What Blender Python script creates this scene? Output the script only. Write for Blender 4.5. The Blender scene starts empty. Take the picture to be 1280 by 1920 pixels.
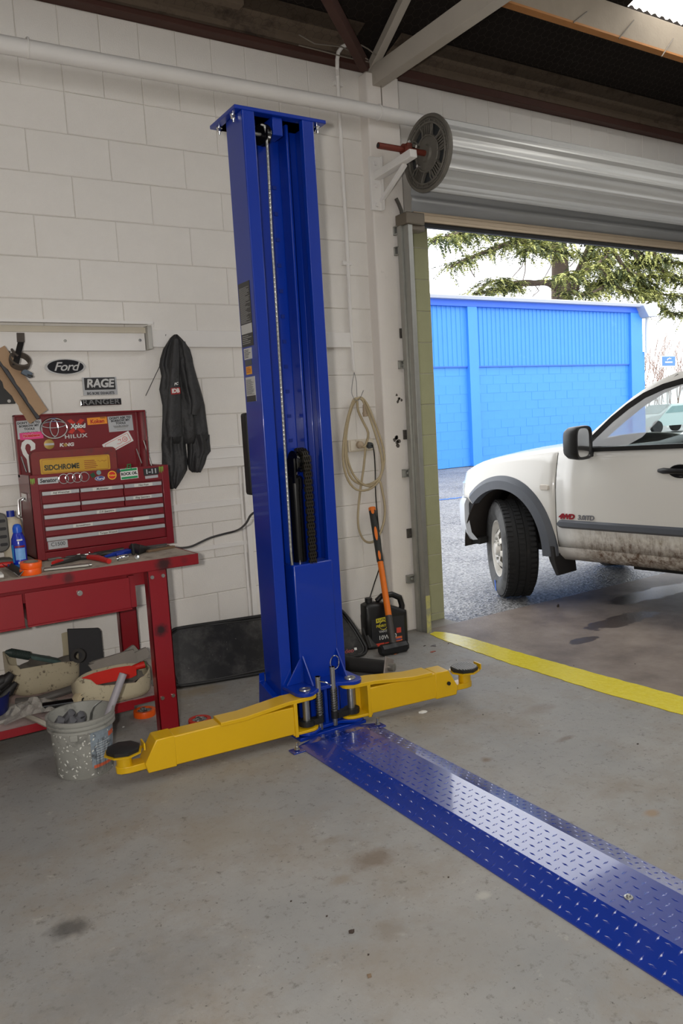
import bpy, bmesh, math, random
from mathutils import Vector as V, Matrix
from math import pi, sin, cos, radians, sqrt, exp
S = bpy.context.scene
COL = S.collection

# ---------------------------------------------------------------- camera, world, lights, exposure
CX, CY, CZ = -.6965, -4.1010, 1.3557          # metres: x along the back wall, y into it (wall face y=0), z up (floor 0)
RX = V((.84429539, -.10811395, .52485871)); RY = V((-.53271959, -.06315033, .84393239)); RZ = V((-.05809586, -.99213074, -.11091196))
AXR = V((RX[0], RY[0], RZ[0])); AXD = V((RX[1], RY[1], RZ[1])); AXF = V((RX[2], RY[2], RZ[2]))   # camera right, down, forward
FPX = 1475.04
cam = bpy.data.objects.new('camera', bpy.data.cameras.new('camera')); COL.objects.link(cam)
m3 = Matrix((AXR, -AXD, -AXF)).transposed()
cam.matrix_world = Matrix.Translation((CX, CY, CZ)) @ m3.to_4x4()
cam.data.sensor_fit = 'VERTICAL'; cam.data.sensor_height = 24; cam.data.lens = FPX / 1920 * 24
cam.data.clip_start = .05; cam.data.clip_end = 300
S.camera = cam

w = bpy.data.worlds.new('overcast_sky'); S.world = w; w.use_nodes = True
w.node_tree.nodes['Background'].inputs[0].default_value = (.97, .985, 1, 1)
w.node_tree.nodes['Background'].inputs[1].default_value = 3.0

def area(name, loc, target, sx, sy, energy, col):
    l = bpy.data.lights.new(name, 'AREA'); l.shape = 'RECTANGLE'; l.size = sx; l.size_y = sy; l.energy = energy; l.color = col
    o = bpy.data.objects.new(name, l); COL.objects.link(o); o.location = loc
    o.rotation_euler = (V(target) - V(loc)).to_track_quat('-Z', 'Y').to_euler()
    return o
FLASH = area('camera_flash', (-.84, -4.08, 1.40), (.9, -.3, 1.35), .07, .05, 50, (1, .95, .89))   # the photographer's flash, left of the lens
S.view_settings.view_transform = 'Standard'; S.view_settings.look = 'None'
S.view_settings.exposure = 0; S.view_settings.gamma = 1; S.view_settings.use_curve_mapping = False
S.cycles.use_denoising = True
S.cycles.max_bounces = 8

def at(px, py, y=None, z=None, x=None, n=None, d=None):
    """the place in the room that lies behind a pixel of the photo on the plane y=, z=, x= or n.p = d"""
    r = AXR * ((px - 640) / FPX) + AXD * ((py - 960) / FPX) + AXF
    c = V((CX, CY, CZ))
    if y is not None: t = (y - CY) / r.y
    elif z is not None: t = (z - CZ) / r.z
    elif x is not None: t = (x - CX) / r.x
    else: t = (d - c.dot(n)) / r.dot(n)
    return c + r * t

# ---------------------------------------------------------------- materials
def lin(c):
    if isinstance(c, str): c = [int(c[i:i+2], 16) / 255 for i in (0, 2, 4)]
    else: c = [v / 255 for v in c]
    return tuple(v / 12.92 if v <= .04045 else ((v + .055) / 1.055) ** 2.4 for v in c) + (1,)
def nd(t, typ, **kw):
    n = t.nodes.new(typ)
    for k, v in kw.items():
        if k in n.inputs.keys() if isinstance(k, str) else False: n.inputs[k].default_value = v
        else: setattr(n, k, v)
    return n
def noise(t, scale, detail=4, rough=.6, vec=None):
    n = nd(t, 'ShaderNodeTexNoise'); n.inputs['Scale'].default_value = scale; n.inputs['Detail'].default_value = detail; n.inputs['Roughness'].default_value = rough
    if vec is not None: t.links.new(vec, n.inputs['Vector'])
    return n.outputs['Fac']
def ramp(t, fac, a, b, ca=(0, 0, 0, 1), cb=(1, 1, 1, 1)):
    r = nd(t, 'ShaderNodeValToRGB'); e = r.color_ramp.elements
    e[0].position = a; e[1].position = b; e[0].color = ca; e[1].color = cb
    t.links.new(fac, r.inputs[0]); return r.outputs[0]
def mixc(t, fac, a, b, mode='MIX'):
    m = nd(t, 'ShaderNodeMix', data_type='RGBA', blend_type=mode)
    for s, v in ((m.inputs[0], fac), (m.inputs[6], a), (m.inputs[7], b)):
        if hasattr(v, 'links'): t.links.new(v, s)
        else: s.default_value = v
    return m.outputs[2]
def mth(t, op, a, b=0.):
    m = nd(t, 'ShaderNodeMath', operation=op)
    for s, v in ((m.inputs[0], a), (m.inputs[1], b)):
        if hasattr(v, 'links'): t.links.new(v, s)
        else: s.default_value = v
    return m.outputs[0]
def wpos(t):
    return nd(t, 'ShaderNodeNewGeometry').outputs['Position']
MATS = {}
def mat(name, c, rough=.5, metal=0, var=.06, vs=6, bump=0, bs=60, coat=0, dirt=None, dirt_at=(.55, .75), ds=5, spec=.5, trans=0, emit=0, alpha=1):
    if name in MATS: return MATS[name]
    m = bpy.data.materials.new(name); m.use_nodes = True; t = m.node_tree
    b = t.nodes['Principled BSDF']; col = lin(c)
    b.inputs['Roughness'].default_value = rough; b.inputs['Metallic'].default_value = metal
    b.inputs['Specular IOR Level'].default_value = spec
    b.inputs['Coat Weight'].default_value = coat; b.inputs['Coat Roughness'].default_value = .06
    b.inputs['Transmission Weight'].default_value = trans; b.inputs['Alpha'].default_value = alpha
    tc = nd(t, 'ShaderNodeTexCoord').outputs['Object']
    base = col
    if var:
        f = noise(t, vs, 5, .6, tc)
        base = mixc(t, f, tuple(v * (1 - var * 2) for v in col[:3]) + (1,), tuple(min(1, v * (1 + var * 2)) for v in col[:3]) + (1,))
    if dirt:
        f = ramp(t, noise(t, ds, 8, .7, tc), *dirt_at)
        base = mixc(t, f, base, lin(dirt))
    if hasattr(base, 'links'): t.links.new(base, b.inputs['Base Color'])
    else: b.inputs['Base Color'].default_value = base
    if bump:
        bp = nd(t, 'ShaderNodeBump'); bp.inputs['Strength'].default_value = bump; bp.inputs['Distance'].default_value = .004
        t.links.new(noise(t, bs, 4, .6, tc), bp.inputs['Height']); t.links.new(bp.outputs[0], b.inputs['Normal'])
    if emit:
        b.inputs['Emission Color'].default_value = col; b.inputs['Emission Strength'].default_value = emit
    MATS[name] = m; return m

# ---------------------------------------------------------------- mesh builder
class G:
    def __init__(s): s.v = []; s.f = []; s.mi = []; s.cur = 0
    def add(s, vs, fs):
        k = len(s.v); s.v += [V(p) for p in vs]; s.f += [tuple(i + k for i in f) for f in fs]; s.mi += [s.cur] * len(fs); return s
    def box(s, x0, x1, y0, y1, z0, z1):
        vs = [(x, y, z) for z in (z0, z1) for y in (y0, y1) for x in (x0, x1)]
        return s.add(vs, [(0, 2, 3, 1), (4, 5, 7, 6), (0, 1, 5, 4), (2, 6, 7, 3), (0, 4, 6, 2), (1, 3, 7, 5)])
    def obox(s, c, ax, ay, az):                     # centre and three half axes
        c, ax, ay, az = V(c), V(ax), V(ay), V(az)
        vs = [c + ax * i + ay * j + az * k for k in (-1, 1) for j in (-1, 1) for i in (-1, 1)]
        return s.add(vs, [(0, 2, 3, 1), (4, 5, 7, 6), (0, 1, 5, 4), (2, 6, 7, 3), (0, 4, 6, 2), (1, 3, 7, 5)])
    def loft(s, rings, closed=True, caps=True):
        n = len(rings[0]); vs = [p for r in rings for p in r]; fs = []
        for i in range(len(rings) - 1):
            for j in range(n if closed else n - 1):
                a, b = i * n + j, i * n + (j + 1) % n
                fs.append((a, b, b + n, a + n))
        if caps and closed: fs += [tuple(range(n - 1, -1, -1)), tuple(range(len(vs) - n, len(vs)))]
        return s.add(vs, fs)
    def cyl(s, p0, p1, r0, r1=None, n=16, caps=True):
        p0, p1 = V(p0), V(p1); r1 = r0 if r1 is None else r1
        d = (p1 - p0).normalized(); u = d.orthogonal().normalized(); w_ = d.cross(u)
        return s.loft([[p + (u * cos(2*pi*k/n) + w_ * sin(2*pi*k/n)) * r for k in range(n)] for p, r in ((p0, r0), (p1, r1))], True, caps)
    def lathe(s, prof, o, ax=(0, 0, 1), n=24, caps=True):   # prof: (radius, height)
        o, d = V(o), V(ax).normalized(); u = d.orthogonal().normalized(); w_ = d.cross(u)
        return s.loft([[o + d * h + (u * cos(2*pi*k/n) + w_ * sin(2*pi*k/n)) * max(r, 1e-5) for k in range(n)] for r, h in prof], True, caps)
    def tube(s, pts, r, n=6, caps=True):
        pts = [V(p) for p in pts]; rings = []; u = None
        for i, p in enumerate(pts):
            d = (pts[min(i+1, len(pts)-1)] - pts[max(i-1, 0)]).normalized()
            u = d.orthogonal().normalized() if u is None else (u - d * u.dot(d)).normalized()
            w_ = d.cross(u); rr = r[i] if isinstance(r, (list, tuple)) else r
            rings.append([p + (u * cos(2*pi*k/n) + w_ * sin(2*pi*k/n)) * rr for k in range(n)])
        return s.loft(rings, True, caps)
    def prism(s, poly, o, u, w_, d):                 # polygon (a,b) -> o + a*u + b*w, pushed along d
        o, u, w_, d = V(o), V(u), V(w_), V(d)
        a = [o + u * p[0] + w_ * p[1] for p in poly]; n = len(a)
        return s.add(a + [p + d for p in a], [tuple(range(n - 1, -1, -1)), tuple(range(n, 2 * n))] + [(i, (i+1) % n, (i+1) % n + n, i + n) for i in range(n)])
    def grid(s, fn, nu, nv, closeu=False):
        vs = [fn(i / nu, j / nv) for j in range(nv + 1) for i in range(nu + (0 if closeu else 1))]
        n = nu + (0 if closeu else 1)
        return s.add(vs, [(j*n+i, j*n+(i+1) % n, (j+1)*n+(i+1) % n, (j+1)*n+i) for j in range(nv) for i in range(nu)])
    def torus(s, c, ax, R, r, n=24, m=8, a0=0, a1=2*pi, sc=(1, 1)):
        c, d = V(c), V(ax).normalized(); u = d.orthogonal().normalized()
        if abs(d.z) < .9: u = V((0, 0, 1)).cross(d).normalized()
        w_ = d.cross(u); full = abs(a1 - a0 - 2*pi) < 1e-6
        pts = [c + u * cos(a0 + (a1-a0)*k/n) * R * sc[0] + w_ * sin(a0 + (a1-a0)*k/n) * R * sc[1] for k in range(n + 1)]
        return s.tube(pts, r, m, not full)
    def xf(s, M, k=0):
        for i in range(k, len(s.v)): s.v[i] = M @ s.v[i]
        return s

def worigin(o):
    p = V((0, 0, 0))
    while o is not None: p += o.location; o = o.parent
    return p
def tag(o, label=None, cat=None, group=None, kind=None):
    if label: o['label'] = label
    if cat: o['category'] = cat
    if group: o['group'] = group
    if kind: o['kind'] = kind
    return o
def obj(name, g, m, parent=None, label=None, cat=None, group=None, kind=None, bevel=0, smooth=35, seg=2, solid=0):
    me = bpy.data.meshes.new(name)
    if parent is not None: o0 = worigin(parent)
    else:
        lo = [min(p[i] for p in g.v) for i in range(3)]; hi = [max(p[i] for p in g.v) for i in range(3)]
        o0 = V(((lo[0]+hi[0])/2, (lo[1]+hi[1])/2, lo[2]))
    me.from_pydata([p - o0 for p in g.v], [], g.f)
    ms = m if isinstance(m, (list, tuple)) else [m]
    for x in ms: me.materials.append(x)
    if len(ms) > 1: me.polygons.foreach_set('material_index', g.mi)
    b = bmesh.new(); b.from_mesh(me); bmesh.ops.recalc_face_normals(b, faces=b.faces); b.to_mesh(me); b.free()
    if smooth: me.shade_smooth(); me.set_sharp_from_angle(angle=radians(smooth))
    o = bpy.data.objects.new(name, me); COL.objects.link(o)
    if parent is not None: o.parent = parent
    else: o.location = o0
    if bevel:
        md = o.modifiers.new('b', 'BEVEL'); md.width = bevel; md.segments = seg; md.limit_method = 'ANGLE'; md.angle_limit = radians(40)
    if solid:
        md = o.modifiers.new('s', 'SOLIDIFY'); md.thickness = solid; md.offset = 0
    return tag(o, label, cat, group, kind)
def empty(name, loc, label=None, cat=None, group=None, kind=None):
    o = bpy.data.objects.new(name, None); COL.objects.link(o); o.location = loc; o.empty_display_size = .05
    return tag(o, label, cat, group, kind)
def text(name, body, size, m, parent, org, right, up, bold=0, shear=0, ext=.0006, align='CENTER', sx=1, label=None, gap=1):
    cu = bpy.data.curves.new(name, 'FONT'); cu.body = body; cu.size = size; cu.align_x = align; cu.align_y = 'CENTER'
    cu.offset = bold; cu.shear = shear; cu.extrude = ext; cu.space_character = gap; cu.resolution_u = 3
    tmp = bpy.data.objects.new('tmp', cu); COL.objects.link(tmp)
    bpy.context.view_layer.update()
    me = bpy.data.meshes.new_from_object(tmp.evaluated_get(bpy.context.evaluated_depsgraph_get()))
    bpy.data.objects.remove(tmp)
    r, u = V(right).normalized(), V(up).normalized(); n = r.cross(u)
    M = Matrix(((r.x*sx, u.x, n.x, org[0]), (r.y*sx, u.y, n.y, org[1]), (r.z*sx, u.z, n.z, org[2]), (0, 0, 0, 1)))
    if parent is not None: M = Matrix.Translation(-worigin(parent)) @ M
    me.transform(M); me.materials.clear(); me.materials.append(m)
    o = bpy.data.objects.new(name, me); COL.objects.link(o)
    if parent is not None: o.parent = parent
    if label: o['label'] = label
    return o
X, Y, Z = V((1, 0, 0)), V((0, 1, 0)), V((0, 0, 1))
def rnd(n, rx, ry): # rounded rectangle / ellipse outline
    return [(rx * abs(cos(a)) ** n * (1 if cos(a) >= 0 else -1), ry * abs(sin(a)) ** n * (1 if sin(a) >= 0 else -1)) for a in [2*pi*k/28 + .0001 for k in range(28)]]
def rrect(w_, h, r, k=4):
    out = []
    for cx, cy, a0 in ((w_/2-r, h/2-r, 0), (-w_/2+r, h/2-r, pi/2), (-w_/2+r, -h/2+r, pi), (w_/2-r, -h/2+r, 1.5*pi)):
        out += [(cx + r*cos(a0 + pi/2*i/k), cy + r*sin(a0 + pi/2*i/k)) for i in range(k + 1)]
    return out

blue = mat('blue_paint', (2, 46, 150), .3, 0, .04, 3, coat=.2, spec=.4)
yellow = mat('yellow_paint', (212, 168, 2), .35, 0, .03, 4, coat=.3)
red = mat('red_paint', (150, 22, 30), .42, 0, .06, 5, dirt=(96, 24, 28), dirt_at=(.6, .72), ds=9)
redc = mat('chest_red', (116, 18, 28), .35, 0, .04, 5, coat=.2)
steel = mat('zinc_steel', (176, 176, 172), .3, .9, .05, 20)
chrome = mat('chrome', (225, 225, 225), .12, 1, 0)
blk = mat('black_rubber', (22, 22, 23), .55, 0, .1, 12)
blkg = mat('black_gloss', (12, 12, 13), .2, 0, 0)
white = mat('white_print', (222, 222, 218), .5, 0, .02)
silver = mat('silver_print', (184, 186, 188), .35, .3, .03)
wallm = mat('white_masonry_paint', (226, 222, 216), .7, 0, .025, 9, bump=.5, bs=170, dirt=(176, 166, 152), dirt_at=(.66, .86), ds=4)
wtrim = mat('white_trim_paint', (226, 223, 219), .55, 0, .03, 6, bump=.15, bs=60)

# ---------------------------------------------------------------- setting: floor, ground, walls
def floor_material():
    m = bpy.data.materials.new('worn_concrete'); m.use_nodes = True; t = m.node_tree; b = t.nodes['Principled BSDF']
    p = wpos(t); c = mixc(t, ramp(t, noise(t, 1.1, 6, .65, p), .3, .7), lin((132, 132, 131)), lin((160, 157, 152)))
    c = mixc(t, mth(t, 'MULTIPLY', ramp(t, noise(t, 2.3, 8, .72, p), .46, .66), .75), c, lin((134, 124, 111)))          # dusty tan patches
    c = mixc(t, mth(t, 'MULTIPLY', ramp(t, noise(t, 26, 6, .75, p), .56, .70), .75), c, lin((92, 88, 82)))            # pitting
    c = mixc(t, mth(t, 'MULTIPLY', ramp(t, noise(t, 60, 3, .7, p), .63, .72), .8), c, lin((58, 54, 50)))
    c = mixc(t, mth(t, 'MULTIPLY', ramp(t, noise(t, 9, 5, .7, p), .62, .75), .5), c, lin((190, 186, 178)))
    sx = nd(t, 'ShaderNodeSeparateXYZ'); t.links.new(p, sx.inputs[0])
    # browner bare concrete between the yellow line and the driveway
    e = mth(t, 'MULTIPLY', ramp(t, mth(t, 'ADD', sx.outputs[0], mth(t, 'MULTIPLY', noise(t, 5, 3, .5, p), .06)), .0, 1), 1)
    r = nd(t, 'ShaderNodeMapRange'); r.inputs[1].default_value = 2.30; r.inputs[2].default_value = 2.42; t.links.new(sx.outputs[0], r.inputs[0])
    br = mixc(t, ramp(t, noise(t, 2.4, 7, .65, p), .35, .68), lin((98, 84, 76)), lin((146, 133, 123)))
    c = mixc(t, mth(t, 'MULTIPLY', r.outputs[0], .9), c, br)
    rough = .62
    def stain(cx, cy, rx, ry, col, amt, wet=False):
        nonlocal c
        dx = mth(t, 'DIVIDE', mth(t, 'SUBTRACT', sx.outputs[0], cx), rx); dy = mth(t, 'DIVIDE', mth(t, 'SUBTRACT', sx.outputs[1], cy), ry)
        d = mth(t, 'ADD', mth(t, 'SQRT', mth(t, 'ADD', mth(t, 'MULTIPLY', dx, dx), mth(t, 'MULTIPLY', dy, dy))), mth(t, 'MULTIPLY', mth(t, 'SUBTRACT', noise(t, 16 if not wet else 8, 6, .7, p), .5), 1.6))
        f = mth(t, 'MULTIPLY', ramp(t, d, 1.0 if not wet else .96, .35 if not wet else .9, (0, 0, 0, 1), (1, 1, 1, 1)), amt)
        r2 = nd(t, 'ShaderNodeMapRange'); r2.inputs[1].default_value = 1.0; r2.inputs[2].default_value = .35 if not wet else .9
        t.links.new(d, r2.inputs[0]); f = mth(t, 'MULTIPLY', r2.outputs[0], amt)
        c = mixc(t, f, c, lin(col)); return f
    for px, py, rx, ry, col, am in ((130, 1740, .07, .06, (70, 68, 66), .75), (700, 1610, .10, .06, (112, 98, 84), .75), (730, 1745, .06, .05, (110, 98, 84), .4),
            (912, 1425, .035, .03, (112, 92, 74), .8), (1222, 1525, .04, .03, (150, 126, 100), .8), (1060, 1385, .07, .02, (104, 88, 74), .6), (375, 1295, .18, .1, (140, 124, 100), .7),
            (640, 1650, .05, .03, (126, 112, 94), .5), (620, 1575, .05, .03, (120, 108, 92), .5), (905, 1680, .03, .02, (196, 192, 182), .4), (440, 1560, .25, .15, (142, 136, 126), .5),
            (800, 1800, .3, .2, (136, 130, 122), .4), (1010, 1330, .12, .06, (124, 112, 100), .5), (1160, 1480, .12, .06, (130, 118, 104), .4), (240, 1850, .35, .2, (118, 117, 116), .5)):
        q = at(px, py, z=0); stain(q.x, q.y, rx, ry, col, am)
    fw = None
    for px, py, rx, ry in ((1165, 1163, .34, .10), (1235, 1110, .6, .12), (1095, 1200, .12, .05)):
        q = at(px, py, z=0); f = stain(q.x, q.y, rx, ry, (66, 56, 50), .9, True); fw = f if fw is None else mth(t, 'MAXIMUM', fw, f)
    t.links.new(c, b.inputs['Base Color'])
    rg = nd(t, 'ShaderNodeMapRange'); rg.inputs[3].default_value = .6; rg.inputs[4].default_value = .38; t.links.new(fw, rg.inputs[0]); t.links.new(rg.outputs[0], b.inputs['Roughness'])
    bp = nd(t, 'ShaderNodeBump'); bp.inputs['Strength'].default_value = .5; bp.inputs['Distance'].default_value = .004
    t.links.new(noise(t, 55, 6, .7, p), bp.inputs['Height']); t.links.new(bp.outputs[0], b.inputs['Normal'])
    return m
YE = -.135                                        # concrete stops here, bitumen outside
g = G().box(-3.4, 9, -9, YE, -.12, 0)
obj('floor', g, floor_material(), kind='structure', smooth=0)
g = G().box(-3.4, 2.63, YE, .19, -.12, 0)
obj('floor_edge', g, MATS.get('x') or mat('slab', (140, 136, 130), .7), kind='structure', smooth=0)

def bitumen():
    m = bpy.data.materials.new('wet_bitumen'); m.use_nodes = True; t = m.node_tree; b = t.nodes['Principled BSDF']; p = wpos(t)
    v = nd(t, 'ShaderNodeTexVoronoi'); v.inputs['Scale'].default_value = 60; t.links.new(p, v.inputs['Vector'])
    c = mixc(t, ramp(t, v.outputs['Color'], .25, .75), lin((38, 37, 37)), lin((150, 148, 146)))
    big = ramp(t, noise(t, .9, 5, .6, p), .35, .65)
    c = mixc(t, mth(t, 'MULTIPLY', big, .45), c, lin((150, 149, 147)))
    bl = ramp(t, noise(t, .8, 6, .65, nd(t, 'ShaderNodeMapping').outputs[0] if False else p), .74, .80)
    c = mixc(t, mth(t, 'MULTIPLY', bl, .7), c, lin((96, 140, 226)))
    t.links.new(c, b.inputs['Base Color']); b.inputs['Roughness'].default_value = .5
    bp = nd(t, 'ShaderNodeBump'); bp.inputs['Strength'].default_value = .8; bp.inputs['Distance'].default_value = .008
    t.links.new(v.outputs['Distance'], bp.inputs['Height']); t.links.new(bp.outputs[0], b.inputs['Normal'])
    return m
g = G().box(-30, 70, YE, 90, -.3, -.012)
obj('ground', g, bitumen(), kind='structure', smooth=0)
# blue paint spilt along the edge of the bitumen
mblue = mat('blue_paint_spill', (70, 110, 210), .35, 0, .1, 9)
for k, (a, b_, ww) in enumerate((((985, 1142), (1122, 1108), .035), ((818, 938), (868, 932), .1))):
    p, q = at(*a, z=-.008), at(*b_, z=-.008); g = G(); n = (q - p).normalized().cross(Z)
    rr = random.Random(4 + k)
    pts = []
    for i in range(15): pts.append((p.lerp(q, i / 14), ww * (rr.uniform(.3, 1)) * sin(pi * (i + .6) / 15.2)))
    poly = [c + n * h_ for c, h_ in pts] + [c - n * h_ * .7 for c, h_ in reversed(pts)]
    g.add(poly + [c + Z * .003 for c in poly], [tuple(range(30)), tuple(range(59, 29, -1))] + [(i, (i+1) % 30, (i+1) % 30 + 30, i + 30) for i in range(30)])
    obj('paint_stain', g, mblue, kind='structure', smooth=0)

# yellow bay line
def ypaint():
    m = bpy.data.materials.new('yellow_line_paint'); m.use_nodes = True; t = m.node_tree; b = t.nodes['Principled BSDF']; p = wpos(t)
    c = mixc(t, ramp(t, noise(t, 40, 5, .7, p), .3, .75), lin((226, 206, 30)), lin((240, 226, 84)))
    t.links.new(c, b.inputs['Base Color']); b.inputs['Roughness'].default_value = .22
    bp = nd(t, 'ShaderNodeBump'); bp.inputs['Strength'].default_value = .6; bp.inputs['Distance'].default_value = .003
    t.links.new(noise(t, 30, 5, .6, p), bp.inputs['Height']); t.links.new(bp.outputs[0], b.inputs['Normal']); return m
nl = [at(*p, z=.001) for p in ((806, 1189), (822, 1197), (880, 1218), (960, 1246), (1050, 1274), (1130, 1299), (1280, 1341))]
fl = [at(*p, z=.001) for p in ((814, 1185), (836, 1186), (880, 1196), (960, 1220), (1050, 1245), (1130, 1267), (1280, 1307))]
e1, e2 = nl[-1] + (nl[-1] - nl[-3]) * 3, fl[-1] + (fl[-1] - fl[-3]) * 3
nl.append(e1); fl.append(e2)
rr = random.Random(3); A, B = [], []
for L, O in ((nl, A), (fl, B)):
    for i in range(len(L) - 1):
        k = max(2, int((L[i+1] - L[i]).length / .03))
        for j in range(k): O.append(L[i].lerp(L[i+1], j / k) + V((rr.uniform(-.004, .004), 0, 0)))
g = G(); poly = A + B[::-1]; n = len(poly)
g.add(poly + [p + Z * .0025 for p in poly], [tuple(range(n)), tuple(range(2*n-1, n-1, -1))] + [(i, (i+1) % n, (i+1) % n + n, i + n) for i in range(n)])
obj('trim_9', g, ypaint(), kind='structure', label='yellow painted bay line across the concrete by the doorway', smooth=0)

# back wall: mortar core, then every block its own object
WT = 3.45; OX = 2.632
green = mat('green_wall_paint', (160, 161, 126), .75, 0, .06, 6, bump=.5, bs=150, dirt=(126, 122, 90), dirt_at=(.6, .8), ds=5)
g = G()
g.box(-3.4, OX, .0045, .19, 0, WT); g.box(OX, 7.2, .0045, .19, 2.66, WT); g.box(7.2, 9, .0045, .19, 0, WT)
wall = obj('wall_back', g, mat('mortar_paint', (196, 191, 184), .8, 0, .04, 9), kind='structure', smooth=0)
def block(x0, x1, z0, z1, m=wallm, cache={}, rr=random.Random(9)):
    wd, ht = round(x1 - x0, 3), round(z1 - z0, 3); key = (wd, ht, m.name)
    if key not in cache:
        a, h, c = wd / 2 - .0012, ht / 2 - .0012, .0035
        vs = [(i * a, .03, j * h) for i, j in ((-1, -1), (1, -1), (1, 1), (-1, 1))] + [(i * a, c, j * h) for i, j in ((-1, -1), (1, -1), (1, 1), (-1, 1))] + [(i * (a - c), 0, j * (h - c)) for i, j in ((-1, -1), (1, -1), (1, 1), (-1, 1))]
        fs = [(8, 9, 10, 11)] + [(o + i, o + (i+1) % 4, o + (i+1) % 4 + 4, o + i + 4) for o in (0, 4) for i in range(4)]
        me = bpy.data.meshes.new('block'); me.from_pydata(vs, [], fs); me.materials.append(m)
        b = bmesh.new(); b.from_mesh(me); bmesh.ops.recalc_face_normals(b, faces=b.faces)
        if b.faces[:][0].normal.y > 0: bmesh.ops.reverse_faces(b, faces=b.faces)
        b.to_mesh(me); b.free(); cache[key] = me
    o = bpy.data.objects.new('block', cache[key]); COL.objects.link(o); o.parent = wall
    o.location = V(((x0 + x1) / 2, rr.uniform(-.0015, .0012), (z0 + z1) / 2)) - worigin(wall)
for v in range(18):
    z1 = WT - .2 * v; z0 = max(0, z1 - .2)
    if v < 2:
        for u in range(-4, 27 if v == 0 else 14): block(.2 * u, .2 * u + .2, z0, z1)
        continue
    u = -4 if v % 2 == 0 else -5
    while u < 11:
        x0, x1 = .2 * u, .2 * (u + 2)
        if x0 < 2.16:
            block(x0, x1 if x1 < 2.5 else 2.34, z0, z1)
        u += 2
    if z1 < 2.7: block(2.34, OX, z0, z1, green)
g = G(); g.box(2.15, 2.387, -.085, .02, 0, 3.42)
obj('pillar', g, mat('pillar_render', (226, 220, 213), .7, 0, .03, 5, bump=.4, bs=70, dirt=(150, 138, 120), dirt_at=(.68, .8), ds=7), kind='structure', bevel=.008, smooth=30)
g = G(); g.box(-3.6, -3.4, -9, .2, 0, 4.2); obj('wall_left', g, wtrim, kind='structure', smooth=0)
g = G(); g.box(9, 9.2, -9, .2, 0, 4.2); obj('wall_right', g, wtrim, kind='structure', smooth=0)
g = G(); g.box(-3.6, 9.2, -9.2, -9, 0, 7); obj('wall_front', g, wtrim, kind='structure', smooth=0)

# roof: sheet, foil, chicken wire, eaves beams, purlin, truss
SL = .36; RN = V((0, SL, 1)).normalized()
def roofz(y): return 3.56 - SL * y
def foil():
    m = bpy.data.materials.new('roof_foil'); m.use_nodes = True; t = m.node_tree; b = t.nodes['Principled BSDF']; p = wpos(t)
    c = mixc(t, noise(t, 3, 6, .7, p), lin((26, 22, 20)), lin((42, 37, 34))); t.links.new(c, b.inputs['Base Color']); b.inputs['Roughness'].default_value = .9
    b.inputs['Specular IOR Level'].default_value = .1; return m
sk0, sk1 = 3.70, 4.52
ceil = empty('ceiling', (2, -3, 3.6), kind='structure')
g = G()
for x0, x1, ya, yb in ((-3.6, sk0, -2.75, .35), (-3.6, .53, -9.2, -2.75), (1.32, sk0, -9.2, -2.75), (.53, 1.32, -9.2, -7.5), (sk1, 9.2, -9.2, .35), (sk0, sk1, -.72, .35), (sk0, sk1, -9.2, -6.2)):
    n = max(1, int((yb - ya) / 1)); 
    g.add([(x0, ya, roofz(ya)), (x1, ya, roofz(ya)), (x1, yb, roofz(yb)), (x0, yb, roofz(yb))] + [(x0, ya, roofz(ya) + .03), (x1, ya, roofz(ya) + .03), (x1, yb, roofz(yb) + .03), (x0, yb, roofz(yb) + .03)],
          [(0, 1, 2, 3), (7, 6, 5, 4), (0, 4, 5, 1), (1, 5, 6, 2), (2, 6, 7, 3), (3, 7, 4, 0)])
obj('roof_sheet', g, foil(), ceil, smooth=0)
# chicken wire under the foil: real hexagon wires near the door, one stuff part
g = G(); s = .032; y = -.02; row = 0
def wire(a, b_):
    d = (b_ - a).normalized(); n_ = RN.cross(d) * .0007
    g.add([a - n_, a + n_, b_ + n_, b_ - n_], [(0, 1, 2, 3)])
def rp(x, yy): return V((x, yy, roofz(yy) - .012))
while y > -1.9:
    xx = .3 + (row % 2) * s * .866
    while xx < 5.2:
        if not (sk0 - .05 < xx < sk1 + .05 and y < -.66):
            a, b_, c_ = rp(xx, y), rp(xx + s * .866, y - s * .5), rp(xx + 2 * s * .866, y)
            wire(a, b_); wire(b_, c_); wire(b_, rp(xx + s * .866, y - s * 1.5))
        xx += 2 * s * .866
    y -= s * 1.5; row += 1
obj('wire_netting', g, mat('dull_wire', (62, 56, 49), .6, .4, 0), ceil, kind='stuff', smooth=0)
skym = bpy.data.materials.new('backlit_fibreglass'); skym.use_nodes = True
b_ = skym.node_tree.nodes['Principled BSDF']; b_.inputs['Base Color'].default_value = (.8, .78, .7, 1); b_.inputs['Emission Color'].default_value = (1, .98, .93, 1); b_.inputs['Emission Strength'].default_value = 6.0
def skylight(x0, x1, ya, yb):
    k = int((x1 - x0) / .02)
    gg = G().grid(lambda u, v: (x0 + (x1-x0)*u, ya + (yb-ya)*v, roofz(ya + (yb-ya)*v) + .02 + .010 * sin(2*pi*u*(x1-x0)/.076)), k, 1)
    obj('skylight', gg, skym, ceil, smooth=60)
skylight(sk0 - .04, sk1 + .04, -.69, -6.25)
for x0_ in (.5,): skylight(x0_, x0_ + .85, -2.7, -7.6)  # extra glowing strip, unseen, added to lift the ambient light in the shop
timber = mat('orange_timber', (176, 118, 60), .7, 0, .12, 8, bump=.2, bs=40)
ptim = mat('weathered_timber', (150, 138, 122), .8, 0, .1, 7, bump=.3, bs=50)
dustm = mat('dusty_beam', (104, 90, 76), .9, 0, .15, 6, bump=.4, bs=40, dirt=(64, 52, 44), dirt_at=(.5, .7), ds=6)
brown = mat('brown_steel', (68, 38, 29), .7, 0, .12, 6)
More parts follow.
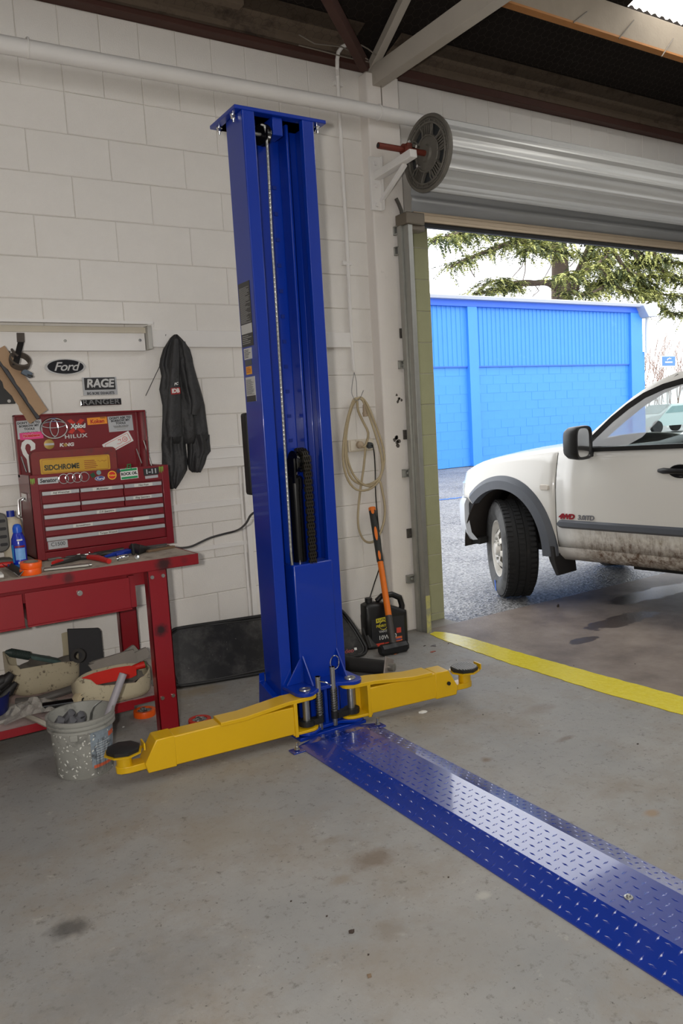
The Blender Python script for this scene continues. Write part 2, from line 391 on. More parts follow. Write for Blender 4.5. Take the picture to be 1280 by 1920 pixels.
g = G(); g.box(2.24, 7.5, -.80, -.755, 3.585, 3.765); obj('purlin', g, [ptim], ceil, bevel=.003)
g = G(); g.box(2.24, 7.5, -.803, -.752, 3.575, 3.587); obj('purlin_edge', g, timber, ceil, label='bare orange underside of the purlin')
g = G(); g.box(-3.4, 2.05, -.80, -.755, 3.585, 3.765); obj('purlin', g, ptim, ceil)
for k, yy in enumerate((-2.6, -4.4, -6.2)):
    g = G(); g.box(-3.4, 9, yy - .045, yy, roofz(yy) - .2, roofz(yy) - .005); obj('purlin', g, ptim, ceil)
g = G(); g.box(-3.4, 9, -.07, .15, WT, WT + .028); g.box(-3.4, 2.1, -.035, .15, WT + .028, WT + .05); g.box(2.42, 9, -.075, -.02, WT - .006, WT + .04)
obj('wall_plate', g, brown, ceil, bevel=.003)
g = G()
prof = [(-.03, WT + .03), (-.03, WT + .05), (-.05, WT + .055), (-.05, WT + .085), (-.035, WT + .09), (-.035, WT + .12), (-.06, WT + .13), (-.11, WT + .19), (-.2, WT + .19), (-.2, WT + .2), (.12, WT + .2), (.12, WT + .03)]
g.loft([[(x, y_, z_ if z_ < WT + .15 else min(z_, roofz(y_) - .01)) for y_, z_ in prof] for x in (-3.4, 2.08)]); g.loft([[(x, y_, z_ if z_ < WT + .15 else min(z_, roofz(y_) - .01)) for y_, z_ in prof] for x in (2.34, 9)])
obj('eaves_beam', g, dustm, ceil, smooth=0)
tr = mat('cream_steel', (176, 168, 156), .55, 0, .05, 5, dirt=(120, 108, 92), dirt_at=(.6, .8), ds=6)
def bar(a, b_, wx, hz, m, name, up=Z):
    a, b_ = V(a), V(b_); d = (b_ - a).normalized(); sd = d.cross(up).normalized(); u2 = sd.cross(d)
    g = G().obox((a + b_) / 2, d * (b_ - a).length / 2, sd * wx / 2, u2 * hz / 2)
    return obj(name, g, m, ceil, bevel=.003)
bar((2.23, .0, 3.40), (2.23, -8.5, 3.40), .075, .11, tr, 'truss_chord')
bar((2.215, .0, 3.425), (2.215, -1.0, 4.08), .05, .05, tr, 'truss_web')
ke_ = at(604, -25, y=-.62); ka_ = V((2.13, -.10, 3.44)); bar(ka_, ka_ + (ke_ - ka_) * ((-.77 + .10) / (ke_.y + .10)), .05, .07, brown, 'knee_brace')
bar((1.3, -.2, roofz(-.2) - .06), (-3.4, -.2, roofz(-.2) - .06), .06, .07, dustm, 'eaves_rail')
# wires under the eaves
for k, pts in enumerate(([(560, 85), (600, 95), (650, 108), (690, 116)], [(560, 65), (590, 82), (640, 88), (690, 112)], [(676, 84), (690, 92), (705, 104)])):
    g = G().tube([at(px, py, y=-.16) for px, py in pts], .004, 5); obj('roof_wire', g, mat('grey_wire', (120, 112, 102), .7), ceil)
g = G().tube([at(704, 115, y=-.1), at(709, 137, y=-.1), at(714, 160, y=-.1), at(717, 214, y=-.1)], .0035, 5)
obj('roof_wire', g, mat('grey_wire', (120, 112, 102), .7), ceil)
for a, b_ in (((1100, 22), (1075, 42)), ((1188, 38), (1160, 72)), ((1262, 72), (1240, 106))):
    g = G().tube([at(*a, y=-.805), at(*b_, y=-.81)], .004, 5); obj('roof_wire', g, mat('grey_wire', (120, 112, 102), .7), ceil)

# horizontal pipe along the wall, conduit, battens, light-channel
pz = [3.155, 3.178, 3.212, 3.205, 3.20, 3.20]
g = G().tube([(x, -.135, z_) for x, z_ in zip((-1.2, .99, 1.94, 2.78, 4.0, 7.0), (3.14, 3.165, 3.175, 3.172, 3.172, 3.172))], .040, 18)
for x in (.215, 2.19): g.torus((x, -.135, 3.16 if x < 1 else 3.175), X, .042, .004, 18, 6)
obj('wall_pipe', g, wtrim, label='white painted pipe running along the top of the block wall', cat='pipe')
cx = 1.975
cp = [(1.93, -.16, 3.62), (1.95, -.10, 3.56), (cx, -.022, 3.49), (cx, -.020, 3.40), (cx, -.020, 2.6), (cx, -.020, 1.69)]
g = G().tube([at(654, 82, y=-.12), at(641, 88, y=-.115), at(634, 98, y=-.10), at(632, 112, y=-.09), at(632, 128, y=-.082), at(633, 142, y=-.03)] + [at(px, py, y=-.02) for px, py in ((637, 230), (643, 330), (649, 430), (654, 540), (658, 630), (663, 695))], .0115, 10)
for px, py in ((634, 158), (650, 494)): p = at(px, py, y=-.018); g.box(p.x - .03, p.x + .03, p.y - .006, .0, p.z - .01, p.z + .012)
obj('electrical_conduit', g, wtrim, label='thin white conduit running down the wall left of the doorway pillar', cat='conduit')
g = G(); g.box(.70, 1.985, -.024, .006, 1.815, 1.905); obj('trim_1', g, wtrim, kind='structure', bevel=.003)
g = G(); g.box(-1.6, 1.3, -.032, .006, 1.155, 1.205); g.box(-1.6, 1.3, -.010, .006, 1.205, 1.262); g.box(-1.6, 1.3, -.016, .006, 1.262, 1.272); obj('trim_2', g, wtrim, kind='structure', bevel=.002)
g = G(); g.box(1.178, 1.192, -.012, .006, 0, 1.15); g.box(1.2, 1.232, -.02, .006, 0, 1.15); obj('trim_3', g, wtrim, kind='structure', bevel=.002)
g = G(); g.box(-1.6, 1.18, -.008, .006, .935, .972); g.box(-1.6, 1.2, -.008, .006, .70, .725); obj('trim_4', g, wtrim, kind='structure', bevel=.002)
e = empty('light_channel', (.1, -.03, 1.80), 'long white metal channel with a projecting top flange on the wall above the tool chest', 'channel')
g = G(); g.box(-1.6, .716, -.105, .0, 1.932, 1.937); g.box(-1.6, .716, -.106, -.103, 1.922, 1.937); obj('top_flange', g, wtrim, e)
g = G(); g.box(-1.6, .70, -.040, -.0, 1.885, 1.915); obj('inner_rail', g, mat('yellowed_white', (206, 198, 180), .5), e, bevel=.002)
g = G(); g.box(-1.6, .69, -.034, 0, 1.795, 1.886); obj('face_plate', g, wtrim, e, bevel=.002)
g = G(); g.box(.694, .716, -.075, 0, 1.80, 1.92); obj('end_bracket', g, mat('grey_trim', (178, 176, 170), .5), e, bevel=.002)
for px, py in ((122, 639), (262, 638)):
    p = at(px, py, y=-.034); g = G().cyl(p, p - Y * .006, .007, n=10).cyl(p - Y * .006, p - Y * .012, .003, n=8); obj('screw', g, steel, e)

# ---------------------------------------------------------------- roller door (open) with its track
door = empty('door_1', (2.37, -.35, 2.897), kind='structure', label='rolled up ribbed steel door above the opening')
galv = mat('galvanised', (166, 166, 160), .42, .75, .06, 25, bump=.1, bs=80)
dsteel = mat('door_steel', (190, 190, 188), .42, .25, .02, 2)
dx, dy, dz = 2.37, -.35, 2.897
g = G()                                              # the curtain wound on its drum: flat ribs with raised seams
NS, ring = 96, []
for k in range(NS):
    a = 2 * pi * k / NS; ph = (k % 8) / 8
    r = .182 + (.021 if ph < .22 else .0 if ph < .38 else .005 if ph < .88 else .0)
    ring.append((r * cos(a + .12), r * sin(a + .12)))
g.loft([[(x, dy + a, dz + b_) for a, b_ in ring] for x in (2.393, 7.3)])
obj('curtain_roll', g, dsteel, door, smooth=50)
g = G()                                              # end of the curtain hanging into the guides
prof = [(-.165, 2.92), (-.148, 2.80), (-.140, 2.73), (-.140, 2.715), (-.148, 2.71), (-.148, 2.69), (-.140, 2.685), (-.140, 2.60)]
g.grid(lambda u, v: (2.40 + 4.9 * u, prof[round(v * 7)][0], prof[round(v * 7)][1]), 1, 7)
obj('curtain', g, mat('door_grey', (160, 162, 163), .5, .2, .02), door, smooth=30, solid=.002)
g = G(); g.box(2.40, 7.3, -.165, -.12, 2.575, 2.605); g.box(2.40, 7.3, -.175, -.11, 2.56, 2.578); g.box(2.4, 7.3, -.160, -.125, 2.605, 2.622)
obj('bottom_rail', g, mat('rail_alloy', (178, 160, 136), .4, .5, .04), door, bevel=.002)
g = G(); g.box(2.40, 7.3, -.158, -.128, 2.535, 2.56); obj('weather_seal', g, blk, door)
# cast end wheel
cast = mat('cast_alloy', (112, 108, 100), .65, .35, .15, 14, bump=.4, bs=60)
g = G()
for x0 in (dx,):
    g.lathe([(.165, 0), (.205, 0), (.205, .022), (.165, .022), (.165, 0)], (x0, dy, dz), X, 48, False)
    g.torus((x0 - .002, dy, dz), X, .205, .011, 48, 8); g.torus((x0 - .004, dy, dz), X, .168, .007, 40, 6); g.torus((x0 - .004, dy, dz), X, .187, .004, 40, 6)
    g.lathe([(.0, -.02), (.042, -.02), (.05, -.008), (.105, 0), (.105, .014), (.0, .014)], (x0, dy, dz), X, 36, False)
    g.torus((x0 - .003, dy, dz), X, .10, .006, 36, 6)
    for k in range(5):                                # five webs, five windows between them
        a = 2*pi*k/5 + .35
        for j, da in enumerate((-.34, -.17, 0, .17, .34)):
            p0 = V((x0 + .006, dy + .09*cos(a+da), dz + .09*sin(a+da))); p1 = V((x0 + .006, dy + .172*cos(a+da*.62), dz + .172*sin(a+da*.62)))
            t_ = (p1 - p0).normalized(); g.obox((p0 + p1)/2, t_ * (p1-p0).length/2, X * .007, X.cross(t_) * .011)
        for da in (-.38, .38):
            p0 = V((x0 - .004, dy + .10*cos(a+da), dz + .10*sin(a+da))); p1 = V((x0 - .004, dy + .17*cos(a+da*.9), dz + .17*sin(a+da*.9)))
            g.tube([p0, p0.lerp(p1, .5) + V((0, -.01*sin(a), .01*cos(a))), p1], .005, 6)
    for k in range(24):
        a = 2*pi*k/24; p = V((x0 - .004, dy + .178*cos(a), dz + .178*sin(a))); g.cyl(p, p - X*.006, .006, n=6)
obj('end_wheel', g, cast, door, label='open cast alloy end wheel of the rolled door', smooth=40)
g = G().cyl((dx + .02, dy, dz), (dx + .023, dy, dz), .165, n=40); obj('wheel_backing', g, mat('dark_plate', (60, 62, 64), .6, .2), door)
g = G()
for k in range(2):
    p = V((dx - .02, dy + .05, dz + (.05 if k else -.06))); g.cyl(p, p - X * .02, .009, n=8)
obj('wheel_bolt', g, chrome, door)
rust = mat('red_oxide', (112, 48, 34), .6, .2, .1, 10, dirt=(70, 36, 28), dirt_at=(.55, .7), ds=30)
pa, pb = at(729, 275, y=-.33), V((2.46, -.35, dz))
shx = 2.02
g = G(); g.lathe([(.0105, 0), (.017, 0), (.017, 2.40 - shx), (.0105, 2.40 - shx)], (shx, dy, dz), X, 18, False)
obj('shaft', g, rust, door, label='red oxide painted axle stub')
g = G().cyl((shx - .002, dy, dz), (shx + .004, dy, dz), .0125, n=14); obj('shaft_bore', g, blk, door)
g = G(); g.box(2.20, 2.235, dy - .035, dy + .035, dz - .035, dz + .03); g.cyl((2.19, dy, dz), (2.24, dy, dz), .032, n=16); obj('saddle_clamp', g, rust, door, bevel=.003)
g = G()
for dy_ in (-.03, .03): g.tube([(2.218, dy + dy_, dz - .05), (2.218, dy + dy_, dz + .045)], .005, 8); g.cyl((2.218, dy + dy_, dz + .03), (2.218, dy + dy_, dz + .04), .01, n=6)
obj('u_bolt', g, chrome, door)
# wall bracket: back plate, arm, brace
bx = 2.165
g = G(); g.box(bx - .035, bx + .04, -.105, -.085, 2.62, 2.93); g.box(bx + .035, bx + .04, -.135, -.085, 2.62, 2.93); obj('bracket_plate', g, wtrim, door, bevel=.003)
g = G(); g.obox((2.19, -.27, 2.835), V((.012, -.165, .018)), V((.025, 0, 0)), V((0, .002, .022))); obj('bracket_arm', g, wtrim, door, bevel=.003)
g = G(); g.obox((2.20, -.23, 2.745), V((.0, -.125, .07)), V((.012, 0, 0)), V((0, .006, .010))); obj('bracket_brace', g, wtrim, door, bevel=.002)
for z_ in (2.65, 2.76, 2.89): g = G().cyl((bx, -.105, z_), (bx, -.117, z_), .013, n=6); obj('bolt', g, wtrim, door)
# guide track, clips
tx0, tx1 = 2.318, 2.352
g = G(); g.box(tx0, tx1, -.202, -.196, .0, 2.56); g.box(tx0, tx0 + .006, -.2, -.11, 0, 2.56); g.box(tx0, tx1, -.116, -.110, 0, 2.56); g.box(tx0 - .016, tx0, -.150, -.11, 0, 2.56)
obj('guide_track', g, galv, door, bevel=.0015)
g = G(); g.box(tx0 + .0, tx1 + .0005, -.2035, -.202, .0, .24); obj('track_paint', g, mat('faded_yellow', (190, 186, 122), .6, 0, .1, 12, dirt=(150, 150, 130), dirt_at=(.45, .6), ds=14), door, label='yellow paint worn on the foot of the track', smooth=0)
g = G(); g.box(2.30, 2.44, -.215, -.10, 2.53, 2.60); g.box(2.34, 2.46, -.19, -.12, 2.50, 2.535); obj('track_stop', g, mat('stop_steel', (120, 112, 100), .5, .6, .1), door, bevel=.006)
for py, dark in ((434, 0), (472, 0), (625, 1), (684, 0), (815, 1), (887, 0), (1000, 1), (1085, 0)):
    p = at(745 + (py - 434) * .036, py, y=-.09)
    g = G()
    if dark: g.box(p.x - .012, p.x + .03, -.096, -.086, p.z - .03, p.z + .03); g.cyl((p.x + .005, -.096, p.z - .01), (p.x + .005, -.104, p.z - .01), .008, n=8)
    else:
        g.box(p.x - .032, tx0 - .005, -.096, -.086, p.z - .026, p.z + .026); g.box(p.x - .032, tx0 - .01, -.120, -.086, p.z - .026, p.z - .02); g.box(p.x - .032, tx0 - .01, -.120, -.086, p.z + .02, p.z + .026)
        g.cyl((p.x + .005, -.096, p.z), (p.x + .005, -.108, p.z), .011, n=6)
    obj('track_clip', g, mat('old_clip', (92, 88, 82), .6, .5, .2, 30) if dark else galv, door, bevel=.0015)
g = G(); p = at(746, 375, y=-.1); q_ = at(755, 405, y=-.12)
g.tube([at(742, 372, y=-.1), at(747, 382, y=-.1), at(752, 395, y=-.12), at(756, 420, y=-.12)], .012, 6); obj('curved_guide', g, mat('old_clip', (92, 88, 82), .6, .5, .2, 30), door)
# dark fixing scars on the pillar
for px, py, r in ((746, 828, .03), (748, 748, .02), (752, 622, .012)):
    p = at(px, py, y=-.0855); rr = random.Random(int(px)); g = G()
    for k in range(6):
        a = p + V((rr.uniform(-r, r), 0, rr.uniform(-r, r) * 1.3)); g.prism([(rr.uniform(.4, 1) * r * .6 * cos(2*pi*j/7), rr.uniform(.4, 1) * r * .6 * sin(2*pi*j/7)) for j in range(7)], a, X, Z, (0, -.0012, 0))
    obj('fixing_scar', g, mat('scar', (88, 82, 76), .9, 0, .2, 40), bpy.data.objects['pillar'], smooth=0)

# ---------------------------------------------------------------- two-post lift column
c0, c1, cf, cb, ct = .832, 1.175, -1.05, -.89, 2.665
cm = (c0 + c1) / 2
lift = empty('lift_column', (cm, (cf + cb) / 2, 0), 'tall blue steel vehicle lift column with two yellow swing arms', 'vehicle lift')
th = .009
prof = [(c0, cf), (c0 + .058, cf), (c0 + .058, cf + .03), (c0 + .049, cf + .03), (c0 + .049, cf + th), (c0 + th, cf + th), (c0 + th, cb - th), (c1 - th, cb - th), (c1 - th, cf + th),
        (c1 - .049, cf + th), (c1 - .049, cf + .03), (c1 - .058, cf + .03), (c1 - .058, cf), (c1, cf), (c1, cb), (c0, cb)]
g = G().prism(prof, (0, 0, .02), X, Y, (0, 0, ct - .02)); obj('column', g, blue, lift, bevel=.006, seg=3)
g = G(); g.box(c0 - .0, c1 + .066, cf - .0 + .045, cb + .10, ct, ct + .016); g.box(c0 - .03, c1 + .066, cf + .003, cb + .10, ct, ct + .016)
obj('top_plate', g, blue, lift, bevel=.003)
g = G(); g.box(cm - .02, cm + .028, cf + .02, cf + .1, ct - .075, ct); obj('top_bracket', g, blue, lift, bevel=.003)
for px, py in ((437, 219), (411, 243), (594, 240)):
    p = at(px, py, z=ct - .012); p.x = max(c0 - .022, min(c1 + .05, p.x)); p.y = max(cf + .02, min(cb + .08, p.y))
    g = G().cyl((p.x, p.y, ct), (p.x, p.y, ct - .008), .013, n=16).cyl((p.x, p.y, ct - .006), (p.x, p.y, ct - .022), .0105, n=6).cyl((p.x, p.y, ct - .02), (p.x, p.y, ct - .034), .005, n=10)
    obj('nut', g, chrome, lift, smooth=25)
for k in range(14):
    z_ = .95 + .112 * k; g = G(); g.box(cm + .03, cm + .048, cb - th - .004, cb - th + .001, z_, z_ + .016); obj('lock_slot', g, mat('slot_blue', (8, 38, 124), .5, 0, 0), lift)
g = G().cyl((cm + .01, cb - .012, .75), (cm + .01, cb - .012, 2.2), .0035, n=6); obj('lock_line', g, blue, lift)
g = G(); g.box(c1 - .1, c1 - .085, cf + .075, cb - th, .74, ct); obj('slide_rail', g, blue, lift, bevel=.004)
g = G(); g.box(c0 + .085, c0 + .1, cf + .075, cb - th, .74, ct); obj('slide_rail', g, blue, lift, bevel=.004)
# pulley and synchronising cable
pc = at(492, 253, y=-1.0)
g = G().lathe([(.0, -.012), (.045, -.012), (.045, -.007), (.038, 0), (.045, .007), (.045, .012), (.0, .012)], pc, (1, .3, 0), 28, False); obj('pulley', g, blkg, lift)
g = G().cyl(pc - V((.04, 0, 0)), pc + V((.03, 0, 0)), .008, n=12); obj('pulley_pin', g, steel, lift)
ca = [at(px, py, y=-1.03) for px, py in ((490, 234), (496, 236), (499, 250), (502, 300), (509, 440), (519, 600), (530, 780), (541, 960), (547, 1062))]
rope = mat('wire_rope', (190, 190, 186), .35, .7, .03)
g = G()
def strand(pts, r, R, turns, nn, ph):
    L = [0.]; 
    for a, b_ in zip(pts, pts[1:]): L.append(L[-1] + (b_ - a).length)
    out = []
    for i in range(nn + 1):
        s_ = L[-1] * i / nn; k = max(j for j in range(len(L)) if L[j] <= s_ + 1e-9); k = min(k, len(pts) - 2)
        p = pts[k].lerp(pts[k+1], (s_ - L[k]) / (L[k+1] - L[k])); a = turns * 2*pi * i / nn + ph
        out.append(p + X * R * cos(a) + Y * R * sin(a))
    return out
for j in range(4): g.tube(strand(ca, .002, .0033, 95, 760, j * pi / 2), .0028, 4)
obj('wire_cable', g, rope, lift, smooth=60)
g = G().cyl(at(545, 1036, y=-1.035), at(548, 1063, y=-1.035), .007, n=12); obj('cable_end', g, steel, lift)
# hydraulic ram and leaf chain
r0, r1 = at(566, 1085, y=-1.0), at(553, 880, y=-1.0); r0.z = .70
g = G().cyl((r1.x + .004, -.985, .6), (r1.x + .004, -.985, r1.z - .06), .030, n=24).lathe([(.034, 0), (.034, .05), (.026, .06)], (r1.x + .004, -.985, r1.z - .09), Z, 24)
obj('ram_cylinder', g, blkg, lift)
g = G().lathe([(.015, 0), (.02, .01), (.02, .04), (.015, .05)], (r1.x + .002, -.985, r1.z - .03), Z, 18).cyl((r1.x + .002, -.985, r1.z - .09), (r1.x + .002, -.985, r1.z - .02), .014, n=16); obj('ram_rod', g, chrome, lift)
cw = at(556, 880, y=-1.0)
g = G().lathe([(.0, -.022), (.05, -.022), (.05, -.014), (.04, -.01), (.04, .01), (.05, .014), (.05, .022), (.0, .022)], (cw.x + .004, -1.0, cw.z + .035), (1, .0, 0), 28, False)
g.box(cw.x - .03, cw.x - .022, -1.03, -.95, cw.z - .06, cw.z + .05); obj('chain_wheel', g, blkg, lift)
chm = mat('oily_chain', (52, 48, 42), .45, .6, .15, 40)
pts = []
cxx = at(574, 960, y=-1.02).x
for k in range(12): a = pi - pi * .62 * k / 11; pts.append(V((cw.x + .02, -.99 + .055 * cos(a), cw.z + .035 + .055 * sin(a))))
zt = cw.z + .035
pts = [V((cxx, -1.0 + .052 * cos(a), zt + .052 * sin(a))) for a in [pi * k / 8 for k in range(8)]] + [V((cxx, -1.053, zt - .0165 * k)) for k in range(0, int((zt - .70) / .0165))]
for i in range(len(pts) - 1):
    d = (pts[i+1] - pts[i]); L = d.length; d.normalize(); nrm = X.cross(d); g = G(); c_ = (pts[i] + pts[i+1]) / 2
    for o_ in ((-.016, -.006, .004, .014) if i % 2 else (-.011, -.001, .009)): g.obox(c_ + X * o_, d * L * .72, X * .0022, nrm * .0085)
    g.cyl(pts[i] - X * .02, pts[i] + X * .02, .0035, n=6)
    obj('chain_link', g, chm, lift, smooth=0)
# carriage
k0, k1 = .927, 1.13
g = G(); g.box(k0, k1, cf - .012, cf + .08, .035, .745); obj('carriage', g, blue, lift, bevel=.006)
g = G(); g.box(c0 - .0, c1 + .0, -1.2, -.82, 0, .016); obj('base_plate', g, blue, lift, bevel=.003)
for sx_ in (0, 1):                                  # tapered gussets at the back corners
    xa = c0 if sx_ == 0 else c1; sg = -1 if sx_ == 0 else 1
    g = G().prism([(cb + .03, .016), (cf + .03, .016), (cf + .03, .16), (cb, .20), (cb - 0.0, .24)], (xa, 0, 0), Y, Z, (sg * .03, 0, 0)); obj('gusset', g, blue, lift, bevel=.003)
pv = [V((.888, -1.165, 0)), V((1.122, -1.165, 0))]
def lobes(z0, z1, r=.052):
    n = 14; left = [(pv[0].x + r * cos(a), pv[0].y + r * sin(a)) for a in [pi * .95 + pi * .62 * k / n for k in range(n + 1)]]
    right = [(pv[1].x + r * cos(a), pv[1].y + r * sin(a)) for a in [-pi * .57 + pi * .62 * k / n for k in range(n + 1)]]
    mid = [(pv[0].x + .07, pv[0].y - .012), (pv[1].x - .07, pv[1].y - .012)]
    poly = [(pv[0].x - r, cf + .0)] + left + mid + right + [(pv[1].x + r, cf + .0)]
    return G().prism(poly, (0, 0, z0), X, Y, (0, 0, z1 - z0))
obj('pivot_plate', lobes(.196, .212), blue, lift, bevel=.002)
obj('pivot_plate', lobes(.022, .036), blue, lift, bevel=.002)
g = G(); g.box(k0 + .06, k0 + .075, -1.16, cf, .036, .196); obj('web_plate', g, blue, lift)
g = G(); g.box(k1 - .08, k1 - .068, -1.16, cf, .036, .196); obj('web_plate', g, blue, lift)
for i, xx in enumerate((k0 + .012, k0 + .0, k1 - .012)):
    g = G()
    if i == 1: g.prism([(0, 0), (-.075, 0), (0, .115)], (k0, cf - .012, .212), X, Z, (0, -.008, 0))
    else: g.prism([(0, 0), (-.085, 0), (0, .12)], (xx, cf - .012, .212), Y, Z, (.008, 0, 0))
    obj('gusset', g, blue, lift, bevel=.0015)
for p in pv:
    g = G().cyl(p + Z * .03, p + Z * .200, .0165, n=20).lathe([(.024, 0), (.026, .003), (.024, .008), (.012, .0085), (.010, .006)], p + Z * .211, Z, 20); obj('pivot_pin', g, steel, lift)
lp = [at(597, 1300, y=-1.175), at(624, 1285, y=-1.175)]
for k, p in enumerate(lp):
    p.z = 0; top = .262 if k == 0 else .29
    g = G().cyl(p + Z * .022, p + Z * top, .0115, n=16).cyl(p + Z * (top - .004), p + Z * top, .0125, n=16); g.cyl(p + Z * (top - .018) - V((.002, .0135, 0)), p + Z * (top - .018) + V((0, .0135, 0)), .004, n=8)
    rod = obj('lock_rod', g, steel, lift)
    sp = [p + Z * (.09 + .10 * i / 110) + X * .0155 * cos(2*pi*i/12) + Y * .0155 * sin(2*pi*i/12) for i in range(111)]
    obj('spring', G().tube(sp, .0024, 5), mat('spring_steel', (96, 96, 94), .35, .8, .05), rod)
    g = G().cyl(p + Z * .055, p + Z * .088, .0165, n=14)
    q_ = pv[k]; d = (q_ - p).normalized()
    n_ = 12; poly = [(q_.x + .036 * cos(a), q_.y + .036 * sin(a)) for a in [2*pi*i/n_ for i in range(n_)]]
    g.prism(poly, (0, 0, .055), X, Y, (0, 0, .022)); g.obox(p.lerp(q_, .4) + Z * .066, d * .03, d.cross(Z) * .017, Z * .013)
    obj('lock_gear', g, blk, lift)
    if k == 0: obj('pull_pin', G().tube([p + V((0, -.012, top - .018)), p + V((.025, -.03, top - .026)), p + V((.045, -.035, top - .042))], .003, 6), chrome, rod)
    else: obj('pull_ring', G().torus(p + V((.018, .004, top + .015)), (.35, -1, .1), .030, .0025, 28, 6), chrome, rod)
# black motor-side cover on the left face
g = G().box(c0 - .005, c0 + .07, cb, cb + .06, 1.06, 1.43); obj('side_cover', g, blk, lift, bevel=.012)
# stickers on the left face
yl = c0 - .0012
def sticker(pts, m, name='sticker', label=None):
    ps = [at(px, py, x=yl) for px, py in pts]; y0 = sum(p.y for p in ps[:1]) ; ys = (min(p.y for p in ps), max(p.y for p in ps)); zs = (min(p.z for p in ps), max(p.z for p in ps))
    ys = (max(cf + .012, ys[0]), min(cb - .012, ys[1]))
    g = G().box(yl - .0003, yl + .0012, ys[0], ys[1], zs[0], zs[1]); return obj(name, g, m, lift, label=label, smooth=0), ys, zs
silv = mat('sticker_silver', (196, 196, 194), .4, .1, 0); dark = mat('sticker_black', (44, 44, 44), .4, 0, 0); ink = mat('ink', (40, 40, 42), .5, 0, 0); pale = mat('ink_pale', (150, 150, 148), .5, 0, 0)
def lines(par, ys, z0, z1, n, m, seed=1):
    rr = random.Random(seed); g = G(); h = (z1 - z0) / n
    for i in range(n):
        a = ys[0] + .006 + rr.uniform(0, .004); L = (ys[1] - ys[0] - .012) * rr.uniform(.5, 1); g.box(yl - .0009, yl - .0002, ys[1] - .006 - L, ys[1] - .006, z0 + h * (i + .3), z0 + h * (i + .68))
    obj('fine_print', g, m, par, kind='stuff', smooth=0)
s_, ys, zs = sticker(((446, 534), (467, 528), (449, 652), (471, 648)), dark, label='tall black safety instruction label'); lines(s_, ys, zs[0] + .1, zs[1] - .02, 30, pale, 2)
g = G().box(yl - .0008, yl, ys[0] + .003, ys[1] - .003, zs[0] + .055, zs[0] + .095); obj('white_panel', g, silv, s_, smooth=0); lines(s_, ys, zs[0] + .01, zs[0] + .05, 5, pale, 3)
s_, ys, zs = sticker(((457, 655), (471, 651), (458, 674), (472, 672)), silv, label='small silver rating label'); lines(s_, ys, zs[0] + .005, zs[1] - .005, 6, ink, 4)
s_, ys, zs = sticker(((459, 676), (471, 674), (461, 685), (472, 684)), mat('sticker_grey', (70, 74, 80), .4, 0, 0))
s_, ys, zs = sticker(((461, 688), (471, 686), (462, 703), (472, 701)), mat('sticker_yellow', (226, 160, 40), .5, 0, 0), label='small yellow warning label'); lines(s_, ys, zs[0] + .006, zs[1] - .004, 4, mat('ink_red', (170, 50, 30), .5, 0, 0), 5)
s_, ys, zs = sticker(((460, 709), (477, 705), (464, 754), (480, 748)), silv, label='silver data plate with fine print'); lines(s_, ys, zs[0] + .03, zs[1] - .01, 16, ink, 6)
g = G().box(yl - .0008, yl, ys[0], ys[1], zs[0], zs[0] + .026); obj('black_panel', g, dark, s_, smooth=0)

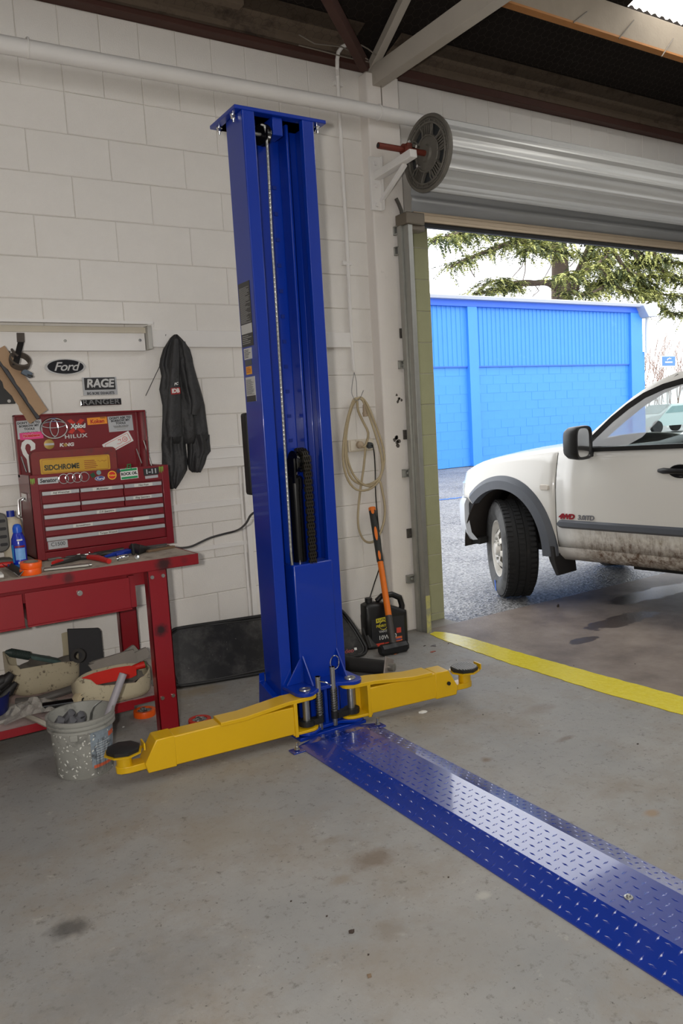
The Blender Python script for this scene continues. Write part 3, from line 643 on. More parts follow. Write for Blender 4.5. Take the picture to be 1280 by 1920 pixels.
# swing arms
padm = mat('pad_rubber', (26, 26, 27), .6, 0, .1, 30)
def arm(p, e, flip):
    """box-section arm from the pivot p to the lift pad e"""
    p = V(p); e = V(e); d = (e - p); d.z = 0; L = d.length; d.normalize(); n_ = Z.cross(d)
    if n_.y > 0: n_ = -n_                            # towards the camera side
    F = lambda a, b_, c: p + d * a + n_ * b_ + Z * c
    def bx(g, a0, a1, b0, b1, z0, z1): return g.obox(F((a0+a1)/2, (b0+b1)/2, (z0+z1)/2), d * (a1-a0)/2, n_ * (b1-b0)/2, Z * (z1-z0)/2)
    hw = .045; z0, z1 = .043, .165
    a_end = L - .125
    root = obj('swing_arm', bx(G(), .075, a_end, -hw, hw, z0, z1), yellow, lift, bevel=.005, label='yellow swing arm reaching towards the %s' % ('workbench' if flip else 'doorway'))
    # forked end: upper bent strap and lower lug round the pivot
    def strap(prof, zt, w0):
        g = G(); rings = []
        for a, zz, ww in prof: rings.append([F(a, -ww, zz), F(a, ww, zz), F(a, ww, zz + zt), F(a, -ww, zz + zt)])
        return g.loft(rings)
    g = strap([(-.047, .178, .016), (-.035, .178, .034), (-.012, .178, .045), (.03, .178, .047), (.10, .178, hw + .004), (.30, .157, hw + .004), (.405, .157, hw + .004)], .017, 0)
    obj('upper_strap', g, yellow, root, bevel=.002)
    g = strap([(-.047, .037, .016), (-.035, .037, .034), (-.012, .037, .045), (.03, .037, .047), (.085, .037, hw)], .012, 0); obj('lower_lug', g, yellow, root, bevel=.002)
    obj('end_plate', bx(G(), .062, .078, -hw - .004, hw + .004, .03, .18), yellow, root, bevel=.002)
    obj('side_plate', bx(G(), .04, .066, -hw, -hw + .014, .045, .18), yellow, root, bevel=.002)
    # inner extension, chamfered nose
    g = G(); zi0, zi1 = z0 - .012, z1 - .002
    prof = [(a_end - .01, zi1 + .002), (a_end - .01, zi0), (a_end + .075, zi0), (a_end + .075, zi0 + .03), (a_end + .01, zi1)]
    pts = [[F(a, b_, zz) for a, zz in ((a_end - .07, z0 - .004), (a_end + .045, z0 - .004), (a_end + .055, z0 + .035), (a_end + .005, z1 + .002), (a_end - .07, z1 + .002))] for b_ in (-hw - .003, hw + .003)]
    obj('nose_plate', g.loft(pts), yellow, root, bevel=.004)
    if not flip: obj('nose_bolt', G().cyl(F(a_end + .0, hw + .004, .105), F(a_end + .0, hw + .012, .105), .009, n=12), blk, root)
    g = strap([(a_end + .0, .052, .03), (a_end + .09, .052, .034), (L - .01, .052, .034), (L + .02, .052, .026), (L + .034, .052, .01)], .028, 0); obj('pad_tongue', g, yellow, root, bevel=.003)
    c_ = p + d * L
    obj('pad_stem', G().cyl(c_ + Z * .07, c_ + Z * .128, .03, n=20), yellow, root)
    g = G().lathe([(.062, 0), (.075, .004), (.076, .01), (.0, .01)], c_ + Z * .125, Z, 8); pad = obj('lift_pad', g, yellow, root)
    a0 = d
    g.cur = 0; lip = G().obox(c_ - d * .078 + Z * .142 if flip else c_ + d * .078 + Z * .142, n_ * .028, d * .003, Z * .014); obj('pad_lip', lip, yellow, root)
    g = G().lathe([(.066, 0), (.067, .014), (.062, .017), (.0, .017)], c_ + Z * .135, Z, 8); rub = obj('pad_rubber', g, padm, root, label='black rubber pad' if flip else 'black rubber pad with worn pale ribs')
    g = G()
    for k in range(-5, 6):
        hh = sqrt(max(0, .06 ** 2 - (k * .0105) ** 2)); cc = c_ + d * (k * .0105) + Z * .1535
        g.obox(cc, n_ * hh, d * (.0026 if not flip else .0022), Z * .0016)
    if not flip: obj('rib', g, mat('worn_ribs', (150, 150, 148), .5), root, kind='stuff', smooth=0)
arm((.888, -1.165, 0), (.098, -1.105, 0), True)
arm((1.122, -1.165, 0), (1.735, -1.235, 0), False)

# ---------------------------------------------------------------- checker-plate cable cover on the floor
cov = empty('cable_cover', (1.0, -2.5, 0), 'blue checker plate cable cover running across the floor from the column', 'floor cover')
ramp_b = mat('cover_blue', (14, 46, 140), .26, 0, .03, 3, coat=.8, spec=1.0)
xa, xb, xc, xd, hz = .80, .893, 1.082, 1.195, .042
ya, yb = -1.235, -3.9
g = G(); prof = [(xa, .0), (xa, .004), (xb, hz), (xc, hz), (xd, .004), (xd, 0)]
g.loft([[(x, ya + .0, z_ * .55 if z_ > .01 else z_) for x, z_ in prof], [(x, ya - .10, z_) for x, z_ in prof], [(x, yb, z_) for x, z_ in prof]]); obj('cover_plate', g, ramp_b, cov, smooth=0)
g = G(); pt = .0325; NX = 13; rowi = 0
def topz(x):
    return .004 + (hz - .004) * (x - xa) / (xb - xa) if x < xb else hz if x < xc else .004 + (hz - .004) * (xd - x) / (xd - xc)
def lens(c_, d, n_, up):
    L, W_, H = .0135, .0042, .0016
    g.add([c_ - d * L, c_ + n_ * W_, c_ + d * L, c_ - n_ * W_, c_ + up * H - d * L * .35, c_ + up * H + d * L * .35],
          [(0, 3, 4), (3, 5, 4), (3, 2, 5), (0, 4, 1), (1, 4, 5), (1, 5, 2)])
y = ya - .04
while y > yb + .02:
    for i in range(12):
        x = xa + .018 + (xd - xa - .036) * i / 11
        if min(abs(x - xb), abs(x - xc)) < .006: continue
        z_ = topz(x); z2 = topz(x + .002); up = V((-(z2 - z_) / .002, 0, 1)).normalized()
        if y > ya - .1: z_ *= .55 + .45 * (ya - y) / .1
        t_ = Y if (i + rowi) % 2 == 0 else (X - up * X.dot(up)).normalized()
        lens(V((x, y, z_ - .0001)), t_, up.cross(t_), up)
    y -= pt; rowi += 1
obj('tread_bars', g, ramp_b, cov, kind='stuff', smooth=0)
for px, py in ((557, 1407), (708, 1360)):
    p = at(px, py, z=.005); s_ = -1 if px < 600 else 1
    x_in = xa + .005 if s_ < 0 else xd - .005
    g = G(); g.box(min(p.x - .028, x_in), max(p.x + .028, x_in), p.y - .025, p.y + .025, 0, .006); obj('anchor_tab', g, ramp_b, cov, bevel=.001)
    g = G().cyl(p + Z * .005, p + Z * .008, .012, n=14).cyl(p + Z * .008, p + Z * .017, .0085, n=6).cyl(p + Z * .017, p + Z * .034, .0048, n=10); obj('anchor_bolt', g, steel, cov)
p = at(1178, 1683, z=hz); g = G().lathe([(.013, 0), (.012, .003), (.0, .004)], p, Z, 14).lathe([(.007, 0), (.005, .006), (0, .007)], p + Z * .003, Z, 10); obj('cover_screw', g, steel, cov)

# ---------------------------------------------------------------- workbench
bench = empty('workbench', (.0, -.43, 0), 'red steel workbench with drawers and a lower shelf against the back wall', 'workbench')
BF, BB, BX = -.755, -.08, .606
dust = mat('dusty_top', (176, 164, 150), .85, 0, .1, 9, bump=.3, bs=60, dirt=(104, 92, 84), dirt_at=(.5, .7), ds=14)
redb = mat('bench_red', (132, 10, 24), .38, 0, .05, 5, coat=.15, dirt=(48, 14, 18), dirt_at=(.70, .74), ds=7)
def scorch():                                     # black spray and burn marks that belong to the paint
    t = redb.node_tree; b = t.nodes['Principled BSDF']; lk = b.inputs['Base Color'].links[0]; c = lk.from_socket; p = wpos(t)
    for px, py, yy, r, am in ((306, 1058, BF, .045, .9), (128, 1084, BF, .03, .7), (92, 1080, BF, .016, .6), (302, 1182, -.753, .035, .95), (345, 1050, BF, .02, .3)):
        q = at(px, py, y=yy); v = nd(t, 'ShaderNodeVectorMath', operation='DISTANCE'); t.links.new(p, v.inputs[0]); v.inputs[1].default_value = q
        d = mth(t, 'ADD', mth(t, 'DIVIDE', v.outputs['Value'], r), mth(t, 'MULTIPLY', mth(t, 'SUBTRACT', noise(t, 60, 5, .7, p), .5), .9))
        m = nd(t, 'ShaderNodeMapRange'); m.inputs[1].default_value = 1.05; m.inputs[2].default_value = .35; t.links.new(d, m.inputs[0])
        c = mixc(t, mth(t, 'MULTIPLY', m.outputs[0], am), c, lin((34, 18, 20)))
    t.links.new(c, b.inputs['Base Color'])
scorch()
g = G(); g.box(-1.2, BX - .004, BF + .004, BB, .795, .811); obj('bench_top', g, dust, bench, bevel=.002)
g = G(); g.box(-1.2, BX, BF - .002, BF + .004, .765, .812); g.box(BX - .005, BX + .001, BF, BB, .765, .812); g.box(-1.2, BX, BF, BF + .05, .763, .768); obj('top_edge', g, redb, bench, bevel=.001)
scorch = mat('scorched_paint', (52, 24, 26), .7, 0, .15, 20)
for x0, x1, y0, y1, y_ in ((-1.2, .455, -.68, -.15, 0),):
    g = G(); g.box(-1.2, .39, -.70, -.665, .70, .764); obj('apron', g, redb, bench)
LG = []
for x0 in (.366, -1.1):
    for yy, nm in ((-.752, 0), (-.20, 1)):
        g = G(); xx = x0 + (.015 if nm else 0)
        g.box(xx, xx + .09, yy, yy + .006, 0, .765); g.box(xx, xx + .006, yy, yy + .05, 0, .765); g.box(xx + .084, xx + .09, yy, yy + .05, 0, .765)
        lg = obj('leg', g, redb, bench, bevel=.0015); LG.append(lg)
        if nm == 0 and x0 > 0:
            for bx_, bz_ in ((.02, .735), (.07, .735), (.02, .185), (.07, .185)):
                b1 = G().cyl((xx + bx_, yy, bz_), (xx + bx_, yy - .006, bz_), .0085, n=10); obj('bolt', b1, steel, lg)
g = G(); g.box(-1.2, .44, -.598, -.10, .142, .152); obj('shelf', g, mat('dusty_shelf', (170, 150, 146), .8, 0, .1, 8, bump=.2, bs=60, dirt=(120, 98, 96), dirt_at=(.5, .7), ds=10), bench)
g = G(); g.box(-1.2, .12, -.602, -.597, .118, .154); g.box(.0, .30, -.604, -.598, .112, .156); g.box(.3, .445, -.602, -.597, .128, .154); obj('shelf_edge', g, redb, bench, bevel=.001)
for x0, x1 in ((-.142, .288), (-.60, -.152)):
    d = G(); d.box(x0, x1, -.742, -.735, .612, .748); d.box(x0 + .012, x1 - .012, -.735, -.30, .62, .625); d.box(x0 + .012, x0 + .018, -.735, -.3, .62, .735); d.box(x1 - .018, x1 - .012, -.735, -.3, .62, .735); d.box(x0, x1, -.755, -.735, .608, .614)
    dr = obj('drawer', d, redb, bench, bevel=.002)
    if x0 > -.3: g = G().cyl((x0 + .215, -.742, .715), (x0 + .215, -.752, .715), .0115, n=16).cyl((x0 + .215, -.752, .715), (x0 + .215, -.754, .715), .007, n=12); obj('lock', g, steel, dr)
g = G(); g.box(.29, .318, -.72, -.2, .61, .75); g.box(.20, .318, -.30, -.28, .60, .62); obj('drawer_housing', g, redb, bench)
# ---------------------------------------------------------------- tool chest with open lid
CF, CB, CZ0, CZ1, X0, X1 = -.352, -.075, .815, 1.207, -.006, .645
chest = empty('tool_chest', (.32, -.21, CZ0), 'red nine drawer tool chest with open stickered lid standing on the workbench', 'tool chest')
g = G(); g.box(X0, X1, CF + .02, CB, CZ0, CZ0 + .01); g.box(X0, X0 + .006, CF, CB, CZ0, CZ1); g.box(X1 - .006, X1, CF, CB, CZ0, CZ1); g.box(X0, X1, CB - .005, CB, CZ0, CZ1)
g.box(X0, X0 + .036, CF - .001, CF + .02, CZ0, CZ1); g.box(X1 - .036, X1, CF - .001, CF + .02, CZ0, CZ1); g.box(X0, X1, CF, CF + .02, 1.135, CZ1); g.box(X0, X1, CF, CF + .02, CZ0, .85); g.box(X0 + .03, X1 - .03, CF + .015, CF + .02, .85, 1.14)
g.box(X0, X1, CF + .02, CB, 1.12, 1.126)
body = obj('body', g, redc, chest, bevel=.003)
zr = [at(68, y_, y=CF).z for y_ in (927.5, 952, 972.5, 994.5, 1014.5)]
cs = [X0 + .042, at(148, 912, y=CF).x, at(230, 900, y=CF).x, X1 - .042]
tops = [1.128] + [zr[i] - .013 for i in range(4)] + [.858]
names = ['Adj Wrenches', 'Multimeter', 'Hex Keys', '', '', 'Ring Spanners', 'O.R Spanners', 'Screwdrivers', 'Torque Wrench']
alu = mat('brushed_strip', (178, 180, 182), .4, .4, .05, 40); tape = mat('label_tape', (206, 206, 200), .6, 0, 0)
k = 0
for r_ in range(5):
    cells = [(cs[i], cs[i+1]) for i in range(3)] if r_ < 2 else [(cs[0], cs[3])]
    for ci, (a, b_) in enumerate(cells):
        zt, zb = zr[r_] + .012, (zr[r_ + 1] + .0145 if r_ < 4 else .853)
        dr = obj('drawer', G().box(a + .002, b_ - .002, CF + .0, CF + .014, zb, zt), redc, chest, bevel=.002)
        obj('handle_strip', G().box(a + .003, b_ - .003, CF - .012, CF + .002, zr[r_] - .008, zr[r_] + .010), alu, dr, bevel=.002)
        if names[k]:
            f = {0: .5, 1: .5, 2: .5, 5: .45, 6: .5, 7: .3, 8: .5}[k]; cx_ = a + (b_ - a) * f
            obj('label_strip', G().box(cx_ - .045, cx_ + .045, CF - .0128, CF - .0118, zr[r_] - .0065, zr[r_] + .0085), tape, dr, smooth=0)
            text('lettering', names[k], .0125, ink, dr, (cx_, CF - .0130, zr[r_] + .001), X, Z, .0002, .25, .0003, sx=1.0)
        if r_ == 3: obj('label_strip', G().box(b_ - .16, b_ - .08, CF - .0128, CF - .0118, zr[r_] - .0065, zr[r_] + .0085), tape, dr, smooth=0)
        if r_ == 4:
            pl = obj('name_plate', G().box(a + .008, a + .095, CF - .006, CF + .001, zr[4] - .046, zr[4] - .010), silver, dr, bevel=.001)
            text('lettering', 'C1500', .024, mat('plate_grey', (110, 112, 114), .4, .4, 0), dr, (a + .052, CF - .0065, zr[4] - .025), X, Z, .0008, 0, .0004)
        k += 1
# side handle, lid, hinge stays
p = at(43, 952, x=X0 - .004); hx = X0 - .004
g = G(); g.tube([(hx - .002, -.24, 1.10), (hx - .022, -.24, 1.09), (hx - .026, -.24, 1.02), (hx - .022, -.20, 1.01), (hx - .026, -.17, 1.02), (hx - .022, -.165, 1.09), (hx - .002, -.165, 1.10)], .005, 8); g.box(hx - .003, hx + .002, -.26, -.15, 1.085, 1.12)
obj('side_handle', g, chrome, chest)
g = G(); g.box(X0 + .0, X1 - .016, -.092, -.080, 1.19, 1.487); g.box(X0 - .0, X0 + .008, -.125, -.08, 1.19, 1.487); g.box(X1 - .024, X1 - .016, -.125, -.08, 1.19, 1.487); g.box(X0, X1 - .016, -.125, -.08, 1.478, 1.487); g.box(X1 - .055, X1 - .05, -.105, -.09, 1.2, 1.48)
lid = obj('lid', g, redc, chest, bevel=.003, label='open red lid covered in badges and stickers')
for x in (X0 + .03, X1 - .06):
    g = G().tube([(x, -.13, 1.215), (x - .012, -.10, 1.29)], .0035, 6); obj('lid_stay', g, steel, chest)
g = G().tube([(X1 - .01, -.13, 1.20), (X1 - .03, -.10, 1.33)], .003, 6); obj('lid_stay', g, steel, chest)

def R4(cx, cy, w_, h, y):
    p = at(cx, cy, y=y); return p, (at(cx + w_/2, cy, y=y) - at(cx - w_/2, cy, y=y)).length, (at(cx, cy + h/2, y=y) - at(cx, cy - h/2, y=y)).length
def plate(name, px, m, par, y, label=None, th_=.0012, r=0, rot=None):
    cx, cy, w_, h = px; p, wm, hm = R4(cx, cy, w_, h, y)
    rt = V((cos(rot or 0), 0, sin(rot or 0))); up = V((-sin(rot or 0), 0, cos(rot or 0)))
    poly = rrect(wm, hm, r) if r else [(-wm/2, -hm/2), (wm/2, -hm/2), (wm/2, hm/2), (-wm/2, hm/2)]
    o = obj(name, G().prism(poly, p, rt, up, (0, -th_, 0)), m, par, label=label, smooth=20)
    return o, p - Y * th_, wm, hm, rt, up
LY = -.0925
hot = mat('print_red', (206, 40, 34), .45, 0, 0); orange = mat('print_orange', (236, 150, 40), .5, 0, 0); pink = mat('print_pink', (226, 60, 130), .5, 0, 0); gold = mat('gold_print', (170, 140, 70), .4, .3, 0); grn = mat('print_green', (20, 140, 80), .5, 0, 0); bprint = mat('print_blue', (30, 56, 140), .4, 0, 0)
for cx, cy, w_, h, rows in ((55, 805, 49, 34, 0), (226, 794, 46, 29, 1)):
    o, p, wm, hm, rt, up = plate('sticker', (cx, cy, w_, h), silver, lid, LY, label='silver notice sticker', rot=.03)
    for i, (tx_, sz) in enumerate((("DON'T ASK TO", .0125), ('BORROW MY', .0125), ('TOOLS', .0125), ('Call the Man of the Day', .0065))):
        text('lettering', tx_, sz * (wm / .105), ink, o, p + up * (hm * (.36 - .17 * i)) - Y * .0002, rt, up, .0006 if i < 3 else .0001, 0, .0003, sx=1.05)
    if rows: obj('fine_print', G().obox(p - up * hm * .22, rt * wm * .28, Y * .0004, up * hm * .06).obox(p - up * hm * .36, rt * wm * .18, Y * .0004, up * hm * .02), pale, o, kind='stuff', smooth=0)
o, p, wm, hm, rt, up = plate('sticker', (59, 817, 44, 13), pink, lid, LY - .0014, rot=.03)
text('lettering', 'Nolathane', .018, hot, o, p + up * .001 - Y * .0004, rt, up, .0012, 0, .0003, sx=1.0)
text('lettering', 'Nolathane', .018, mat('print_pale_pink', (246, 190, 214), .5, 0, 0), o, p + up * .001 - Y * .0002, rt, up, .0022, 0, .0003, sx=1.0)
# three-ellipse chrome emblem
p, wm, hm = R4(101, 803, 51, 40, LY); g = G()
def ell(c, rx, rz, r, n=40, rot=0.0):
    g.tube([c + X * (rx * cos(a) * cos(rot) - rz * sin(a) * sin(rot)) + Z * (rx * cos(a) * sin(rot) + rz * sin(a) * cos(rot)) for a in [2*pi*k_/n for k_ in range(n + 1)]], r, 6, False)
p = p - Y * .004
ell(p, wm*.48, hm*.47, .0045); ell(p + Z * hm * .17, wm*.44, hm*.15, .0035); ell(p + Z * hm * .02, wm*.15, hm*.40, .0040)
obj('emblem', g, chrome, lid, label='chrome three ellipse emblem')
p, wm, hm = R4(143, 799, 42, 27, LY)
xg = G()
for s_ in (-1, 1): xg.obox(p - Y * .0006, V((.30 * wm, 0, s_ * .46 * hm)), V((0, .0004, 0)), V((.09 * wm, 0, -s_ * .05 * hm)))
st = obj('sticker', xg, mat('print_dark_red', (196, 46, 30), .5, 0, 0), lid, smooth=0)
text('lettering', 'Xplod', .030, ink, st, p + X * .008 - Y * .0016, X, Z, .0034, .1, .0003, sx=.95); text('lettering', 'Xplod', .030, white, st, p + X * .008 - Y * .0022, X, Z, .0012, .1, .0003, sx=.95)
p, wm, hm = R4(142, 818, 50, 10, LY); text('emblem', 'HILUX', .0255, mat('bright_letter', (206, 206, 204), .3, .3, 0), lid, p - Y * .003, V((1, 0, .02)), Z, .0006, 0, .002, sx=1.35, gap=1.15)
o, p, wm, hm, rt, up = plate('sticker', (182, 789, 37, 13), orange, lid, LY, label='orange sticker', rot=.03)
text('lettering', 'Koken', .0265, mat('print_deep_red', (180, 40, 24), .5, 0, 0), o, p - up * .003 - Y * .0002, rt, up, .0010, .05, .0003); text('lettering', 'TOOLS', .0085, ink, o, p + up * .0125 + rt * wm * .3 - Y * .0002, rt, up, .0003, 0, .0003)
# white sticker with a red outline drawing, tilted
o, p, wm, hm, rt, up = plate('sticker', (221, 830, 56, 21), white, lid, LY, label='tilted white sticker with red line drawing', rot=.42)
g = G(); q = p - Y * .0006
fr = [q + rt * a + up * b_ for a, b_ in rrect(wm * .86, hm * .74, .006)]; g.tube(fr + [fr[0]], .0011, 4, False)
ring = [q + rt * (wm * .26 + .012 * cos(a)) + up * (.012 * sin(a)) for a in [2*pi*k_/20 for k_ in range(21)]]; g.tube(ring, .0016, 4, False)
g.tube([q + rt * (wm * .26 + .004 * cos(a)) + up * (.004 * sin(a)) for a in [2*pi*k_/10 for k_ in range(11)]], .0012, 4, False)
g.tube([q + rt * (wm * .10), q + rt * (wm * .13) + up * .010, q + rt * (wm * .04) + up * .012], .002, 4); g.tube([q - rt * (wm * .05) - up * .004, q + rt * wm * .06 - up * .008, q + rt * wm * .16 - up * .004], .0012, 4)
obj('drawing', g, hot, o, smooth=0)
# white looped figure
g = G(); q = lambda px, py: at(px, py, y=LY - .001)
loop = [(58, 832), (50, 826), (43, 832), (42, 842), (46, 852), (53, 860), (58, 872), (60, 885)]
outr = [(66, 838), (64, 828), (54, 824), (44, 826), (39, 834), (40, 846), (47, 856), (51, 862), (50, 870), (54, 886), (62, 886), (62, 866), (58, 856), (52, 850), (47, 842), (48, 834), (54, 832), (57, 838), (60, 846)]
g.prism([(0, 0)], (0, 0, 0), X, Z, Y) if False else None
A_ = [(66, 842), (66, 832), (58, 825), (48, 824), (41, 830), (39, 840), (43, 852), (50, 861), (52, 874), (54, 886)]; B_ = [(57, 846), (58, 838), (55, 833), (51, 832), (48, 835), (47, 841), (51, 850), (58, 858), (61, 872), (62, 886)]
n_ = len(A_); vs = [q(*a) for a in A_] + [q(*b_) for b_ in B_]; vs += [v_ - Y * .0012 for v_ in vs]
fs = []
for i in range(n_ - 1): fs += [(2*n_+i, 2*n_+i+1, 3*n_+i+1, 3*n_+i), (i, n_+i, n_+i+1, i+1)]
g.add(vs, fs); obj('sticker', g, white, lid, label='white looped figure sticker', smooth=0)
p, wm, hm = R4(92, 833, 19, 17, LY); g = G().lathe([(.024, 0), (.024, .003), (.019, .004), (0, .0045)], p, -Y, 24); o = obj('badge', g, gold, lid, label='round gold badge')
obj('badge_band', G().obox(p - Y * .005, X * .022, Y * .0006, Z * .005), silver, o, smooth=0)
p, wm, hm = R4(125, 834, 34, 10, LY); text('sticker', 'K NG', .0225, white, lid, p - Y * .0008, X, Z, .0010, .1, .0003, sx=1.25, label='white lettering with a gold crown')
p2 = p - X * .006; obj('crown', G().prism([(-.007, -.007), (.007, -.007), (.009, .009), (.004, .004), (0, .010), (-.004, .004), (-.009, .009)], p2 - Y * .0004, X, Z, (0, -.0008, 0)), gold, lid, smooth=0)
# front band stickers
FY = CF - .0015
def claw(px, py):
    p, wm, hm = R4(px, py, 9, 13, FY); g = G()
    for i, (l0, l1) in enumerate(((-.4, .5), (-.5, .45), (-.3, .5))):
        x_ = (i - 1) * wm * .33; g.prism([(x_ - .0028, l1 * hm), (x_ + .0028, l1 * hm), (x_ + .002, 0), (x_ + .0006, l0 * hm), (x_ - .002, l0 * .4 * hm)], p, X, Z, (0, -.0008, 0))
    obj('sticker', g, mat('claw_green', (120, 170, 60), .5, 0, 0), body, label='green claw mark sticker', smooth=0)
claw(61, 904); claw(302, 881)
o, p, wm, hm, rt, up = plate('badge', (90, 901, 38, 12), silver, body, FY, label='silver name badge', th_=.003, r=.002, rot=.0); text('lettering', 'Senator', .0255, ink, o, p - Y * .0002, X, Z, .0008, .2, .0004, sx=.92)
g = G()
for px, py in ((119, 898), (131.5, 896.8), (144.5, 895.6), (157.5, 894)): p, wm, hm = R4(px, py, 17, 18, FY); g.torus(p - Y * .003, Y, .0215, .0028, 28, 6)
obj('emblem', g, chrome, body, label='four linked chrome rings')
for px, py, w_, h, m_, lb in ((174, 891, 8, 8, mat('dark_green', (24, 70, 44), .5, 0, 0), None), (222, 883, 7, 7, mat('dark_navy', (40, 44, 70), .5, 0, 0), None)): plate('sticker', (px, py, w_, h), m_, body, FY, r=.002, rot=.5)
p, wm, hm = R4(185, 886, 8, 8, FY); obj('sticker', G().lathe([(.011, 0), (.011, .001), (0, .001)], p, -Y, 18), mat('teal', (120, 150, 150), .5, 0, 0), body)
def oval(par, px, py, w_, h, y, size, thick=.003, sub='badge', name='badge', lab=None):
    p, wm, hm = R4(px, py, w_, h, y); E_ = lambda k_, f: [(wm/2*f*cos(2*pi*i/36), hm/2*f*sin(2*pi*i/36)) for i in range(36)]
    o = obj(name, G().prism(E_(0, 1), p, X, Z, (0, -thick, 0)), chrome if par is None else silver, par, label=lab, bevel=.0)
    obj('oval_face', G().prism(E_(0, .88), p - Y * thick, X, Z, (0, -.0008, 0)), mat('navy_enamel', (12, 14, 24), .2, 0, 0) if par is None else bprint, o)
    text('lettering', 'Ford', size, chrome if par is None else white, o, p - Y * (thick + .0012) - Z * .001, X, Z, size * .012, .35, .0008, sx=1.1, gap=.92)
    return o
oval(body, 187, 897, 19, 9, FY, .0185, lab='small blue oval sticker')
p, wm, hm = R4(210, 891, 16, 16, FY); o = obj('sticker', G().lathe([(.021, 0), (.021, .001), (0, .001)], p, -Y, 24), mat('print_yellow', (236, 190, 50), .5, 0, 0), body, label='round red and yellow sticker'); obj('red_disc', G().lathe([(.017, 0), (.017, .0008), (0, .0008)], p - Y * .001, -Y, 24), hot, o)
text('lettering', 'Koken', .012, mat('print_yellow', (236, 190, 50), .5, 0, 0), o, p - Y * .0020, X, Z, .0004, .1, .0003)
o, p, wm, hm, rt, up = plate('sticker', (242, 888, 33, 20), white, body, FY, label='white and green sticker', rot=.03)
for f in (.36, -.36): obj('green_bar', G().obox(p + up * hm * f - Y * .0004, rt * wm * .46, Y * .0004, up * hm * .10), grn, o, smooth=0)
text('lettering', 'ROCK OIL', .0185, ink, o, p - Y * .0004, rt, up, .0009, 0, .0003, sx=.92)
q = p + up * (hm * .66); g = G().tube([q + rt * -.014 - up * .004, q + rt * -.008 - up * .008, q - rt * .004 - up * .004, q - rt * .004 + up * .010, q + rt * .012 + up * .010, q + rt * .012 + up * .002, q + rt * .002 - up * .0, q + rt * .014 - up * .009], .0026, 4); obj('green_mark', g, grn, o, smooth=0)
o, p, wm, hm, rt, up = plate('badge', (283, 884, 28, 13), ink, body, FY, th_=.0025, rot=.03, label='black number badge'); text('lettering', '1-11', .030, silver, o, p - Y * .0004, rt, up, .0012, 0, .0006, sx=1.1)
o, p, wm, hm, rt, up = plate('sticker', (284, 894, 24, 5), silver, body, FY, rot=.03)

# small red tool tray standing in the chest
tb = empty('cantilever_tool_box', (.26, -.2, 1.126), 'faded red metal tool box with yellow label standing inside the open tool chest', 'tool box')
ty = -.165; a, b_ = at(60, 884, y=ty), at(221, 884, y=ty); zt = at(140, 842, y=ty).z; wd = b_.x - a.x
faded = mat('faded_red', (128, 46, 44), .6, 0, .12, 10, dirt=(90, 56, 54), dirt_at=(.5, .7), ds=16)
poly = [(p_[0], p_[1]) for p_ in rrect(wd, zt - 1.127, .022)]; poly = [(x_, y_ if y_ > 0 else -(zt - 1.127) / 2) for x_, y_ in poly]
g = G().prism(poly, ((a.x + b_.x)/2, ty, (zt + 1.127)/2), X, Z, (0, .045, 0)); bd = obj('box_body', g, faded, tb, bevel=.004)
p, wm, hm = R4(142, 869, 131, 26, ty - .001)
o = obj('label_plate', G().prism(rrect(wm, hm * 1.1, .008), p - Z * .004, V((1, 0, .0)), Z, (0, -.0012, 0)), mat('label_yellow', (206, 160, 50), .5, 0, .08, 20), tb, label='yellow maker label')
q = p - Z * .004 - Y * .0014; red_l = mat('label_red', (150, 60, 34), .5, 0, 0)
fr = [q + X * a_ + Z * b2 for a_, b2 in rrect(wm * .95, hm * .95, .007)]; obj('border', G().tube(fr + [fr[0]], .0008, 4, False), red_l, o)
text('lettering', 'SIDCHROME', .034, mat('label_green', (52, 58, 44), .5, 0, 0), o, q - X * wm * .20 - Z * .008, X, Z, .0013, .0, .0004, sx=.86, gap=1.0)
g = G(); rr = random.Random(5)
for i in range(5): g.box(q.x + wm * .12, q.x + wm * (.2 + .12 * rr.random()), q.y - .0004, q.y, q.z + .012 - i * .009, q.z + .015 - i * .009)
obj('fine_print', g, red_l, o, smooth=0, kind='stuff')
obj('flourish', G().tube([q + X * (wm * .31 + .006 * k) + Z * (.008 + .004 * sin(k * 1.9)) for k in range(9)], .0007, 4), red_l, o)

# wall emblems
oval(None, 122, 688, 77, 30, -.003, .060, .012, name='oval_emblem')
tag(bpy.data.objects['oval_emblem'], 'black oval chrome rimmed badge on the wall above the tool chest', 'badge')
o, p, wm, hm, rt, up = plate('exhaust_plate', (187, 724, 64, 33), silver, None, -.003, th_=.006); tag(o, 'square chrome framed exhaust maker plate on the block wall', 'badge')
f_ = obj('black_panel', G().obox(p + Z * .012 - Y * .0006, X * wm * .45, Y * .0006, Z * hm * .34), ink, o, smooth=0); text('lettering', 'RAGE', .058, mat('bright_letter', (206, 206, 204), .3, .3, 0), o, p + Z * .012 - Y * .0022, X, Z, .002, .15, .0010, sx=.98, gap=.95)
text('lettering', 'BIG BORE EXHAUSTS', .0185, ink, o, p - Z * hm * .41 - Y * .0004, X, Z, .0006, 0, .0004, sx=.80)
o, p, wm, hm, rt, up = plate('name_badge', (189, 754, 76, 12), blkg, None, -.003, th_=.007); tag(o, 'long narrow black name badge below the exhaust plate', 'badge')
text('lettering', 'RANGER', .038, mat('dull_chrome', (120, 120, 120), .3, .3, 0), o, p - Y * .0004, X, Z, .0008, 0, .001, sx=1.22, gap=1.08)
fr = [p + X * a_ + Z * b2 for a_, b2 in rrect(wm * .98, hm * .9, .004)]; obj('rim', G().tube(fr + [fr[0]], .0016, 4, False), chrome, o)

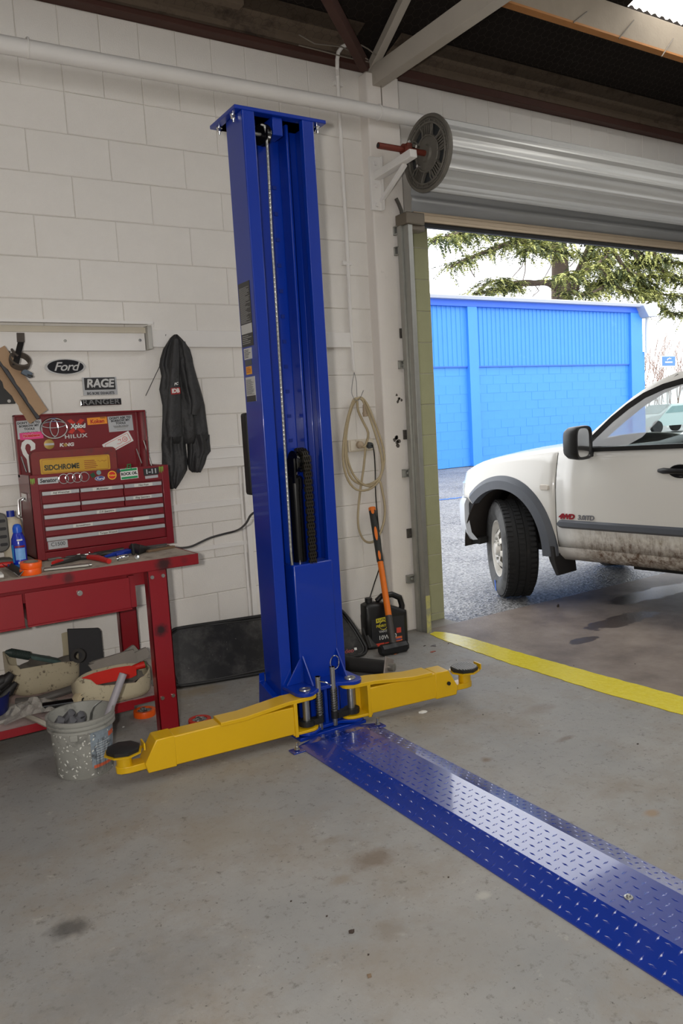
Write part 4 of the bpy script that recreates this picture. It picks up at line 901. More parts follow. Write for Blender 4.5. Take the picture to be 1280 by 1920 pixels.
# ---------------------------------------------------------------- things on the bench
BZ = .8115
def on(px, py, z=BZ): return at(px, py, z=z)
brt = mat('tape_orange', (236, 92, 14), .4, 0, .03); cloth_t = mat('tape_core', (120, 112, 100), .8, 0, .1, 30)
p = on(62, 1079)
p = p + V((.0, .045, 0))
for k in range(2):
    e = empty('tape_roll', p + V((.004 * k, .003 * k, .027 * k)), ('lower' if k == 0 else 'upper') + ' of two orange tape rolls stacked at the front of the bench', 'tape roll', 'orange tape rolls on the bench')
    c = p + V((.004 * k, .003 * k, .027 * k)); k0 = len(bpy.data.objects)
    obj('tape', G().lathe([(.029, 0), (.042, 0), (.043, .002), (.043, .023), (.042, .025), (.029, .025), (.029, 0)], c, (.03 * k, -.06 * k, 1), 32, False), brt, e)
    obj('core', G().lathe([(.026, .001), (.0295, .001), (.0295, .0265), (.026, .0265), (.026, .001)], c, (.03 * k, -.06 * k, 1), 28, False), cloth_t, e)
# blue bottle
pb = at(37, 1040, y=-.395); pb.z = BZ + .004
e = empty('cleaner_bottle', pb, 'blue plastic bottle with ribbed cap standing at the left of the tool chest', 'bottle')
bb = mat('bottle_blue', (16, 44, 170), .25, 0, .03, 6, coat=.3); lb_ = mat('cap_blue', (30, 90, 200), .35, 0, .03)
H = at(38, 983, y=pb.y).z - BZ; s_ = H / .235
obj('bottle_body', G().lathe([(0, 0), (.036, 0), (.039, .006), (.039, .03), (.037, .04), (.039, .05), (.040, .115), (.037, .150), (.026, .178), (.0225, .186), (.0225, .19), (0, .19)], pb, Z, 28).xf(Matrix.Translation(pb) @ Matrix.Scale(s_, 4) @ Matrix.Translation(-pb)), bb, e)
cap = G().lathe([(.022, .184), (.0235, .186), (.0235, .214), (.020, .226), (.012, .233), (0, .235)], pb, Z, 24)
for k in range(20): a_ = 2*pi*k/20; cap.obox(pb + V((.0238*cos(a_), .0238*sin(a_), .20)), V((.001*cos(a_), .001*sin(a_), 0)), V((-.0014*sin(a_), .0014*cos(a_), 0)), Z * .012)
obj('cap', cap.xf(Matrix.Translation(pb) @ Matrix.Scale(s_, 4) @ Matrix.Translation(-pb)), lb_, e)
def wrap(a0, a1, z0, z1, r, m, nm='label'):
    g = G().grid(lambda u, v: pb + V((r * s_ * cos(a0 + (a1-a0)*u), r * s_ * sin(a0 + (a1-a0)*u), s_ * (z0 + (z1-z0)*v))), 10, 1); obj(nm, g, m, e, smooth=60)
wrap(-2.3, -.9, .035, .10, .0408, mat('label_pale_blue', (120, 170, 226), .4, 0, .1, 60)); wrap(-2.3, -.9, .104, .114, .041, mat('label_maroon', (130, 30, 44), .4, 0, 0), 'label_band'); wrap(-1.95, -1.15, .142, .150, .0395, white, 'label_band'); wrap(-3.0, -2.5, .02, .12, .0408, mat('label_teal', (40, 130, 200), .4, 0, 0), 'label_band'); wrap(-2.0, -1.0, .012, .024, .0405, mat('label_white_blue', (200, 210, 235), .4, 0, 0), 'label_band')
g = G().lathe([(0, 0), (.052, 0), (.055, .004), (.055, .012), (.049, .014), (.045, .004), (0, .004)], pb - Z * .0042, Z, 30); tag(obj('bottle_lid_tray', g, mat('lid_blue', (16, 84, 150), .4), None), 'round blue plastic lid under the blue bottle', 'lid')
# cream bottle with blue cap behind it
pc2 = at(33, 1000, y=-.25); pc2.z = BZ; pc2.x -= .022
e = empty('cream_bottle', pc2, 'dirty cream plastic bottle with a blue cap behind the blue bottle', 'bottle')
H = at(32, 957, y=-.25).z - BZ; s_ = H / .26
T_ = Matrix.Translation(pc2) @ Matrix.Diagonal((s_ * 1.15, s_ * .7, s_, 1)) @ Matrix.Translation(-pc2)
obj('bottle_body', G().lathe([(0, 0), (.040, 0), (.043, .006), (.043, .19), (.038, .214), (.022, .226), (.015, .232), (0, .232)], pc2, Z, 24).xf(T_), mat('bottle_cream', (196, 186, 164), .45, 0, .06, 12, dirt=(140, 128, 104), dirt_at=(.55, .7)), e)
obj('cap', G().cyl(pc2 + Z * .228, pc2 + Z * .262, .0165, n=18).xf(T_), mat('cap_navy', (20, 44, 140), .4), e)
# grey socket case at the frame's edge
gp = at(0, 1000, y=-.30)
e = empty('socket_case', (gp.x - .03, -.30, BZ + .03), 'dark grey moulded tool case with oval slots standing at the left end of the bench', 'tool case')
p0, p1 = at(0, 1036, y=-.30), at(16, 960, y=-.30); xr = at(17, 1000, y=-.30).x; zc = (p0.z + p1.z) / 2; hh = p1.z - p0.z
gcase = mat('case_grey', (92, 90, 86), .6, 0, .05, 12)
obj('case_shell', G().prism(rrect(.30, hh, .035), (xr - .15, -.30, zc), X, Z, (0, .05, 0)), gcase, e, bevel=.006)
for i in range(4):
    obj('slot', G().prism(rrect(.032, .014, .006), (xr - .026, -.301, zc + hh * (.29 - .2 * i)), X, Z, (0, -.001, 0)), mat('slot_black', (26, 26, 28), .6, 0, 0), e, smooth=0)
obj('slot', G().prism(rrect(.032, .014, .006), (xr - .08, -.301, zc), X, Z, (0, -.001, 0)), mat('slot_black', (26, 26, 28), .6, 0, 0), e, smooth=0)
g = G().box(xr - .30, xr + .0, -.34, -.24, BZ, BZ + .03); tag(obj('grey_tray', g, mat('old_grey', (86, 84, 78), .6, 0, .2, 30), bevel=.006), 'low grey metal tray under the standing tool case', 'tray')
# hand tools
red_h = mat('handle_red', (186, 34, 30), .45, 0, .05); pol = mat('tool_steel', (150, 148, 142), .35, .8, .1, 20); dkst = mat('dark_tool', (52, 50, 48), .5, .3, .15, 20)
def tool(name, pts, r, m, label, cat, z=BZ, parent=None, n=10, flat=1.0):
    P_ = [on(px, py) + Z * (rr_ if not isinstance(r, (list, tuple)) else rr_) for (px, py), rr_ in zip(pts, (r if isinstance(r, (list, tuple)) else [r] * len(pts)))]
    g = G().tube(P_, r, n); return obj(name, g, m, parent, label, cat)
def root_at(name, px, py, label, cat): return empty(name, on(px, py), label, cat)
e = root_at('ratchet', 20, 1065, 'steel tool with a long red handle lying at the left end of the bench', 'hand tool')
tool('handle', ((-30, 1068), (6, 1064), (44, 1058)), [.009, .012, .009], red_h, None, None, parent=e); tool('shaft', ((44, 1058), (62, 1055)), .006, pol, None, None, parent=e)
e = root_at('steel_angle', 30, 1075, 'short length of dark steel angle pointing at the camera on the bench', 'steel offcut')
a_, b_ = on(14, 1066), on(36, 1082)
d = (b_ - a_).normalized(); sd = d.cross(Z)
g = G().loft([[c + sd * -.02 + Z * .022, c + sd * -.0185 + Z * .0235, c + Z * .0035, c + sd * .0185 + Z * .0235, c + sd * .02 + Z * .022, c + Z * .0005] for c in (a_, b_)]); obj('angle_bar', g, dkst, e, smooth=0)
g = G().loft([[b_ + d * t_ + sd * -.02 + Z * .0225, b_ + d * t_ + sd * -.0185 + Z * .024, b_ + d * t_ + Z * .004, b_ + d * t_ + sd * .0185 + Z * .024, b_ + d * t_ + sd * .02 + Z * .0225, b_ + d * t_ + Z * .001] for t_ in (0, .0015)]); obj('cut_edge', g, chrome, e, smooth=0)
p = on(0, 1082); g = G().prism([(-.09, -.05), (.012, -.05), (.016, .04), (-.09, .04)], p + V((0, .03, .0002)), X, Y, (0, 0, .012)); tag(obj('white_box', g, white), 'white card box at the left front edge of the bench', 'box')
e = root_at('wrench_bar', 125, 1066, 'flat polished steel bar lying along the front of the bench', 'wrench')
a_, b_ = on(82, 1071), on(168, 1062); d = (b_ - a_).normalized(); sd = Z.cross(d)
obj('bar', G().obox((a_ + b_)/2 + Z * .007, d * (b_ - a_).length/2, sd * .013, Z * .006), pol, e, bevel=.003); obj('bar_end', G().cyl(b_ + Z * .007, b_ + d * .01 + Z * .007, .008, n=12), pol, e)
e = root_at('long_pliers', 160, 1052, 'long nose pliers with two red grips and black jaws lying on the bench', 'pliers')
tool('grip', ((166, 1049), (185, 1052), (205, 1057)), [.011, .014, .011], red_h, None, None, parent=e)
tool('jaw', ((172, 1048), (150, 1050), (120, 1057), (96, 1062)), [.009, .013, .007, .003], dkst, None, None, parent=e)
tool('grip', ((118, 1055), (108, 1057), (100, 1060)), [.008, .011, .009], red_h, None, None, parent=e)
e = root_at('blue_cutters', 235, 1040, 'side cutters with blue handles lying behind the loose socket', 'pliers')
tool('grip', ((218, 1044), (230, 1042), (246, 1037)), [.008, .012, .010], mat('grip_blue', (20, 50, 150), .45), None, None, parent=e)
tool('grip', ((196, 1047), (214, 1043), (240, 1035)), [.006, .010, .009], mat('grip_blue', (20, 50, 150), .45), None, None, parent=e); tool('jaw', ((182, 1043), (200, 1042), (222, 1040)), [.006, .012, .01], dkst, None, None, parent=e)
e = root_at('black_clamp', 258, 1045, 'black cast clamp with a round knob beside the end of the bench', 'clamp')
tool('clamp_body', ((246, 1030), (254, 1036), (262, 1040), (276, 1034)), [.012, .022, .024, .012], blk, None, None, parent=e)
a_ = on(255, 1049); obj('knob', G().lathe([(0, 0), (.010, 0), (.012, .004), (.010, .012), (0, .013)], a_ + Z * .008 + V((0, .0, 0)), (.2, -1, .3), 14), chrome, e); obj('clamp_jaw', G().obox(on(250, 1042) + Z * .03, X * .006, Y * .012, Z * .026), blk, e, bevel=.003)
e = root_at('loose_socket', 230, 1052, 'short chrome socket lying near the middle of the bench edge', 'socket')
a_, b_ = on(221, 1053) + Z * .0135, on(239, 1050) + Z * .0135; d = (b_ - a_).normalized()
obj('socket_body', G().lathe([(.0105, .0), (.0135, .0), (.0135, .014), (.0125, .016), (.0125, .019), (.0135, .021), (.0135, (b_-a_).length), (.0105, (b_-a_).length), (.0105, .0)], a_, d, 20, False).cyl(a_ + d * .004, b_ - d * .003, .0104, n=12), chrome, e)
for k, (px, py) in enumerate(((155, 1046), (142, 1043), (165, 1041))):
    a_ = on(px, py) + Z * .009; g = G().cyl(a_, a_ + V((.024, .012, 0)), .010, n=14).cyl(a_ - V((.001, .0005, 0)), a_ + V((.002, .001, 0)), .007, n=6)
    tag(obj('small_socket', g, chrome), ['small chrome socket nearest the red grip of the pliers', 'small chrome socket under the chest front, leftmost of three', 'small chrome socket under the chest front, behind the others'][k], 'socket', 'small sockets in front of the tool chest')
for k, pts in enumerate((((90, 1052), (125, 1046), (150, 1043)), ((110, 1055), (140, 1049)), ((176, 1040), (205, 1036), (232, 1033)))):
    tag(tool('spanner', pts, [.006, .0065, .009][:len(pts)], pol if k != 2 else dkst, None, None), ['dull spanner lying under the chest front at the left', 'short steel spanner beside the pliers', 'dark spanner lying under the middle of the chest front'][k], 'spanner', 'spanners in front of the tool chest')
e = root_at('wood_offcut', 300, 1035, 'thin wooden offcut lying at the right end of the bench', 'wood'); a_, b_ = on(276, 1036), on(326, 1027)
d = (b_ - a_).normalized(); obj('strip', G().obox((a_+b_)/2 + Z * .006, d * (b_-a_).length/2, Z.cross(d) * .012, Z * .0055), mat('offcut', (110, 88, 66), .8, 0, .1, 20), e, bevel=.001)
g = G(); a_ = on(290, 1024); g.prism([(-.06, -.02), (.05, -.03), (.07, .01), (.0, .03), (-.05, .025)], a_, X, Y, (0, 0, .008)); tag(obj('grey_rag', g, mat('rag_grey', (74, 72, 72), .9, 0, .15, 20), bevel=.004), 'flat dark grey rag under the right end of the tool chest', 'rag')
# black cable from the lift column to the bench
cps = [at(px, py, y=yy) for px, py, yy in ((478, 955, -.86), (470, 966, -.75), (462, 980, -.6), (452, 990, -.45), (440, 996, -.3), (420, 1001, -.25), (395, 1008, -.25), (375, 1017, -.3), (360, 1024, -.36), (345, 1027, -.42), (330, 1027, -.46))] + [on(318, 1027) + Z * .006, on(295, 1030) + Z * .006, on(250, 1033) + Z * .006, on(180, 1041) + Z * .006, on(120, 1047) + Z * .006]
def smooth_pts(P_, k=4):
    out = []
    for i in range(len(P_) - 1):
        p0, p1, p2, p3 = P_[max(i-1, 0)], P_[i], P_[i+1], P_[min(i+2, len(P_)-1)]
        for j in range(k):
            t = j / k; out.append(.5 * ((2*p1) + (p2 - p0) * t + (2*p0 - 5*p1 + 4*p2 - p3) * t*t + (3*p1 - p0 - 3*p2 + p3) * t**3))
    return out + [P_[-1]]
cps[0] = V((c0 + .03, cb + .004, cps[0].z))
tag(obj('power_cable', G().tube(smooth_pts(cps), .0055, 8), mat('cable_dark', (54, 54, 54), .5)), 'dark cable drooping from the lift column to the workbench', 'cable')

# ---------------------------------------------------------------- things hanging on the wall at the left
g = G(); zt, zb = at(0, 660, y=-.004).z, at(0, 758, y=-.004).z; xr = at(23, 700, y=-.004).x
e = empty('black_plate', (xr - .05, -.004, zb), 'black steel plate with a round hole hanging on the wall behind the cardboard wrapped strip', 'plate')
obj('plate_body', G().box(xr - .12, xr, -.010, -.001, zb, zt), mat('plate_black', (36, 36, 36), .5), e, bevel=.001); p = at(17, 752, y=-.01); obj('hole', G().cyl(p, p - Y * .0015, .008, n=14), mat('wall_show', (190, 188, 184), .7, 0, 0), e)
kraft = mat('kraft_card', (172, 142, 112), .85, 0, .06, 7, bump=.3, bs=20); HY = -.16
e = empty('wrapped_strip', at(45, 740, y=HY), 'black metal strip in torn brown cardboard hanging at a slant over the tool chest', 'wrapped part')
a_, b_ = at(-14, 660, y=HY), at(68, 781, y=HY); d = (b_ - a_).normalized(); sd = d.cross(Y).normalized(); L = (b_ - a_).length
if sd.x < 0: sd = -sd
def wavy(o_, w0, w1, off, seed):
    rr = random.Random(seed); n = 14
    A2 = [o_ + d * (L * i / n) + sd * (w0 + (rr.uniform(-.006, .004) if off < 0 else 0)) + Y * off for i in range(n + 1)]; B2 = [o_ + d * (L * i / n) + sd * (w1 + (rr.uniform(-.004, .006) if off > 0 and False else 0)) for i in range(n + 1)]
    g = G(); g.loft([[A2[i], B2[i], B2[i] + Y * .004, A2[i] + Y * .004] for i in range(n + 1)]); return g
obj('card', wavy(a_ - d * .0, .006, .062, -.03, 2), kraft, e, smooth=0); obj('card', wavy(a_ + d * .012, -.048, -.006, -.03, 5), kraft, e, smooth=0)
obj('metal_strip', G().obox((a_ + b_)/2 - Y * .012 + d * .008, d * (L/2 + .004), sd * .0085, Y * .008), mat('strip_black', (58, 58, 62), .45, .2, .05), e, bevel=.002)
e = empty('ring_bracket', at(38, 690, y=-.15), 'grey cast ring bracket hung on a bent flat bar from the white channel', 'bracket')
p = at(37, 677, y=-.17); ax = V((.12, -.75, .65)).normalized()
obj('ring', G().lathe([(.040, -.014), (.048, -.016), (.049, .014), (.040, .016), (.040, -.014)], p, ax, 36, False), mat('cast_grey', (96, 88, 80), .55, .4, .08, 20), e)
a_, b_, c_ = at(38, 624, y=-.11), at(39, 642, y=-.13), at(29, 684, y=-.20)
flat = mat('flat_bar', (92, 84, 78), .5, .4, .1, 12)
obj('flat_bar', G().obox((a_+b_)/2, (b_-a_)*.5, X * .017, Y * .004), flat, e, bevel=.002); obj('bent_bar', G().obox((b_+c_)/2, (c_-b_)*.52, X * .014, Y * .005), mat('bar_dark', (34, 32, 32), .45, .3, .1), e, bevel=.002)
q = at(50, 700, y=-.18); obj('lug', G().obox(q, V((.020, 0, -.012)), V((.006, 0, .012)), Y * .012), mat('lug_blue_grey', (84, 96, 108), .5, .2, .05), e, bevel=.003); obj('lug_end', G().obox(q + V((.012, -.004, -.012)), V((.012, 0, -.003)), V((0, 0, .004)), Y * .012), blk, e)
obj('hook', G().tube([at(22, 655, y=-.15), at(26, 662, y=-.17), at(34, 668, y=-.18)], .006, 8), flat, e)
q = at(6, 676, y=-.10); tag(obj('yellow_strap', G().obox(q, V((.035, 0, .016)), V((-.004, 0, .010)), Y * .012).obox(q + V((.02, -.004, .016)), V((.012, 0, .003)), V((0, 0, .006)), Y * .01), mat('strap_yellow', (214, 180, 40), .6, 0, .06), bevel=.004), 'yellow plastic piece behind the cast ring bracket at the left edge', 'strap')
q = at(8, 684, y=-.12); tag(obj('blue_sleeve', G().cyl(q - X * .05 - Z * .02, q + X * .03 + Z * .012, .010, n=12), mat('sleeve_blue', (92, 132, 170), .5)), 'pale blue tube under the yellow piece at the left edge', 'tube')
# nails / wires in the wall
for a_, b_, nm in (((311, 627), (306, 642), 'wall_nail'), ((301, 683), (273, 742), 'wall_wire')):
    g = G().tube([at(*a_, y=-.025), at(*b_, y=-.012)], .002, 5); tag(obj(nm, g, dkst), 'bent nail sticking out beside the hanging jacket' if nm == 'wall_nail' else 'thin wire slanting down from the hanging jacket', 'nail' if nm == 'wall_nail' else 'wire')

# jacket
jk = mat('jacket_black', (44, 44, 45), .62, 0, .16, 16)
t = jk.node_tree; bp = nd(t, 'ShaderNodeBump'); bp.inputs['Strength'].default_value = .9; bp.inputs['Distance'].default_value = .022
t.links.new(noise(t, 9, 4, .55, wpos(t)), bp.inputs['Height']); t.links.new(bp.outputs[0], t.nodes['Principled BSDF'].inputs['Normal'])
e = empty('work_jacket', at(345, 880, y=-.05), 'worn black work jacket hanging from a nail on the block wall', 'jacket')
rows = [(627, 327, 333, 0), (634, 319, 340, .3), (642, 314, 347, .6), (655, 306, 356, .9), (672, 301, 361, 1), (685, 299, 363, 1), (705, 303, 369, 1), (730, 299, 377, 1), (745, 302, 381, 1), (760, 305, 385, 1), (785, 305, 388, 1), (805, 304, 391, 1), (820, 304, 393, .9), (832, 312, 388, .5)]
def panel(rows, nf, seed, dep=.062, y0=-.034, rag=0):
    rr = random.Random(seed); rings = []; n = 40
    for i, (py, xl, xr_, f) in enumerate(rows):
        a_, b_ = at(xl, py, y=-.04), at(xr_, py, y=-.04); ring = []
        for k in range(n):
            t = k / n; 
            if t < .75:
                u = t / .75; fold = sin(u * nf * 2*pi + i * .22 + seed) * .55 + sin(u * nf * 4.3 * pi - i * .4) * .2
                env = sin(pi * u) ** .45; dd = y0 - dep * (.25 + .75 * f) * env * (.62 + .42 * fold)
                ring.append(V((a_.x + (b_.x - a_.x) * u, dd, a_.z + (b_.z - a_.z) * u + (rr.uniform(-rag, rag) if i == len(rows)-1 else 0))))
            else:
                u = 1 - (t - .75) / .25; ring.append(V((a_.x + (b_.x - a_.x) * u, y0 * .5, a_.z + (b_.z - a_.z) * u)))
        rings.append(ring)
    return G().loft(rings)
obj('jacket_body', panel(rows, 3, 1), jk, e, smooth=80)
obj('jacket_tail', panel([(815, 304, 349, 1), (835, 303, 349, .9), (850, 304, 351, .9), (866, 304, 353, .8), (880, 304, 353, .8), (895, 306, 345, .7), (906, 314, 338, .6), (916, 320, 330, .5)], 2, 4, .05, rag=.004), jk, e, smooth=80)
obj('jacket_tail', panel([(815, 343, 393, 1), (830, 351, 393, 1), (846, 352, 395, .9), (855, 352, 388, .9), (870, 352, 384, .8), (880, 354, 379, .7), (885, 360, 376, .5)], 2, 7, .06, rag=.004), jk, e, smooth=80)
sl = [at(px, py, y=yy - .03) for px, py, yy in ((331, 636, -.07), (331, 665, -.078), (329, 700, -.082), (328, 730, -.085), (328, 760, -.085), (327, 790, -.085), (329, 818, -.08))]
g = G().tube(sl, [.012, .020, .026, .033, .039, .045, .042], 16); sm = V((0, -.06, 0))
for v_ in g.v: v_.y = -.100 + (v_.y + .112) * .55
obj('sleeve', g, jk, e, smooth=80)
fl = [at(px, py, y=yy - .03) for px, py, yy in ((346, 640, -.07), (356, 680, -.072), (364, 720, -.075), (372, 750, -.078), (366, 778, -.076))]
g = G().tube(fl, [.010, .024, .030, .034, .018], 14)
for v_ in g.v: v_.y = -.085 + (v_.y + .105) * .6
obj('front_flap', g, jk, e, smooth=80)
p = at(329, 733, y=-.124); pch = obj('patch', G().prism(rrect(.052, .034, .004), p, V((1, 0, .06)).normalized(), Z, (0, -.0015, 0)), mat('patch_red', (150, 40, 40), .7, 0, .1), e, label='red and white chest patch')
text('lettering', 'IDB', .030, white, pch, p - Y * .002, V((1, 0, .06)), Z, .0012, 0, .0004, sx=.9)
p = at(330, 720, y=-.120); text('lettering', 'PC', .018, white, e, p - Y * .001, V((1, 0, .2)), Z, .0008, .2, .0004)

# ---------------------------------------------------------------- under the bench
SZ = .1525
cream = mat('cut_jug_plastic', (182, 172, 146), .5, 0, .06, 8, dirt=(84, 74, 62), dirt_at=(.57, .66), ds=34)
grime = mat('grey_grime', (112, 108, 100), .85, 0, .18, 12, bump=.5, bs=40)
def cut_jug(name, c, rx, ry, h, rim, label, seed, rot=0, tilt=0):
    e = empty(name, c, label, 'tray'); n = 40; rings = []
    for f, sc in ((0, .78), (.06, .9), (.2, .97), (.6, 1.0), (1, 1.0)):
        rings.append([c + V((rx * sc * (abs(cos(a)) ** .55) * (1 if cos(a) > 0 else -1), ry * sc * (abs(sin(a)) ** .55) * (1 if sin(a) > 0 else -1), f * h * (rim(a) if f == 1 else (.4 + .6 * rim(a) if f > .3 else 1)))) for a in [2*pi*k/n for k in range(n)]])
    inner = [[c + V(((p.x - c.x) * .965, (p.y - c.y) * .95, p.z - c.z)) for p in r] for r in rings[::-1]]
    inner[-1] = [p + Z * .004 for p in inner[-1]]
    g = G().loft(rings + inner, True, False); g.add(rings[0], [tuple(range(n))]); g.add(inner[-1], [tuple(range(n))])
    M = Matrix.Translation(c) @ Matrix.Rotation(rot, 4, 'Z') @ Matrix.Rotation(tilt, 4, 'X') @ Matrix.Translation(-c)
    obj('shell', g.xf(M), cream, e, smooth=50)
    g = G(); rr = random.Random(seed)
    g.grid(lambda u, v: c + V(((u - .5) * rx * 1.8, (v - .5) * ry * 1.75, h * .55 + .02 * sin(9*u + seed) * cos(7*v) + rr.uniform(-.006, .006))), 14, 10)
    obj('grimy_contents', g.xf(M), grime, e, kind='stuff', smooth=60); return e
c1_ = at(86, 1297, z=SZ + .004); c1_ = V((c1_.x + .012, c1_.y + .09, SZ + .002)); 
e1 = cut_jug('cut_jug_tray', c1_, .168, .115, .215, lambda a: .80 + (.06 if sin(a) > 0 else -.06) + .05 * sin(a * 2 + .6) + .04 * sin(3 * a) - (.10 if -2.3 < ((a + pi) % (2*pi) - pi) < -.9 else 0) + (.13 if .3 < a < 1.4 else .04 if 1.4 <= a < pi else 0), 'large cut down cream jug holding brushes and grimy bits at the left of the shelf', 3, .05)
c2_ = at(222, 1318, z=SZ); c2_ = V((c2_.x, c2_.y + .085, SZ + .001))
e2 = cut_jug('cut_jug_tray', c2_, .175, .095, .13, lambda a: .88 + .12 * sin(a * 2) + .10 * cos(3 * a + 1) - (.12 if -1.9 < ((a + pi) % (2*pi) - pi) < -1.2 else 0), 'smaller cut down cream jug with a red scoop at the right of the shelf', 6, -.02)
# scrubbing brush lying on the big tray
p, q = at(10, 1222, y=c1_.y - .08), at(56, 1230, y=c1_.y - .06)
e = empty('scrubbing_brush', p, 'dark green brush with a ribbed handle lying across the large cut jug', 'brush'); gd = mat('brush_green', (44, 58, 54), .6, 0, .08)
obj('handle', G().tube([p, p.lerp(q, .15), p.lerp(q, .6), q], [.006, .017, .017, .014], 12), gd, e); g = G()
for k in range(15): c = p.lerp(q, .22 + .052 * k); g.torus(c, (q - p), .0185, .003, 12, 5)
obj('handle_rib', g, gd, e, smooth=60); r_ = at(112, 1240, y=c1_.y - .02)
obj('brush_head', G().obox(q.lerp(r_, .5), (r_ - q) * .5, Y * .035, Z * .010), mat('brush_teal', (70, 92, 88), .8, 0, .2, 30), e, bevel=.004)
# red scoop in the small tray
rs = mat('scoop_red', (196, 34, 24), .45, 0, .08, 12)
e = empty('red_scoop', c2_ + Z * .1, 'bright red plastic scoop lying in the smaller cut jug', 'scoop'); yy = c2_.y - .055
P3 = lambda px, py, dy_=0: at(px, py, y=yy + dy_)
g = G().loft([[P3(153, 1271), P3(156, 1275), P3(158, 1272, .01)], [P3(175, 1262), P3(180, 1284), P3(178, 1270, .06)], [P3(215, 1252), P3(222, 1276), P3(216, 1262, .08)], [P3(243, 1248), P3(246, 1271), P3(243, 1258, .06)], [P3(255, 1250), P3(256, 1266), P3(255, 1256, .03)]]); obj('scoop_blade', g, rs, e, smooth=50)
obj('scoop_handle', G().tube([P3(243, 1256, .02), P3(256, 1250, .02), P3(270, 1246, .02)], [.014, .014, .017], 12), rs, e); obj('handle_tip', G().lathe([(.017, 0), (.016, .008), (0, .01)], P3(270, 1246, .02), (1, 0, .15), 12), mat('tip_green', (70, 84, 50), .7), e)
foam = mat('grey_foam', (140, 134, 126), .9, 0, .08, 12, bump=.3, bs=30)
for k, (px, py, w_, h_, r_, lb) in enumerate(((215, 1246, .13, .075, .1, 'low curved grey foam piece behind the red scoop'), (250, 1236, .10, .045, .25, 'grey padded strip resting over the smaller cut jug'), (246, 1226, .045, .05, .5, 'small upright grey foam wedge behind the padded strip'), (279, 1256, .035, .09, -.1, 'tall grey foam scrap beside the bench leg'))):
    c = at(px, py, y=c2_.y + .115 + .012 * k); g = G().prism([(a_ * (1 + .15 * sin(3 * i)), b_) for i, (a_, b_) in enumerate(rrect(w_ * 1.6, h_ * 1.2, .012))], c, V((cos(r_), 0, sin(r_))), V((-sin(r_), 0, cos(r_))), (0, .016, 0)); tag(obj('foam_piece', g, foam, bevel=.003), lb, 'foam', 'grey foam scraps on the shelf')
# black plastic panel standing at the back
pl = [at(px, py, y=-.16) for px, py in ((127, 1180), (186, 1178), (190, 1184), (196, 1250), (132, 1256))]; pl[-1].z = pl[-2].z = SZ + .001
g = G(); g.add(pl + [v_ + Y * .02 for v_ in pl], [(4, 3, 2, 1, 0), (5, 6, 7, 8, 9)] + [(i, (i+1) % 5, (i+1) % 5 + 5, i + 5) for i in range(5)]); tag(obj('mat_board', g, mat('panel_charcoal', (48, 48, 50), .7, 0, .06, 20, bump=.3, bs=200), bevel=.004), 'charcoal plastic board standing at the back of the shelf between the cut jugs', 'board')
c = at(150, 1229, y=-.20); g = G().lathe([(.020, 0), (.032, 0), (.035, .01), (.035, .03), (.020, .03), (.020, 0)], c, (-.5, -.8, .25), 26, False); tag(obj('black_collar', g, mat('collar', (44, 42, 40), .6)), 'round black rubber collar leaning on the charcoal panel', 'collar')
# blue basin with black things, grey disc under it
c = at(-22, 1345, z=SZ + .02); c.y += .05
e = empty('blue_basin', c, 'dark blue plastic basin at the left edge of the shelf', 'basin')
rB = at(21, 1330, y=c.y).x - c.x
obj('basin_shell', G().lathe([(0, 0), (rB * .82, 0), (rB * .9, .01), (rB, .085), (rB + .004, .087), (rB - .004, .085), (rB * .87, .014), (0, .01)], c, Z, 40, False), mat('basin_blue', (18, 28, 96), .4, 0, .03), e)
g = G().lathe([(0, 0), (rB + .03, 0), (rB + .035, .008), (rB + .03, .018), (0, .018)], V((c.x + .01, c.y - .0, SZ)), Z, 40); tag(obj('grey_disc', g, mat('disc_grey', (142, 138, 132), .6, 0, .06)), 'grey round disc under the dark blue basin', 'disc')
for k, pts in enumerate((((-8, 1300), (10, 1282), (24, 1265)), ((-4, 1290), (14, 1272), (22, 1263)), ((0, 1310), (16, 1296), (30, 1280)), ((-10, 1285), (4, 1275), (10, 1270)))):
    P_ = [at(px, py, y=c.y - .02 * (k % 2)) for px, py in pts]; g = G().tube(P_, [.02, .026, .012 + .006 * (k % 2)], 8); tag(obj('black_grip', g, mat('grip_black', (30, 28, 28), .6, 0, .1, 20), smooth=50), ['longest black handle leaning in the blue basin', 'black grip at the back of the blue basin', 'front black grip pointing out of the blue basin', 'short black stub at the left in the blue basin'][k], 'handle', 'black handles in the blue basin')
# shock absorber with cream bush, plastic bag
a_, b_ = at(78, 1327, z=SZ + .028), at(150, 1316, z=SZ + .034)
e = empty('damper', a_, 'short black damper with a cream rubber bush lying on the front of the shelf', 'damper')
obj('damper_tube', G().tube([a_, a_.lerp(b_, .85)], .022, 16), blkg, e); d = (b_ - a_).normalized()
ax = V((.35, -.9, .1)).normalized(); obj('bush', G().lathe([(.014, -.022), (.034, -.022), (.036, -.016), (.036, .016), (.034, .022), (.014, .022), (.014, -.022)], b_ + V((.006, 0, .008)), ax, 26, False), mat('bush_cream', (176, 162, 132), .6, 0, .06), e); obj('bush_sleeve', G().lathe([(.008, -.026), (.014, -.026), (.014, .026), (.008, .026), (.008, -.026)], b_ + V((.006, 0, .008)), ax, 18, False), blk, e)
bag = bpy.data.materials.new('clear_plastic'); bag.use_nodes = True; t = bag.node_tree; pb_ = t.nodes['Principled BSDF']; pb_.inputs['Base Color'].default_value = lin((190, 186, 178)); pb_.inputs['Alpha'].default_value = .42; pb_.inputs['Roughness'].default_value = .18
rr = random.Random(12); o_ = at(62, 1338, z=SZ + .006)
H_ = {}
